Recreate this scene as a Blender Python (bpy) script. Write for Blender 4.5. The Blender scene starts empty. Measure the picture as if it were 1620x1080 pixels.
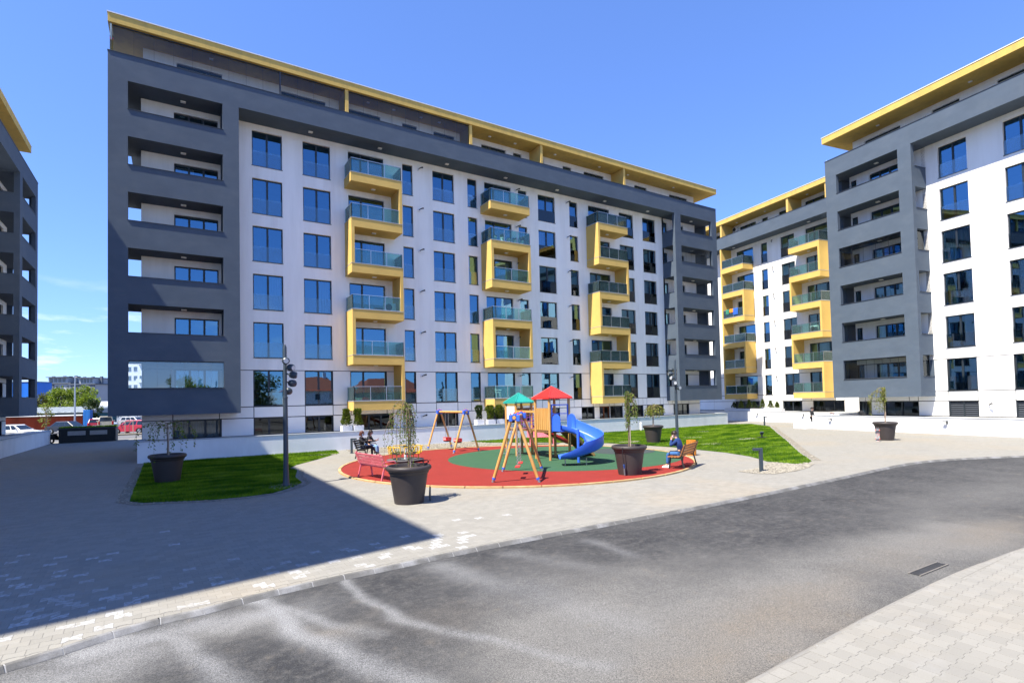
import bpy, bmesh, math, random
import numpy as np
from mathutils import Vector, Matrix
from mathutils.geometry import tessellate_polygon

R = math.radians
PI = math.pi
rng = random.Random(11)
nrg = np.random.default_rng(7)
scene = bpy.context.scene
COL = scene.collection

# ------------------------------------------------------------------ camera
YAW, PITCH, ROLL, FPX, CYPX, EYE = 0.5624, 0.0299, -0.0224, 854.74, 607.7, 2.75
cam_data = bpy.data.cameras.new('camera')
cam = bpy.data.objects.new('camera', cam_data)
COL.objects.link(cam)
fw = Vector((math.sin(YAW) * math.cos(PITCH), math.cos(YAW) * math.cos(PITCH), math.sin(PITCH)))
r0 = Vector((math.cos(YAW), -math.sin(YAW), 0))
u0 = r0.cross(fw)
rt = math.cos(ROLL) * r0 + math.sin(ROLL) * u0
up = -math.sin(ROLL) * r0 + math.cos(ROLL) * u0
cam.matrix_world = Matrix(((rt.x, up.x, -fw.x, 0), (rt.y, up.y, -fw.y, 0), (rt.z, up.z, -fw.z, EYE), (0, 0, 0, 1)))
cam_data.sensor_width = 36.0
cam_data.sensor_fit = 'HORIZONTAL'
cam_data.lens = FPX / 1620 * 36.0
cam_data.shift_y = (CYPX - 540) / 1620
cam_data.clip_start = 0.1
cam_data.clip_end = 6000
scene.camera = cam

# ------------------------------------------------------------------ world, sun, exposure
SUN_DIR = Vector((0.592, 0.115, -1.0)).normalized()          # the way the light travels
SUN_EL = math.asin(-SUN_DIR.z)
world = bpy.data.worlds.new('World')
scene.world = world
world.use_nodes = True
wn, wl = world.node_tree.nodes, world.node_tree.links
wn.clear()
w_out = wn.new('ShaderNodeOutputWorld')
w_bg = wn.new('ShaderNodeBackground')
w_sky = wn.new('ShaderNodeTexSky')
w_sky.sky_type = 'NISHITA'
w_sky.sun_disc = False
w_sky.sun_elevation = SUN_EL
w_sky.sun_rotation = math.atan2(-SUN_DIR.x, -SUN_DIR.y)
w_sky.altitude = 100
w_sky.air_density = 1.0
w_sky.dust_density = 0.0
w_sky.ozone_density = 5.0
w_bg.inputs['Strength'].default_value = 0.115
# a few small bright fair-weather clouds low over the horizon
w_tc = wn.new('ShaderNodeTexCoord')
w_map = wn.new('ShaderNodeMapping')
w_map.inputs['Scale'].default_value = (3.2, 3.2, 15.0)
w_no = wn.new('ShaderNodeTexNoise')
w_no.inputs['Scale'].default_value = 1.6
w_no.inputs['Detail'].default_value = 7
w_no.inputs['Roughness'].default_value = 0.6
w_ramp = wn.new('ShaderNodeValToRGB')
w_ramp.color_ramp.elements[0].position = 0.53
w_ramp.color_ramp.elements[1].position = 0.70
w_sep = wn.new('ShaderNodeSeparateXYZ')
w_band = wn.new('ShaderNodeMapRange')
w_band.inputs['From Min'].default_value = 0.20
w_band.inputs['From Max'].default_value = 0.05
w_mul = wn.new('ShaderNodeMath')
w_mul.operation = 'MULTIPLY'
w_mix = wn.new('ShaderNodeMixRGB')
w_mix.inputs['Color2'].default_value = (6.2, 6.4, 6.6, 1)
wl.new(w_tc.outputs['Generated'], w_map.inputs['Vector'])
wl.new(w_map.outputs[0], w_no.inputs['Vector'])
wl.new(w_no.outputs[0], w_ramp.inputs[0])
wl.new(w_tc.outputs['Generated'], w_sep.inputs[0])
wl.new(w_sep.outputs['Z'], w_band.inputs['Value'])
wl.new(w_ramp.outputs[0], w_mul.inputs[0])
wl.new(w_band.outputs[0], w_mul.inputs[1])
wl.new(w_mul.outputs[0], w_mix.inputs['Fac'])
w_tint = wn.new('ShaderNodeMixRGB')
w_tint.blend_type = 'MULTIPLY'
w_tint.inputs['Fac'].default_value = 1.0
w_tint.inputs['Color2'].default_value = (0.74, 0.97, 1.54, 1)
w_gam = wn.new('ShaderNodeGamma')
w_gam.inputs['Gamma'].default_value = 0.75
wl.new(w_sky.outputs[0], w_gam.inputs[0])
wl.new(w_gam.outputs[0], w_tint.inputs['Color1'])
wl.new(w_tint.outputs[0], w_mix.inputs['Color1'])
wl.new(w_mix.outputs[0], w_bg.inputs['Color'])
wl.new(w_bg.outputs[0], w_out.inputs['Surface'])

sun_data = bpy.data.lights.new('sun', 'SUN')
sun_data.energy = 4.9
sun_data.angle = R(0.53)
sun_data.color = (1.0, 0.93, 0.80)
sun = bpy.data.objects.new('sun', sun_data)
sun.rotation_euler = SUN_DIR.to_track_quat('-Z', 'Y').to_euler()
sun.location = (-40, -10, 60)
COL.objects.link(sun)

vs = scene.view_settings
vs.view_transform = 'Standard'
vs.look = 'None'
vs.gamma = 1.0
vs.exposure = 1.25
vs.use_curve_mapping = False
scene.cycles.max_bounces = 8
scene.cycles.diffuse_bounces = 4
scene.cycles.glossy_bounces = 3
scene.cycles.transmission_bounces = 4
scene.cycles.transparent_max_bounces = 20
scene.cycles.caustics_reflective = False
scene.cycles.caustics_refractive = False
scene.cycles.use_denoising = True

# ------------------------------------------------------------------ materials
MATS = {}


def new_mat(name):
    m = bpy.data.materials.new(name)
    m.use_nodes = True
    n, l = m.node_tree.nodes, m.node_tree.links
    n.clear()
    out = n.new('ShaderNodeOutputMaterial')
    return m, n, l, out


def mat(name, col, rough=0.8, var=0.12, vscale=2.0, bump=0.0, bscale=40.0, metal=0.0, spec=0.3, tint=None, tfac=0.0,
        tscale=0.7, coat=0.0, stretch=None, fine=0.0, fscale=90.0):
    """one plain surface: base colour with slow and fine variation, optional second tint in patches, fine relief"""
    if name in MATS:
        return MATS[name]
    m, n, l, out = new_mat(name)
    b = n.new('ShaderNodeBsdfPrincipled')
    b.inputs['Roughness'].default_value = rough
    b.inputs['Metallic'].default_value = metal
    b.inputs['Specular IOR Level'].default_value = spec
    b.inputs['Coat Weight'].default_value = coat
    l.new(b.outputs[0], out.inputs[0])
    geo = n.new('ShaderNodeNewGeometry')
    src = geo.outputs['Position']
    if stretch:
        mp = n.new('ShaderNodeMapping')
        mp.inputs['Scale'].default_value = stretch
        l.new(src, mp.inputs['Vector'])
        src = mp.outputs[0]
    no = n.new('ShaderNodeTexNoise')
    no.inputs['Scale'].default_value = vscale
    no.inputs['Detail'].default_value = 6
    no.inputs['Roughness'].default_value = 0.62
    l.new(src, no.inputs['Vector'])
    mr = n.new('ShaderNodeMapRange')
    mr.inputs['From Min'].default_value = 0.3
    mr.inputs['From Max'].default_value = 0.7
    mr.inputs['To Min'].default_value = 1 - var
    mr.inputs['To Max'].default_value = 1 + var * 0.6
    l.new(no.outputs[0], mr.inputs['Value'])
    val = mr.outputs[0]
    if fine > 0:
        n2 = n.new('ShaderNodeTexNoise')
        n2.inputs['Scale'].default_value = fscale
        n2.inputs['Detail'].default_value = 3
        l.new(src, n2.inputs['Vector'])
        m2 = n.new('ShaderNodeMapRange')
        m2.inputs['From Min'].default_value = 0.3
        m2.inputs['From Max'].default_value = 0.7
        m2.inputs['To Min'].default_value = 1 - fine
        m2.inputs['To Max'].default_value = 1 + fine
        l.new(n2.outputs[0], m2.inputs['Value'])
        mm = n.new('ShaderNodeMath')
        mm.operation = 'MULTIPLY'
        l.new(val, mm.inputs[0])
        l.new(m2.outputs[0], mm.inputs[1])
        val = mm.outputs[0]
    base = n.new('ShaderNodeMixRGB')
    base.inputs['Color1'].default_value = (*col, 1)
    base.inputs['Color2'].default_value = (*(tint or col), 1)
    base.inputs['Fac'].default_value = 0
    if tint:
        n3 = n.new('ShaderNodeTexNoise')
        n3.inputs['Scale'].default_value = tscale
        n3.inputs['Detail'].default_value = 5
        n3.inputs['Roughness'].default_value = 0.65
        l.new(src, n3.inputs['Vector'])
        m3 = n.new('ShaderNodeMapRange')
        m3.inputs['From Min'].default_value = 0.45
        m3.inputs['From Max'].default_value = 0.68
        m3.inputs['To Max'].default_value = tfac
        l.new(n3.outputs[0], m3.inputs['Value'])
        l.new(m3.outputs[0], base.inputs['Fac'])
    mul = n.new('ShaderNodeVectorMath')
    mul.operation = 'SCALE'
    l.new(base.outputs[0], mul.inputs[0])
    l.new(val, mul.inputs['Scale'])
    l.new(mul.outputs[0], b.inputs['Base Color'])
    if bump > 0:
        nb = n.new('ShaderNodeTexNoise')
        nb.inputs['Scale'].default_value = bscale
        nb.inputs['Detail'].default_value = 4
        l.new(src, nb.inputs['Vector'])
        bp = n.new('ShaderNodeBump')
        bp.inputs['Strength'].default_value = bump
        bp.inputs['Distance'].default_value = 0.02
        l.new(nb.outputs[0], bp.inputs['Height'])
        l.new(bp.outputs[0], b.inputs['Normal'])
    MATS[name] = m
    return m


def glass_mat(name, tint, ior, gloss=(1, 1, 1), rough=0.0, wave=0.0, haze=0.0):
    """thin coated sheet: sees through, mirrors more at a slant"""
    if name in MATS:
        return MATS[name]
    m, n, l, out = new_mat(name)
    fr = n.new('ShaderNodeFresnel')
    fr.inputs['IOR'].default_value = ior
    tr = n.new('ShaderNodeBsdfTransparent')
    tr.inputs['Color'].default_value = (*tint, 1)
    gl = n.new('ShaderNodeBsdfGlossy')
    gl.inputs['Color'].default_value = (*gloss, 1)
    gl.inputs['Roughness'].default_value = rough
    mx = n.new('ShaderNodeMixShader')
    l.new(fr.outputs[0], mx.inputs[0])
    l.new(tr.outputs[0], mx.inputs[1])
    l.new(gl.outputs[0], mx.inputs[2])
    last = mx.outputs[0]
    if haze > 0:
        df = n.new('ShaderNodeBsdfDiffuse')
        df.inputs['Color'].default_value = (*[c * 0.55 for c in tint], 1)
        m2 = n.new('ShaderNodeMixShader')
        m2.inputs[0].default_value = haze
        l.new(last, m2.inputs[1])
        l.new(df.outputs[0], m2.inputs[2])
        last = m2.outputs[0]
    l.new(last, out.inputs[0])
    if wave > 0:
        geo = n.new('ShaderNodeNewGeometry')
        no = n.new('ShaderNodeTexNoise')
        no.inputs['Scale'].default_value = 0.9
        no.inputs['Detail'].default_value = 1
        l.new(geo.outputs['Position'], no.inputs['Vector'])
        bp = n.new('ShaderNodeBump')
        bp.inputs['Strength'].default_value = wave
        bp.inputs['Distance'].default_value = 0.05
        l.new(no.outputs[0], bp.inputs['Height'])
        l.new(bp.outputs[0], gl.inputs['Normal'])
    MATS[name] = m
    return m


WHITE = mat('white_render', (0.90, 0.885, 0.85), 0.9, 0.05, 0.7, 0.25, 55, tint=(0.74, 0.72, 0.68), tfac=0.5, tscale=0.8, stretch=(1.6, 1.6, 0.16))
DARK = mat('anthracite_render', (0.080, 0.106, 0.142), 0.88, 0.08, 0.9, 0.35, 45, tint=(0.11, 0.135, 0.165), tfac=0.4, tscale=0.8, stretch=(1, 1, 1.6))
YELLOW = mat('ochre_render', (0.66, 0.44, 0.125), 0.88, 0.09, 0.8, 0.25, 50, tint=(0.60, 0.41, 0.13), tfac=0.4, tscale=0.6)
ROOFY = mat('ochre_eaves', (0.63, 0.42, 0.11), 0.88, 0.08, 0.8, 0.2, 50, tint=(0.45, 0.31, 0.10), tfac=0.55, tscale=2.2, stretch=(1.2, 1.2, 0.5))
PANELW = mat('cladding_white', (0.84, 0.83, 0.80), 0.6, 0.05, 0.5, 0.06, 30, spec=0.4)
JOINT = mat('joint_dark', (0.06, 0.065, 0.07), 0.9, 0.1)
FRAME = mat('window_frame_dark', (0.018, 0.026, 0.034), 0.45, 0.1, 3, spec=0.5)
METAL = mat('brushed_rail', (0.55, 0.57, 0.58), 0.35, 0.08, 6, metal=0.9)
COPING = mat('coping_grey', (0.42, 0.44, 0.46), 0.7, 0.1, 3, 0.1, 60)
TRIM = mat('dark_metal_trim', (0.06, 0.07, 0.085), 0.5, 0.08, 4, metal=0.3)
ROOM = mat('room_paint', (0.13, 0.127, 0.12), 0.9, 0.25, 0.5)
CURTAIN = mat('curtain_cloth', (0.80, 0.80, 0.79), 0.9, 0.2, 3, stretch=(4, 4, 0.2))
CURTAINP = mat('curtain_patterned', (0.55, 0.57, 0.6), 0.9, 0.3, 6, tint=(0.12, 0.16, 0.24), tfac=0.95, tscale=9)
PANE = glass_mat('window_pane', (0.72, 0.78, 0.80), 3.5, (0.34, 0.70, 1.0), 0.0, 0.035)
PANED = glass_mat('basement_pane', (0.45, 0.5, 0.52), 1.7, (0.8, 0.9, 1.0), 0.0, 0.03)
GUARD = glass_mat('guard_glass', (0.80, 0.88, 0.90), 1.75, (0.9, 0.97, 1.0), 0.0)
RAILGLASS = glass_mat('rail_glass_green', (0.60, 0.86, 0.83), 1.5, (0.85, 1.0, 0.98), 0.0, 0.0, 0.08)
CLEARGLASS = glass_mat('terrace_glass', (0.90, 0.93, 0.95), 1.5, (0.85, 0.93, 1.0), 0.0, 0.03)
LOGGIAGLASS = glass_mat('loggia_glass', (0.72, 0.78, 0.80), 2.5, (0.8, 0.92, 1.0), 0.0, 0.05)
LAMPW = mat('lamp_cover_white', (0.78, 0.78, 0.76), 0.5, 0.03)
BLACK = mat('black_metal', (0.02, 0.021, 0.023), 0.5, 0.15, 5)
POSTBLUE = mat('lamp_post_paint', (0.035, 0.050, 0.065), 0.42, 0.1, 4, spec=0.5)
PLASTICW = mat('white_plastic', (0.74, 0.75, 0.76), 0.45, 0.04)

# ------------------------------------------------------------------ mesh helpers


class MB:
    def __init__(self):
        self.v, self.f = [], []

    def add(self, vs_, fs_):
        o = len(self.v)
        self.v += [tuple(p) for p in vs_]
        self.f += [tuple(i + o for i in f) for f in fs_]
        return self

    def box(self, x0, x1, y0, y1, z0, z1):
        return self.add([(x0, y0, z0), (x1, y0, z0), (x1, y1, z0), (x0, y1, z0), (x0, y0, z1), (x1, y0, z1), (x1, y1, z1), (x0, y1, z1)],
                        [(0, 3, 2, 1), (4, 5, 6, 7), (0, 1, 5, 4), (1, 2, 6, 5), (2, 3, 7, 6), (3, 0, 4, 7)])

    def cbox(self, c, s, rot=None):
        hx, hy, hz = s[0] / 2, s[1] / 2, s[2] / 2
        p = [Vector(q) for q in [(-hx, -hy, -hz), (hx, -hy, -hz), (hx, hy, -hz), (-hx, hy, -hz), (-hx, -hy, hz), (hx, -hy, hz), (hx, hy, hz), (-hx, hy, hz)]]
        if rot is not None:
            p = [rot @ q for q in p]
        p = [q + Vector(c) for q in p]
        return self.add(p, [(0, 3, 2, 1), (4, 5, 6, 7), (0, 1, 5, 4), (1, 2, 6, 5), (2, 3, 7, 6), (3, 0, 4, 7)])

    def bar(self, a, b, w, h=None, up_=(0, 0, 1)):
        """square bar from a to b"""
        h = h or w
        a, b = Vector(a), Vector(b)
        d = (b - a).normalized()
        s = d.cross(Vector(up_))
        if s.length < 1e-4:
            s = d.cross(Vector((1, 0, 0)))
        s.normalize()
        t = s.cross(d)
        s, t = s * w / 2, t * h / 2
        p = [a - s - t, a + s - t, a + s + t, a - s + t, b - s - t, b + s - t, b + s + t, b - s + t]
        return self.add(p, [(0, 1, 2, 3), (7, 6, 5, 4), (0, 4, 5, 1), (1, 5, 6, 2), (2, 6, 7, 3), (3, 7, 4, 0)])

    def quad(self, a, b, c, d):
        return self.add([a, b, c, d], [(0, 1, 2, 3)])

    def tube(self, pts, rad, n=8, cap=True):
        pts = [Vector(p) for p in pts]
        if not isinstance(rad, (list, tuple)):
            rad = [rad] * len(pts)
        rings = []
        prev = None
        for i, p in enumerate(pts):
            d = (pts[min(i + 1, len(pts) - 1)] - pts[max(i - 1, 0)])
            d = d.normalized() if d.length > 1e-9 else Vector((0, 0, 1))
            if prev is None:
                s = d.cross(Vector((0, 0, 1)))
                if s.length < 1e-3:
                    s = d.cross(Vector((0, 1, 0)))
                s.normalize()
            else:
                s = (prev - d * prev.dot(d))
                if s.length < 1e-4:
                    s = d.cross(Vector((0, 1, 0)))
                s.normalize()
            prev = s
            t = d.cross(s)
            rings.append([p + (s * math.cos(2 * PI * k / n) + t * math.sin(2 * PI * k / n)) * rad[i] for k in range(n)])
        o = len(self.v)
        vs_ = [q for r in rings for q in r]
        fs_ = []
        for i in range(len(pts) - 1):
            for k in range(n):
                k2 = (k + 1) % n
                fs_.append((i * n + k, i * n + k2, (i + 1) * n + k2, (i + 1) * n + k))
        if cap:
            fs_.append(tuple(range(n - 1, -1, -1)))
            fs_.append(tuple((len(pts) - 1) * n + k for k in range(n)))
        return self.add(vs_, fs_)

    def lathe(self, prof, n=24, c=(0, 0, 0), close=True):
        vs_, fs_ = [], []
        for r, z in prof:
            for k in range(n):
                a = 2 * PI * k / n
                vs_.append((c[0] + r * math.cos(a), c[1] + r * math.sin(a), c[2] + z))
        m = len(prof)
        for i in range(m - 1):
            for k in range(n):
                k2 = (k + 1) % n
                fs_.append((i * n + k, i * n + k2, (i + 1) * n + k2, (i + 1) * n + k))
        if close:
            if prof[0][0] > 1e-6:
                fs_.append(tuple(range(n - 1, -1, -1)))
            if prof[-1][0] > 1e-6:
                fs_.append(tuple((m - 1) * n + k for k in range(n)))
        return self.add(vs_, fs_)

    def ball(self, c, r, n=10, m=6, sq=(1, 1, 1)):
        prof = [(r * math.sin(PI * i / m), -r * math.cos(PI * i / m)) for i in range(m + 1)]
        o = len(self.v)
        self.lathe(prof, n, (0, 0, 0), False)
        for i in range(o, len(self.v)):
            x, y, z = self.v[i]
            self.v[i] = (c[0] + x * sq[0], c[1] + y * sq[1], c[2] + z * sq[2])
        return self

    def prism(self, poly, z0, z1):
        n = len(poly)
        vs_ = [(x, y, z0) for x, y in poly] + [(x, y, z1) for x, y in poly]
        fs_ = [tuple(range(n - 1, -1, -1)), tuple(range(n, 2 * n))]
        for i in range(n):
            j = (i + 1) % n
            fs_.append((i, j, n + j, n + i))
        return self.add(vs_, fs_)

    def wall(self, u0, u1, z0, z1, v0, v1, holes, axis='u'):
        """wall slab with rectangular holes, holes (a,b,c,d) in u and z, with reveals; axis 'v' swaps u and v"""
        us = sorted({u0, u1, *[min(max(h[0], u0), u1) for h in holes], *[min(max(h[1], u0), u1) for h in holes]})
        zs = sorted({z0, z1, *[min(max(h[2], z0), z1) for h in holes], *[min(max(h[3], z0), z1) for h in holes]})
        P = (lambda u, v, z: (u, v, z)) if axis == 'u' else (lambda u, v, z: (v, u, z))
        nu, nz = len(us) - 1, len(zs) - 1
        solid = [[True] * nz for _ in range(nu)]
        for i in range(nu):
            for j in range(nz):
                cu, cz = (us[i] + us[i + 1]) / 2, (zs[j] + zs[j + 1]) / 2
                if any(h[0] < cu < h[1] and h[2] < cz < h[3] for h in holes):
                    solid[i][j] = False
        S = lambda i, j: 0 <= i < nu and 0 <= j < nz and solid[i][j]
        for i in range(nu):
            for j in range(nz):
                if not solid[i][j]:
                    continue
                a, b, c, d = us[i], us[i + 1], zs[j], zs[j + 1]
                self.quad(P(a, v0, c), P(b, v0, c), P(b, v0, d), P(a, v0, d))
                self.quad(P(b, v1, c), P(a, v1, c), P(a, v1, d), P(b, v1, d))
                if not S(i - 1, j):
                    self.quad(P(a, v1, c), P(a, v0, c), P(a, v0, d), P(a, v1, d))
                if not S(i + 1, j):
                    self.quad(P(b, v0, c), P(b, v1, c), P(b, v1, d), P(b, v0, d))
                if not S(i, j - 1):
                    self.quad(P(a, v0, c), P(a, v1, c), P(b, v1, c), P(b, v0, c))
                if not S(i, j + 1):
                    self.quad(P(a, v0, d), P(b, v0, d), P(b, v1, d), P(a, v1, d))
        return self

    def mesh(self, name, m=None, smooth=False):
        me = bpy.data.meshes.new(name)
        me.from_pydata(self.v, [], self.f)
        if m is not None:
            me.materials.append(m)
        if smooth:
            me.polygons.foreach_set('use_smooth', [True] * len(me.polygons))
        me.update()
        return me

    def build(self, name, m, parent=None, smooth=False, bevel=0.0, loc=None, fix=False):
        me = self.mesh(name, m, False)
        if fix or smooth:
            bm = bmesh.new()
            bm.from_mesh(me)
            if smooth:
                bmesh.ops.remove_doubles(bm, verts=bm.verts, dist=1e-5)
            bmesh.ops.recalc_face_normals(bm, faces=bm.faces)
            bm.to_mesh(me)
            bm.free()
        if smooth:
            me.polygons.foreach_set('use_smooth', [True] * len(me.polygons))
            if hasattr(me, 'set_sharp_from_angle'):
                me.set_sharp_from_angle(angle=R(42))
        o = bpy.data.objects.new(name, me)
        COL.objects.link(o)
        if parent is not None:
            o.parent = parent
        if loc is not None:
            o.location = loc
        if bevel > 0:
            b = o.modifiers.new('bevel', 'BEVEL')
            b.width = bevel
            b.segments = 2
            b.limit_method = 'ANGLE'
            b.angle_limit = R(40)
        return o


def tag(o, label, cat, group=None):
    o['label'] = label
    o['category'] = cat
    if group:
        o['group'] = group
    return o


def thing(name, label, cat, loc=(0, 0, 0), rz=0.0, group=None):
    o = bpy.data.objects.new(name, None)
    o.empty_display_size = 0.2
    COL.objects.link(o)
    o.location = loc
    o.rotation_euler = (0, 0, rz)
    return tag(o, label, cat, group)


def kind(o, k):
    o['kind'] = k
    return o


KIDS = {}


def copy_tree(o, parent=None, top=True):
    c = o.copy()
    COL.objects.link(c)
    if parent is not None:
        c.parent = parent
    for ch in list(o.children):
        copy_tree(ch, c, False)
    return c


def again(proto, loc, rz, label, group=None):
    c = copy_tree(proto)
    c.location = loc
    c.rotation_euler = (0, 0, rz)
    c['label'] = label
    if group:
        c['group'] = group
    return c


def in_poly(P, poly):
    x, y = P[:, 0], P[:, 1]
    inside = np.zeros(len(P), bool)
    n = len(poly)
    for i in range(n):
        x1, y1 = poly[i]
        x2, y2 = poly[(i + 1) % n]
        c = ((y1 > y) != (y2 > y)) & (x < (x2 - x1) * (y - y1) / ((y2 - y1) + 1e-12) + x1)
        inside ^= c
    return inside


def flat(name, poly, z, m, holes=None):
    vs_ = [Vector((x, y, z)) for x, y in poly]
    tris = tessellate_polygon([vs_])
    me = bpy.data.meshes.new(name)
    me.from_pydata([tuple(p) for p in vs_], [], [tuple(t) for t in tris])
    me.materials.append(m)
    bm = bmesh.new()
    bm.from_mesh(me)
    for f in bm.faces:
        f.normal_update()
        if f.normal.z < 0:
            f.normal_flip()
    bm.to_mesh(me)
    bm.free()
    o = bpy.data.objects.new(name, me)
    COL.objects.link(o)
    return o


def smooth_line(pts, n=8):
    """Catmull-Rom through 2-D points"""
    out = []
    P = [np.array(p, float) for p in pts]
    for i in range(len(P) - 1):
        a, b, c, d = P[max(i - 1, 0)], P[i], P[i + 1], P[min(i + 2, len(P) - 1)]
        for k in range(n):
            t = k / n
            out.append(0.5 * ((2 * b) + (-a + c) * t + (2 * a - 5 * b + 4 * c - d) * t * t + (-a + 3 * b - 3 * c + d) * t ** 3))
    out.append(P[-1])
    return [tuple(p) for p in out]

# ------------------------------------------------------------------ ground, road, paving
Z_ROAD = -0.06
KERB = [(-14, -2.0), (-8, 3.4), (-4, 6.4), (-2.6, 7.3), (-1.57, 7.93), (-1.06, 8.13), (-0.62, 8.34), (-0.18, 8.49), (0.31, 8.53), (0.76, 8.63), (1.24, 8.73),
        (2.19, 8.84), (3.15, 8.89), (4.6, 9.0), (6.1, 9.03), (7.5, 9.03), (9.2, 9.01), (10.9, 8.99), (12.3, 9.04), (14.6, 9.1), (19.0, 9.3), (23.5, 9.5),
        (26.3, 9.15), (29.7, 7.7), (33, 5.4), (37, 1.5), (41, -4)]
KERB = smooth_line(KERB, 6)
KX = np.array([p[0] for p in KERB])
KY = np.array([p[1] for p in KERB])
LOWK = [(-14, 3.3), (-6, 3.3), (0, 3.31), (2.5, 3.33), (4.57, 3.36), (5.46, 3.40), (6.76, 3.46), (7.98, 3.50), (10.02, 3.52), (11.29, 3.46), (12.81, 3.36), (16, 2.9), (22, 0.6), (27, -4)]
LOWK = smooth_line(LOWK, 5)
LX = np.array([p[0] for p in LOWK])
LY = np.array([p[1] for p in LOWK])

GROUND = mat('waste_ground', (0.16, 0.15, 0.13), 0.95, 0.25, 0.15)
CARPARK = mat('car_park_asphalt', (0.13, 0.13, 0.135), 0.9, 0.2, 0.4, 0.3, 60)
g = MB().quad((-2500, -2500, -0.3), (2500, -2500, -0.3), (2500, 2500, -0.3), (-2500, 2500, -0.3)).build('ground', GROUND)
kind(g, 'structure')
g = MB().quad((-70, 62, -0.012), (20, 62, -0.012), (20, 150, -0.012), (-70, 150, -0.012)).build('car_park', CARPARK)
kind(g, 'structure')


def paving_mat(name, source):
    """concrete paving; source 'sheet' draws the joints, 'attr' and 'object' read each stone's own tone"""
    m, n, l, out = new_mat(name)
    b = n.new('ShaderNodeBsdfPrincipled')
    b.inputs['Roughness'].default_value = 0.9
    b.inputs['Specular IOR Level'].default_value = 0.25
    l.new(b.outputs[0], out.inputs[0])
    geo = n.new('ShaderNodeNewGeometry')
    pos = geo.outputs['Position']

    def noise(scale, detail=5, rough=0.6, lo=0.35, hi=0.65, a=0.0, c=1.0):
        t = n.new('ShaderNodeTexNoise')
        t.inputs['Scale'].default_value = scale
        t.inputs['Detail'].default_value = detail
        t.inputs['Roughness'].default_value = rough
        l.new(pos, t.inputs['Vector'])
        r = n.new('ShaderNodeMapRange')
        r.inputs['From Min'].default_value = lo
        r.inputs['From Max'].default_value = hi
        r.inputs['To Min'].default_value = a
        r.inputs['To Max'].default_value = c
        l.new(t.outputs[0], r.inputs['Value'])
        return r.outputs[0], t.outputs[0]

    def mix(c1, c2, fac, blend='MIX'):
        x = n.new('ShaderNodeMixRGB')
        x.blend_type = blend
        for s, k in ((c1, 'Color1'), (c2, 'Color2')):
            if isinstance(s, tuple):
                x.inputs[k].default_value = (*s, 1)
            else:
                l.new(s, x.inputs[k])
        if isinstance(fac, float):
            x.inputs['Fac'].default_value = fac
        else:
            l.new(fac, x.inputs['Fac'])
        return x.outputs[0]

    sand, _ = noise(0.16, 6, 0.6, 0.50, 0.66, 0, 0.75)
    col = mix((0.242, 0.233, 0.208), (0.266, 0.235, 0.186), sand)
    dirt, _ = noise(0.55, 7, 0.7, 0.52, 0.75, 0, 0.45)
    col = mix(col, (0.19, 0.185, 0.175), dirt)
    lite, _ = noise(1.3, 6, 0.7, 0.56, 0.72, 0, 0.5)
    col = mix(col, (0.27, 0.265, 0.25), lite)
    if source == 'sheet':
        br = n.new('ShaderNodeTexBrick')
        br.inputs['Scale'].default_value = 1.0
        br.inputs['Brick Width'].default_value = 0.2
        br.inputs['Row Height'].default_value = 0.165
        br.inputs['Mortar Size'].default_value = 0.006
        br.inputs['Mortar Smooth'].default_value = 0.3
        br.inputs['Color1'].default_value = (1.04, 1.04, 1.04, 1)
        br.inputs['Color2'].default_value = (0.93, 0.93, 0.93, 1)
        br.inputs['Mortar'].default_value = (0.66, 0.65, 0.63, 1)
        l.new(pos, br.inputs['Vector'])
        col = mix(col, br.outputs['Color'], 1.0, 'MULTIPLY')
    else:
        if source == 'attr':
            at = n.new('ShaderNodeAttribute')
            at.attribute_name = 'tone'
            tone = at.outputs['Fac']
        else:
            oi = n.new('ShaderNodeObjectInfo')
            sp = n.new('ShaderNodeSeparateColor')
            l.new(oi.outputs['Color'], sp.inputs[0])
            tone = sp.outputs[0]
        # tone 0..1: below .5 plain with slight differences, above .6 white with lime bloom
        lime = n.new('ShaderNodeMapRange')
        lime.inputs['From Min'].default_value = 0.62
        lime.inputs['From Max'].default_value = 0.8
        l.new(tone, lime.inputs['Value'])
        _, raw = noise(14, 4, 0.6)
        lm_ = n.new('ShaderNodeMapRange')
        lm_.inputs['From Min'].default_value = 0.40
        lm_.inputs['From Max'].default_value = 0.56
        l.new(raw, lm_.inputs['Value'])
        mm = n.new('ShaderNodeMath')
        mm.operation = 'MULTIPLY'
        l.new(lime.outputs[0], mm.inputs[0])
        l.new(lm_.outputs[0], mm.inputs[1])
        var = n.new('ShaderNodeMapRange')
        var.inputs['From Max'].default_value = 0.6
        var.inputs['To Min'].default_value = 0.91
        var.inputs['To Max'].default_value = 1.04
        l.new(tone, var.inputs['Value'])
        sc = n.new('ShaderNodeVectorMath')
        sc.operation = 'SCALE'
        l.new(col, sc.inputs[0])
        l.new(var.outputs[0], sc.inputs['Scale'])
        col = mix(sc.outputs[0], (0.38, 0.385, 0.39), mm.outputs[0])
    fine, _ = noise(130, 2, 0.5, 0.3, 0.7, 0.88, 1.1)
    sc2 = n.new('ShaderNodeVectorMath')
    sc2.operation = 'SCALE'
    l.new(col, sc2.inputs[0])
    l.new(fine, sc2.inputs['Scale'])
    l.new(sc2.outputs[0], b.inputs['Base Color'])
    nb = n.new('ShaderNodeTexNoise')
    nb.inputs['Scale'].default_value = 160
    l.new(pos, nb.inputs['Vector'])
    bp = n.new('ShaderNodeBump')
    bp.inputs['Strength'].default_value = 0.12
    bp.inputs['Distance'].default_value = 0.005
    l.new(nb.outputs[0], bp.inputs['Height'])
    l.new(bp.outputs[0], b.inputs['Normal'])
    return m


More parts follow.
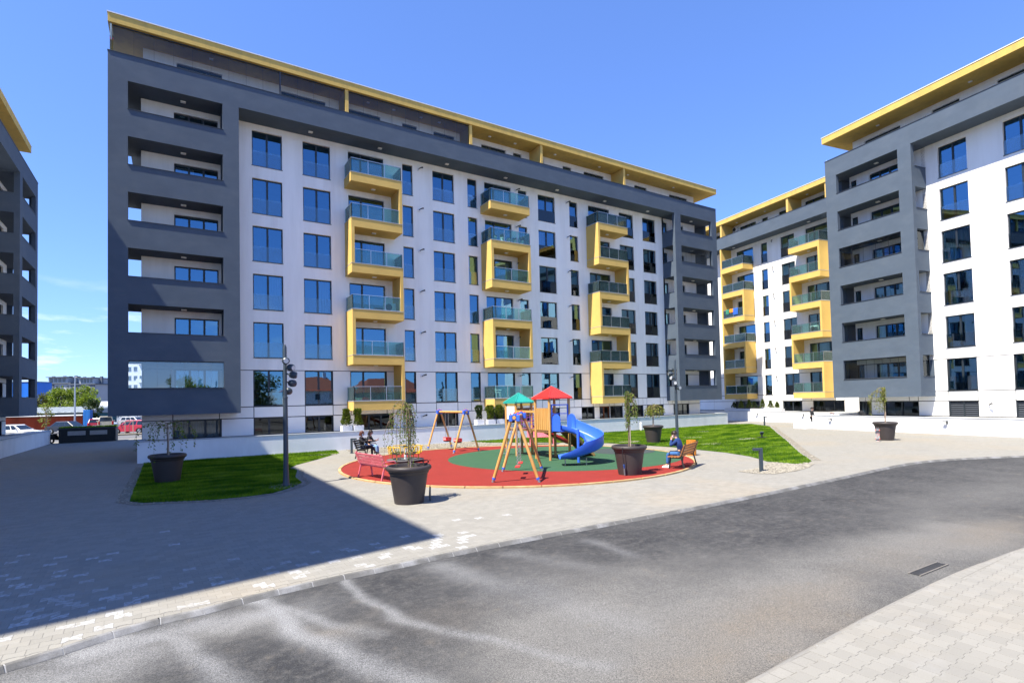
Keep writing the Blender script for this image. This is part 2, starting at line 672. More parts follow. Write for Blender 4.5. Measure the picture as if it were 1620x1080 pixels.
PAVE_SHEET = paving_mat('paving_sheet', 'sheet')
PAVE_ATTR = paving_mat('paving_stones', 'attr')
PAVE_OBJ = paving_mat('paving_stone_single', 'object')
KERBM = mat('kerb_concrete', (0.125, 0.122, 0.115), 0.9, 0.25, 2.5, 0.3, 80, tint=(0.27, 0.27, 0.27), tfac=0.8, tscale=1.6, fine=0.15)
KERBP = mat('kerb_pale', (0.215, 0.208, 0.192), 0.9, 0.15, 2.5, 0.2, 80, tint=(0.27, 0.24, 0.19), tfac=0.5, tscale=1.4, fine=0.12)
MORTAR = mat('kerb_mortar', (0.30, 0.30, 0.30), 0.95, 0.1)

plaza_poly = [(x, y + 0.13) for x, y in KERB] + [(60, -4), (75, 30), (75, 62), (-45, 62), (-45, -2)]
plaza = kind(flat('pavement', plaza_poly, -0.004, PAVE_SHEET), 'structure')
near_poly = list(LOWK) + [(27, -12), (-14, -12)]
near_poly = [(x, y - 0.1 if i < len(LOWK) else y) for i, (x, y) in enumerate(near_poly)]
nearpave = kind(flat('pavement', near_poly, -0.004, PAVE_SHEET), 'structure')

# playground and lawn outlines (used to keep the stones clear of them)
PC, PR = (13.38, 20.94), 7.78
LAWN_L = [(-1.19, 33.1), (-1.12, 26), (-1.08, 19.84), (-0.75, 19.25), (-0.18, 18.99), (0.91, 18.45), (1.83, 18.37), (2.69, 18.56), (3.51, 19.52), (3.92, 20.38), (3.98, 22.03),
          (4.49, 24.33), (4.32, 25.24), (4.84, 26.5), (6.12, 28.3), (8.0, 31.2), (8.3, 33.1)]
LAWN_R = [(45.3, 33.1), (46.6, 31.5), (43.67, 27.73), (37.4, 23.3), (31.35, 18.92), (24.71, 14.24), (22.2, 12.3), (21.45, 12.05), (20.86, 12.03), (20.74, 13.33), (21.34, 14.06),
          (22.0, 15.0), (22.7, 16.8), (22.9, 18.4), (23.2, 20.4), (23.03, 21.88), (22.69, 25.01), (21.3, 27.2), (19.6, 29.2), (17.5, 31.4), (17.4, 33.1)]

# interlocking double-T stones: the nearest as parts, the rest of the near strip as one part
PA, PB = 0.2, 0.165


def stone_poly(g_=0.0018):
    a, h, s, c = PA / 2 - g_, PB / 2 - g_, 0.011, 0.014
    q = PA / 4
    top = [(-a, h + s), (-q - c, h + s), (-q + c, h - s), (q - c, h - s), (q + c, h + s), (a, h + s)]
    return top[::-1] + [(x, -y) for x, y in top]


def stone_geo():
    p = stone_poly()
    n = len(p)
    k = 0.93
    vs_ = [(x, y, -0.02) for x, y in p] + [(x, y, -0.0008) for x, y in p] + [(x * 0.994, y * 0.992, 0.0) for x, y in p]
    fs_ = []
    for i in range(n):
        j = (i + 1) % n
        fs_.append((j, i, n + i, n + j))
        fs_.append((n + j, n + i, 2 * n + i, 2 * n + j))
    fs_.append(tuple(range(3 * n - 1, 2 * n - 1, -1)))
    return vs_, fs_


SV, SF = stone_geo()
bm_ = bmesh.new()
me_stone = bpy.data.meshes.new('paver')
me_stone.from_pydata(SV, [], SF)
bm_.from_mesh(me_stone)
bmesh.ops.recalc_face_normals(bm_, faces=bm_.faces)
for f_ in bm_.faces:
    pass
bm_.to_mesh(me_stone)
bm_.free()
me_stone.polygons.foreach_set('use_smooth', [False] * len(me_stone.polygons))
me_stone.materials.append(PAVE_OBJ)
SFN = [tuple(p.vertices) for p in me_stone.polygons]
SVN = np.array([tuple(v.co) for v in me_stone.vertices])


def depth_of(P):
    return P[:, 0] * math.sin(YAW) + P[:, 1] * math.cos(YAW)


def lateral_of(P):
    return P[:, 0] * math.cos(YAW) - P[:, 1] * math.sin(YAW)


def lay(parent, region, n_single, rot):
    """fill a region with stones; region(P) tells which centres belong"""
    X, Y = [], []
    ca, sa = math.cos(rot), math.sin(rot)
    js = np.arange(-260, 260)
    is_ = np.arange(-300, 300)
    I, J = np.meshgrid(is_, js)
    gx = (I + 0.5 * (J % 2)) * PA
    gy = J * PB
    P = np.stack([gx * ca - gy * sa + 6, gx * sa + gy * ca + 10], -1).reshape(-1, 2)
    P = P[region(P)]
    d = depth_of(P)
    t = nrg.random(len(P)) * 0.6
    # lime bloom comes in patches
    for (bx, by, br, pr_) in [(-1.9, 10.2, 1.7, 0.42), (-1.2, 9.0, 1.2, 0.30), (0.4, 9.4, 1.0, 0.18), (-2.6, 12.6, 1.6, 0.25), (1.6, 9.5, 0.7, 0.2), (4.1, 10.1, 1.1, 0.35), (2.6, 9.9, 1.0, 0.15), (5.6, 11.2, 1.0, 0.15),]:
        w_ = np.exp(-(((P[:, 0] - bx) / (br * 1.3)) ** 2 + ((P[:, 1] - by) / (br * 0.7)) ** 2))
        t[nrg.random(len(P)) < pr_ * w_ * 0.6] = 0.68 + 0.3 * nrg.random()
    hz = (nrg.random(len(P)) - 0.5) * 0.0010
    order = np.argsort(d)
    single = order[:n_single]
    rest = order[n_single:]
    for i in single:
        o = bpy.data.objects.new('paver', me_stone)
        o.location = (P[i, 0], P[i, 1], hz[i])
        o.rotation_euler = (0, 0, rot)
        tt = float(t[i])
        o.color = (tt, tt, tt, 1)
        o.parent = parent
        COL.objects.link(o)
    if len(rest):
        n = len(rest)
        R2 = np.array([[ca, -sa], [sa, ca]])
        base = SVN.copy()
        base[:, :2] = base[:, :2] @ R2.T
        V = base[None] + np.concatenate([P[rest], hz[rest][:, None]], 1)[:, None, :]
        V = V.reshape(-1, 3)
        nv = len(SVN)
        loops = np.concatenate([np.array(f) for f in SFN])
        lens = np.array([len(f) for f in SFN])
        L = (loops[None] + (np.arange(n) * nv)[:, None]).ravel()
        LT = np.tile(lens, n)
        me = bpy.data.meshes.new('pavers')
        me.vertices.add(len(V))
        me.vertices.foreach_set('co', V.ravel())
        me.loops.add(len(L))
        me.loops.foreach_set('vertex_index', L.astype(np.int32))
        me.polygons.add(len(LT))
        me.polygons.foreach_set('loop_start', np.concatenate([[0], np.cumsum(LT)[:-1]]).astype(np.int32))
        at = me.attributes.new('tone', 'FLOAT', 'POINT')
        at.data.foreach_set('value', np.repeat(t[rest], nv).astype(np.float32))
        me.update(calc_edges=True)
        me.validate()
        me.polygons.foreach_set('use_smooth', [False] * len(me.polygons))
        me.materials.append(PAVE_ATTR)
        o = bpy.data.objects.new('pavers', me)
        COL.objects.link(o)
        o.parent = parent
        kind(o, 'stuff')


def seen(P, margin=1.06):
    d = depth_of(P)
    return (d > 1.5) & (np.abs(lateral_of(P)) < (810 / FPX) * margin * d + 0.6) & (np.hypot(P[:, 0], P[:, 1]) > 3.3)


def region_plaza(P):
    ok = seen(P) & (depth_of(P) < 17.5)
    ky = np.interp(P[:, 0], KX, KY)
    ok &= P[:, 1] > ky + 0.13 + 0.1
    ok &= np.hypot(P[:, 0] - PC[0], P[:, 1] - PC[1]) > PR + 0.25
    ok &= ~in_poly(P, [(x - 0.35 if x < 0 else x + 0.3, y - 0.4) for x, y in LAWN_L])
    ok &= ~in_poly(P, [(16.9, 12.6), (16.9, 10.9), (19, 10.7), (21.6, 11.3), (23.6, 13), (23, 30), (20, 30), (20.4, 13)])
    return ok


def region_near(P):
    ok = seen(P) & (depth_of(P) < 14)
    ok &= P[:, 1] < np.interp(P[:, 0], LX, LY) - 0.1 - 0.09
    return ok


lay(plaza, region_plaza, 150, R(3))
lay(nearpave, region_near, 150, R(1.5))


def kerb_run(name, pts, inward, top, drop, width, length, matn, label_parent_name, from_x, to_x):
    """kerb stones laid end to end along a line; inward +1 puts them on the +y side"""
    par = bpy.data.objects.new(name, None)
    COL.objects.link(par)
    kind(par, 'structure')
    P = [Vector((x, y, 0)) for x, y in pts]
    acc = [0.0]
    for a, b in zip(P[:-1], P[1:]):
        acc.append(acc[-1] + (b - a).length)

    def at(s):
        for i in range(len(P) - 1):
            if acc[i + 1] >= s:
                t = (s - acc[i]) / (acc[i + 1] - acc[i])
                return P[i].lerp(P[i + 1], t)
        return P[-1].copy()
    s = 0.0
    while s + length < acc[-1]:
        a, b = at(s), at(s + length)
        s += length
        if not (from_x < a.x < to_x):
            continue
        d = (b - a).normalized()
        nrm = Vector((-d.y, d.x, 0)) * inward
        gap = 0.007
        a2, b2 = a + d * gap, b - d * gap
        jit = (rng.random() - 0.5) * 0.006
        zt = top + jit
        c = 0.018
        poly = [(0, -drop - 0.08), (0, -drop + 0.004), (0.05, zt - 0.006), (0.062, zt), (width, zt), (width, -drop - 0.08)]
        m = MB()
        va = [a2 + nrm * p + Vector((0, 0, z)) for p, z in poly]
        vb = [b2 + nrm * p + Vector((0, 0, z)) for p, z in poly]
        n = len(poly)
        m.add(va + vb, [tuple(range(n)), tuple(range(2 * n - 1, n - 1, -1))] + [(i, n + i, n + (i + 1) % n, (i + 1) % n) for i in range(n)])
        m.build('kerb_stone', matn, par, fix=True)
        mj = MB()
        q = a - d * (gap * 1.1)
        w2 = d * gap * 2.2
        mj.add([q + nrm * 0.002 + Vector((0, 0, -drop - 0.05)), q + w2 + nrm * 0.002 + Vector((0, 0, -drop - 0.05)), q + w2 + nrm * 0.003 + Vector((0, 0, -drop)), q + nrm * 0.003 + Vector((0, 0, -drop)),
                q + nrm * 0.06 + Vector((0, 0, zt - 0.004)), q + w2 + nrm * 0.06 + Vector((0, 0, zt - 0.004)), q + nrm * width + Vector((0, 0, zt - 0.004)), q + w2 + nrm * width + Vector((0, 0, zt - 0.004))],
               [(0, 1, 2, 3), (3, 2, 5, 4), (4, 5, 7, 6)])
        mj.build('mortar_joint', MORTAR, par)
    return par


kerb_run('kerb', KERB, 1, 0.004, 0.06, 0.115, 0.5, KERBM, 'kerb', -3.2, 34)
kerb_run('kerb', LOWK, -1, -0.012, 0.06, 0.095, 0.5, KERBP, 'kerb', 3.0, 17)

# asphalt road: a fine sheet carrying the dried wash marks, dust and sand as its own stains
xs_ = np.concatenate([np.arange(-14, -3, 0.5), np.arange(-3, 16, 0.06), np.arange(16, 42, 0.25)])
NY = 95
S1 = [(2.34, 8.85), (2.31, 7.95), (2.46, 7.25), (2.52, 6.7), (3.0, 5.9), (3.29, 5.5), (3.54, 4.85), (3.85, 4.4)]
S2 = [(1.05, 8.7), (1.23, 8.12), (1.28, 7.17), (1.54, 6.5), (1.82, 5.7), (2.12, 5.0), (2.3, 4.3)]
S2B = [(1.2, 8.45), (1.64, 7.55), (1.82, 7.05), (2.12, 6.5)]
S3 = [(-0.64, 8.3), (-0.09, 7.97), (0.17, 7.26), (0.37, 6.64), (0.5, 5.8)]
S3B = [(-0.9, 8.0), (0.0, 8.15), (0.58, 8.12), (1.19, 7.78)]
S4 = [(3.93, 8.6), (4.13, 7.63), (4.31, 6.8), (4.55, 5.9), (4.8, 4.97)]
S5 = [(6.97, 8.4), (7.0, 7.52), (6.98, 7.0)]
S6 = [(5.3, 8.5), (5.6, 7.7), (5.9, 6.9)]
V, W_, D_, T_ = [], [], [], []


def value_noise(x, y, s, seed):
    r = np.random.default_rng(seed)
    G = r.random((256, 256))
    fx, fy = x * s + 500, y * s + 500
    ix, iy = np.floor(fx).astype(int), np.floor(fy).astype(int)
    tx, ty = fx - ix, fy - iy
    tx, ty = tx * tx * (3 - 2 * tx), ty * ty * (3 - 2 * ty)
    g_ = lambda a, b: G[a % 256, b % 256]
    return (g_(ix, iy) * (1 - tx) + g_(ix + 1, iy) * tx) * (1 - ty) + (g_(ix, iy + 1) * (1 - tx) + g_(ix + 1, iy + 1) * tx) * ty


def fbm(x, y, s, seed, o=5):
    t, a, n = 0, 1, 0
    for k in range(o):
        t = t + a * value_noise(x, y, s * 2 ** k, seed + k)
        n += a
        a *= 0.55
    return t / n


YT = np.interp(xs_, KX, KY) + 0.02
YB = np.where(xs_ < 27, np.interp(xs_, LX, LY), -4.0) - 0.02
tt = np.linspace(0, 1, NY)
XX = np.repeat(xs_[:, None], NY, 1)
YY = YB[:, None] * (1 - tt) + YT[:, None] * tt


def dist_poly(x, y, poly):
    best = np.full(x.shape, 1e9)
    along = np.zeros(x.shape)
    tot = len(poly) - 1
    for i in range(tot):
        ax, ay = poly[i]
        bx, by = poly[i + 1]
        dx, dy = bx - ax, by - ay
        t = np.clip(((x - ax) * dx + (y - ay) * dy) / (dx * dx + dy * dy), 0, 1)
        d = np.hypot(x - ax - t * dx, y - ay - t * dy)
        along = np.where(d < best, (i + t) / tot, along)
        best = np.minimum(best, d)
    return best, along


wx = (fbm(XX, YY, 1.1, 3) - 0.5) * 0.5
wy = (fbm(XX, YY, 1.1, 13) - 0.5) * 0.5
fine_ = fbm(XX, YY, 2.6, 40)
wash = np.zeros(XX.shape)
for poly, wd, st in [(S1, 0.085, 0.75), (S2, 0.17, 1.0), (S2B, 0.12, 0.75), (S3, 0.15, 0.95), (S3B, 0.32, 0.9), (S4, 0.30, 0.42), (S5, 0.16, 0.4), (S6, 0.25, 0.25)]:
    d, al = dist_poly(XX + wx * 0.5, YY + wy * 0.5, smooth_line(poly, 4))
    w_ = wd * (0.75 + 0.6 * fbm(XX, YY, 1.6, 77))
    wash = np.maximum(wash, st * np.exp(-(d / w_) ** 2) * (1 - 0.55 * al) * (0.55 + 0.8 * fine_))
for bx, by, rx, ry, st in [(0.85, 8.0, 0.9, 0.42, 0.75), (-0.9, 7.5, 0.9, 0.5, 0.6), (1.5, 6.6, 0.35, 0.5, 0.4), (4.4, 6.8, 0.5, 0.9, 0.3)]:
    wash = np.maximum(wash, st * np.exp(-(((XX + wx * 1.5 - bx) / rx) ** 2 + ((YY + wy * 1.5 - by) / ry) ** 2)) * (0.5 + 0.8 * fine_))
dust = 0.0
for bx, by, rx, ry, st in [(0.7, 7.9, 0.9, 0.55, 0.75), (4.9, 5.0, 2.0, 1.3, 0.60), (6.2, 4.3, 1.6, 0.7, 0.75), (5.0, 6.0, 1.2, 1.5, 0.45), (3.3, 5.2, 0.9, 0.9, 0.4), (9.5, 4.9, 3.0, 0.8, 0.45), (13.3, 4.3, 2.2, 0.9, 0.7), (7.2, 5.6, 2.2, 1.2, 0.35),
                          (-1.2, 7.2, 1.0, 0.6, 0.6), (1.7, 6.9, 0.5, 0.5, 0.45), (17, 5.6, 4, 1.2, 0.3), (22, 5.5, 5, 2, 0.25)]:
    dust = dust + st * np.exp(-(((XX + wx * 2 - bx) / rx) ** 2 + ((YY + wy * 2 - by) / ry) ** 2))
dust = dust + 0.42 * np.clip((5.8 - YY) / 2.0, 0, 1) * (XX < 14)
dust = np.clip(dust * (0.45 + 1.1 * fbm(XX, YY, 0.9, 9)), 0, 1)
sand_ = 0.0
for bx, by, rx, ry, st in [(6.4, 4.0, 1.3, 0.6, 0.9), (13.8, 4.1, 1.6, 0.6, 0.9), (4.6, 3.8, 0.9, 0.5, 0.6), (8.0, 4.4, 1.2, 0.5, 0.5), (1.72, 6.95, 0.35, 0.35, 0.7), (3.0, 6.5, 0.8, 0.4, 0.25), (10.5, 4.4, 1.0, 0.5, 0.4)]:
    sand_ = sand_ + st * np.exp(-(((XX + wx * 2 - bx) / rx) ** 2 + ((YY + wy * 2 - by) / ry) ** 2))
spots = np.clip((fbm(XX, YY, 5.5, 61, 2) - 0.80) * 9, 0, 1) * (YY < 8.6) * 0.35
sand_ = np.clip(0.75 * sand_ * (0.5 + fine_) + spots, 0, 1)
nx_ = len(xs_)
idx = np.arange(nx_ * NY).reshape(nx_, NY)
F = np.stack([idx[:-1, :-1], idx[1:, :-1], idx[1:, 1:], idx[:-1, 1:]], -1).reshape(-1, 4)
me = bpy.data.meshes.new('road')
und = (fbm(XX, YY, 0.5, 21, 3) - 0.5) * 0.012
VV = np.stack([XX, YY, Z_ROAD + und], -1).reshape(-1, 3)
me.vertices.add(len(VV))
me.vertices.foreach_set('co', VV.ravel())
me.loops.add(F.size)
me.loops.foreach_set('vertex_index', F.ravel().astype(np.int32))
me.polygons.add(len(F))
me.polygons.foreach_set('loop_start', (np.arange(len(F)) * 4).astype(np.int32))
for nm, arr in (('wash', wash), ('dust', dust), ('sand', sand_)):
    at = me.attributes.new(nm, 'FLOAT', 'POINT')
    at.data.foreach_set('value', arr.ravel().astype(np.float32))
me.update(calc_edges=True)
me.polygons.foreach_set('use_smooth', [True] * len(me.polygons))
m, n, l, out = new_mat('asphalt')
b = n.new('ShaderNodeBsdfPrincipled')
b.inputs['Roughness'].default_value = 0.88
b.inputs['Specular IOR Level'].default_value = 0.3
l.new(b.outputs[0], out.inputs[0])
geo = n.new('ShaderNodeNewGeometry')


def _noise(scale, detail, lo, hi, a, c, rough=0.6):
    t = n.new('ShaderNodeTexNoise')
    t.inputs['Scale'].default_value = scale
    t.inputs['Detail'].default_value = detail
    t.inputs['Roughness'].default_value = rough
    l.new(geo.outputs['Position'], t.inputs['Vector'])
    r = n.new('ShaderNodeMapRange')
    r.inputs['From Min'].default_value = lo
    r.inputs['From Max'].default_value = hi
    r.inputs['To Min'].default_value = a
    r.inputs['To Max'].default_value = c
    l.new(t.outputs[0], r.inputs['Value'])
    return r.outputs[0], t.outputs[0]


def _mix(c1, c2, fac):
    x = n.new('ShaderNodeMixRGB')
    for s, k in ((c1, 'Color1'), (c2, 'Color2')):
        if isinstance(s, tuple):
            x.inputs[k].default_value = (*s, 1)
        else:
            l.new(s, x.inputs[k])
    l.new(fac, x.inputs['Fac'])
    return x.outputs[0]


def _attr(nm, grain, k):
    at = n.new('ShaderNodeAttribute')
    at.attribute_name = nm
    mu = n.new('ShaderNodeMath')
    mu.operation = 'MULTIPLY'
    l.new(at.outputs['Fac'], mu.inputs[0])
    l.new(grain, mu.inputs[1])
    mu.use_clamp = True
    return mu.outputs[0]


v1, _ = _noise(0.6, 7, 0.35, 0.68, 0, 1, 0.65)
col = _mix((0.021, 0.022, 0.025), (0.050, 0.0505, 0.052), v1)
mp_ = n.new('ShaderNodeMapping')
mp_.inputs['Rotation'].default_value = (0, 0, R(12))
mp_.inputs['Scale'].default_value = (0.75, 1.7, 1)
l.new(geo.outputs['Position'], mp_.inputs['Vector'])
sn = n.new('ShaderNodeTexNoise')
sn.inputs['Scale'].default_value = 3.2
sn.inputs['Detail'].default_value = 9
sn.inputs['Roughness'].default_value = 0.72
l.new(mp_.outputs[0], sn.inputs['Vector'])
sr = n.new('ShaderNodeMapRange')
sr.inputs['From Min'].default_value = 0.50
sr.inputs['From Max'].default_value = 0.72
sr.inputs['To Max'].default_value = 0.45
l.new(sn.outputs[0], sr.inputs['Value'])
col = _mix(col, (0.098, 0.0965, 0.094), sr.outputs[0])
mo_, _ = _noise(9, 6, 0.46, 0.70, 0, 0.6, 0.75)
col = _mix(col, (0.10, 0.096, 0.090), mo_)
gr, raw = _noise(75, 4, 0.36, 0.62, 0.30, 1.35, 0.7)
col = _mix(col, (0.152, 0.148, 0.139), _attr('dust', gr, 1))
col = _mix(col, (0.150, 0.129, 0.103), _attr('sand', gr, 1))
col = _mix(col, (0.225, 0.228, 0.232), _attr('wash', gr, 1))
sc = n.new('ShaderNodeVectorMath')
sc.operation = 'SCALE'
gr2, _ = _noise(70, 4, 0.34, 0.66, 0.30, 1.75, 0.9)
l.new(col, sc.inputs[0])
l.new(gr2, sc.inputs['Scale'])
l.new(sc.outputs[0], b.inputs['Base Color'])
bp = n.new('ShaderNodeBump')
bp.inputs['Strength'].default_value = 0.55
bp.inputs['Distance'].default_value = 0.012
_, hb = _noise(110, 3, 0, 1, 0, 1)
l.new(hb, bp.inputs['Height'])
l.new(bp.outputs[0], b.inputs['Normal'])
me.materials.append(m)
road = bpy.data.objects.new('road', me)
COL.objects.link(road)
kind(road, 'structure')

# drain grate sunk in the asphalt
t = thing('drain_grate', 'long iron drain grate sunk in the asphalt by the near kerb', 'drain grate', (10.12, 3.82, Z_ROAD + 0.012), R(-1))
IRON = mat('cast_iron', (0.045, 0.046, 0.05), 0.6, 0.25, 8, 0.2, 60)
RUSTY = mat('worn_steel', (0.17, 0.155, 0.135), 0.5, 0.2, 8)
mb = MB()
mb.box(-0.49, 0.49, -0.085, -0.065, -0.03, 0.006).box(-0.49, 0.49, 0.065, 0.085, -0.03, 0.006)
mb.build('frame', RUSTY, t)
for i in range(24):
    x = -0.455 + i * 0.0395
    MB().box(x - 0.011, x + 0.011, -0.064, 0.064, -0.03, 0.0).build('bar', IRON, t)

# ------------------------------------------------------------------ playground surface
def disc(name, c, r, z, m, n=96, thick=0.03):
    mb = MB().lathe([(0.0, z - thick), (r, z - thick), (r, z), (0.0, z)], n, (c[0], c[1], 0), False)
    return kind(mb.build(name, m, fix=True), 'structure')


RUB_R = mat('red_rubber', (0.215, 0.020, 0.014), 0.9, 0.10, 1.2, 0.3, 120, fine=0.16, fscale=140)
RUB_G = mat('green_rubber', (0.030, 0.088, 0.044), 0.9, 0.10, 1.2, 0.3, 120, fine=0.16, fscale=140)
RUB_D = mat('grey_rubber', (0.04, 0.055, 0.055), 0.9, 0.10, 1.2, 0.3, 120, fine=0.16, fscale=140)
disc('playground_surface', PC, PR - 0.1, 0.03, RUB_R)
disc('playground_surface', (15.9, 20.75), 5.5, 0.035, RUB_G, thick=0.01)
disc('playground_surface', (19.55, 20.55), 1.62, 0.04, RUB_D, thick=0.01)
WOODL = mat('edging_timber', (0.40, 0.26, 0.12), 0.8, 0.2, 5, 0.2, 40, stretch=(1, 1, 6), tint=(0.6, 0.45, 0.25), tfac=0.6, tscale=2)
edge = bpy.data.objects.new('playground_edging', None)
COL.objects.link(edge)
kind(edge, 'structure')
NS = 40
for i in range(NS):
    a0, a1 = 2 * PI * i / NS + 0.002, 2 * PI * (i + 1) / NS - 0.002
    m_ = MB()
    ring = []
    for k in range(4):
        a = a0 + (a1 - a0) * k / 3
        for rr, zz_ in ((PR - 0.09, -0.02), (PR - 0.09, 0.05), (PR - 0.06, 0.06), (PR, 0.06), (PR + 0.02, 0.05), (PR + 0.02, -0.02)):
            ring.append((PC[0] + rr * math.cos(a), PC[1] + rr * math.sin(a), zz_))
    fs_ = [(0, 1, 2, 3, 4, 5), (23, 22, 21, 20, 19, 18)]
    for k in range(3):
        for j in range(6):
            j2 = (j + 1) % 6
            fs_.append((k * 6 + j, (k + 1) * 6 + j, (k + 1) * 6 + j2, k * 6 + j2))
    m_.add(ring, fs_)
    m_.build('edging_board', WOODL, edge, fix=True)

# ------------------------------------------------------------------ lawns, gravel
SOIL = mat('lawn_base', (0.05, 0.095, 0.012), 0.95, 0.3, 1.0, 0.3, 50)
m, n, l, out = new_mat('grass_blades')
b = n.new('ShaderNodeBsdfPrincipled')
b.inputs['Roughness'].default_value = 0.7
b.inputs['Specular IOR Level'].default_value = 0.05
geo = n.new('ShaderNodeNewGeometry')
mp = n.new('ShaderNodeMapping')
mp.inputs['Rotation'].default_value = (0, 0, R(35))
mp.inputs['Scale'].default_value = (0.5, 1.5, 1)
l.new(geo.outputs['Position'], mp.inputs['Vector'])
no = n.new('ShaderNodeTexNoise')
no.inputs['Scale'].default_value = 0.9
no.inputs['Detail'].default_value = 5
no.inputs['Roughness'].default_value = 0.65
l.new(mp.outputs[0], no.inputs['Vector'])
cr = n.new('ShaderNodeValToRGB')
cr.color_ramp.elements[0].position = 0.41
cr.color_ramp.elements[0].color = (0.040, 0.115, 0.006, 1)
cr.color_ramp.elements[1].position = 0.58
cr.color_ramp.elements[1].color = (0.18, 0.30, 0.015, 1)
e = cr.color_ramp.elements.new(0.68)
e.color = (0.27, 0.37, 0.05, 1)
l.new(no.outputs[0], cr.inputs[0])
l.new(cr.outputs[0], b.inputs['Base Color'])
tl = n.new('ShaderNodeBsdfTranslucent')
l.new(cr.outputs[0], tl.inputs['Color'])
mx = n.new('ShaderNodeMixShader')
mx.inputs[0].default_value = 0.3
l.new(b.outputs[0], mx.inputs[1])
l.new(tl.outputs[0], mx.inputs[2])
l.new(mx.outputs[0], out.inputs[0])
GRASSM = m


def grass(poly, n_blades, h0, h1, w):
    P = np.array(poly)
    lo, hi = P.min(0), P.max(0)
    Q = lo + (hi - lo) * nrg.random((int(n_blades * 2.6), 2))
    # thinner where the turf is bare
    Q = Q[in_poly(Q, poly)][:n_blades]
    n = len(Q)
    ang = nrg.random(n) * 2 * PI
    lean = (nrg.random((n, 2)) - 0.5) * 0.07
    clump = fbm(Q[:, 0], Q[:, 1], 0.8, 5, 3)
    h = (h0 + (h1 - h0) * nrg.random(n)) * (0.5 + clump)
    dx, dy = np.cos(ang) * w, np.sin(ang) * w
    A = np.stack([Q[:, 0] - dx, Q[:, 1] - dy, np.full(n, 0.0)], -1)
    B_ = np.stack([Q[:, 0] + dx, Q[:, 1] + dy, np.full(n, 0.0)], -1)
    C_ = np.stack([Q[:, 0] + lean[:, 0], Q[:, 1] + lean[:, 1], h], -1)
    V = np.stack([A, B_, C_], 1).reshape(-1, 3)
    me = bpy.data.meshes.new('grass')
    me.vertices.add(len(V))
    me.vertices.foreach_set('co', V.ravel())
    me.loops.add(3 * n)
    me.loops.foreach_set('vertex_index', np.arange(3 * n, dtype=np.int32))
    me.polygons.add(n)
    me.polygons.foreach_set('loop_start', (np.arange(n) * 3).astype(np.int32))
    me.update(calc_edges=True)
    me.materials.append(GRASSM)
    o = bpy.data.objects.new('grass', me)
    COL.objects.link(o)
    return kind(o, 'stuff')


for poly, nb in ((LAWN_L, 90000), (LAWN_R, 170000)):
    kind(flat('lawn', poly, 0.004, SOIL), 'structure')
    grass(poly, nb, 0.03, 0.085, 0.012)

PEB = mat('pebbles', (0.30, 0.275, 0.225), 0.85, 0.4, 9, tint=(0.15, 0.135, 0.11), tfac=0.8, tscale=14)
GRAVB = mat('gravel_bed', (0.20, 0.18, 0.145), 0.95, 0.3, 20, 0.6, 60, fine=0.25, fscale=40)


def gravel(poly, n_p, size=0.035, base=True):
    if base:
        kind(flat('gravel_bed', poly, 0.002, GRAVB), 'structure')
    P = np.array(poly)
    lo, hi = P.min(0), P.max(0)
    Q = lo + (hi - lo) * nrg.random((n_p * 8, 2))
    Q = Q[in_poly(Q, poly)][:n_p]
    mb = MB()
    for x, y in Q:
        s = size * (0.5 + nrg.random())
        a = nrg.random() * PI
        ca, sa = math.cos(a) * s, math.sin(a) * s
        f = 0.5 + 0.4 * nrg.random()
        z = s * 0.55
        mb.add([(x + ca, y + sa, 0.008), (x - sa * f, y + ca * f, 0.008), (x - ca, y - sa, 0.008), (x + sa * f, y - ca * f, 0.008), (x, y, z + 0.008), (x + ca * 0.4, y + sa * 0.4, z)],
               [(0, 1, 5), (1, 4, 5), (1, 2, 4), (2, 3, 4), (3, 5, 4), (3, 0, 5)])
    return kind(mb.build('gravel', PEB), 'stuff')


def ribbon(pts, w):
    P = [Vector((x, y, 0)) for x, y in pts]
    L_, R_ = [], []
    for i, p in enumerate(P):
        d = (P[min(i + 1, len(P) - 1)] - P[max(i - 1, 0)]).normalized()
        nn = Vector((-d.y, d.x, 0)) * w / 2
        L_.append((p.x + nn.x, p.y + nn.y))
        R_.append((p.x - nn.x, p.y - nn.y))
    return L_ + R_[::-1]


gravel(ribbon([(-1.32, 31), (-1.28, 26), (-1.28, 19.9), (-0.8, 18.98), (-0.18, 18.76), (0.91, 18.22), (1.9, 18.15)], 0.26), 900, 0.035)
gravel(ribbon([(1.9, 18.15), (2.8, 18.36), (3.6, 19.3), (4.15, 20.3), (4.2, 22.0), (4.62, 24.2)], 0.18), 420, 0.03)
gravel([(2.8, 19.3), (3.3, 19.25), (3.8, 19.7), (3.75, 20.3), (3.2, 20.4), (2.75, 20.0)], 220, 0.03)
gravel([(17.35, 12.3), (17.3, 11.6), (17.7, 11.1), (18.9, 11.05), (20.2, 11.3), (21.4, 11.75), (21.4, 12.15), (20.7, 12.1), (20.6, 13.0), (20.2, 13.0), (19.0, 12.35)], 1500, 0.04)
gravel([(8.9, 33.05), (8.6, 31.0), (9.6, 29.9), (11, 29.55), (13.5, 29.3), (16, 29.2), (18.4, 29.0), (17.6, 30.9), (17.3, 33.05)], 1800, 0.05)
gravel(ribbon([(22.6, 12.3), (24.9, 14.05), (31.5, 18.7), (37.6, 23.1), (43.9, 27.5)], 0.3), 900, 0.045)
for c_ in ((29.5, 24.2), (34.5, 27.5), (26.2, 20.2), (24.2, 24.7), (7.0, 30.6), (30.5, 20.9)):
    gravel([(c_[0] + 0.75 * math.cos(a) * (1 + 0.2 * math.sin(3 * a)), c_[1] + 0.45 * math.sin(a)) for a in np.linspace(0, 2 * PI, 14)[:-1]], 160, 0.045)

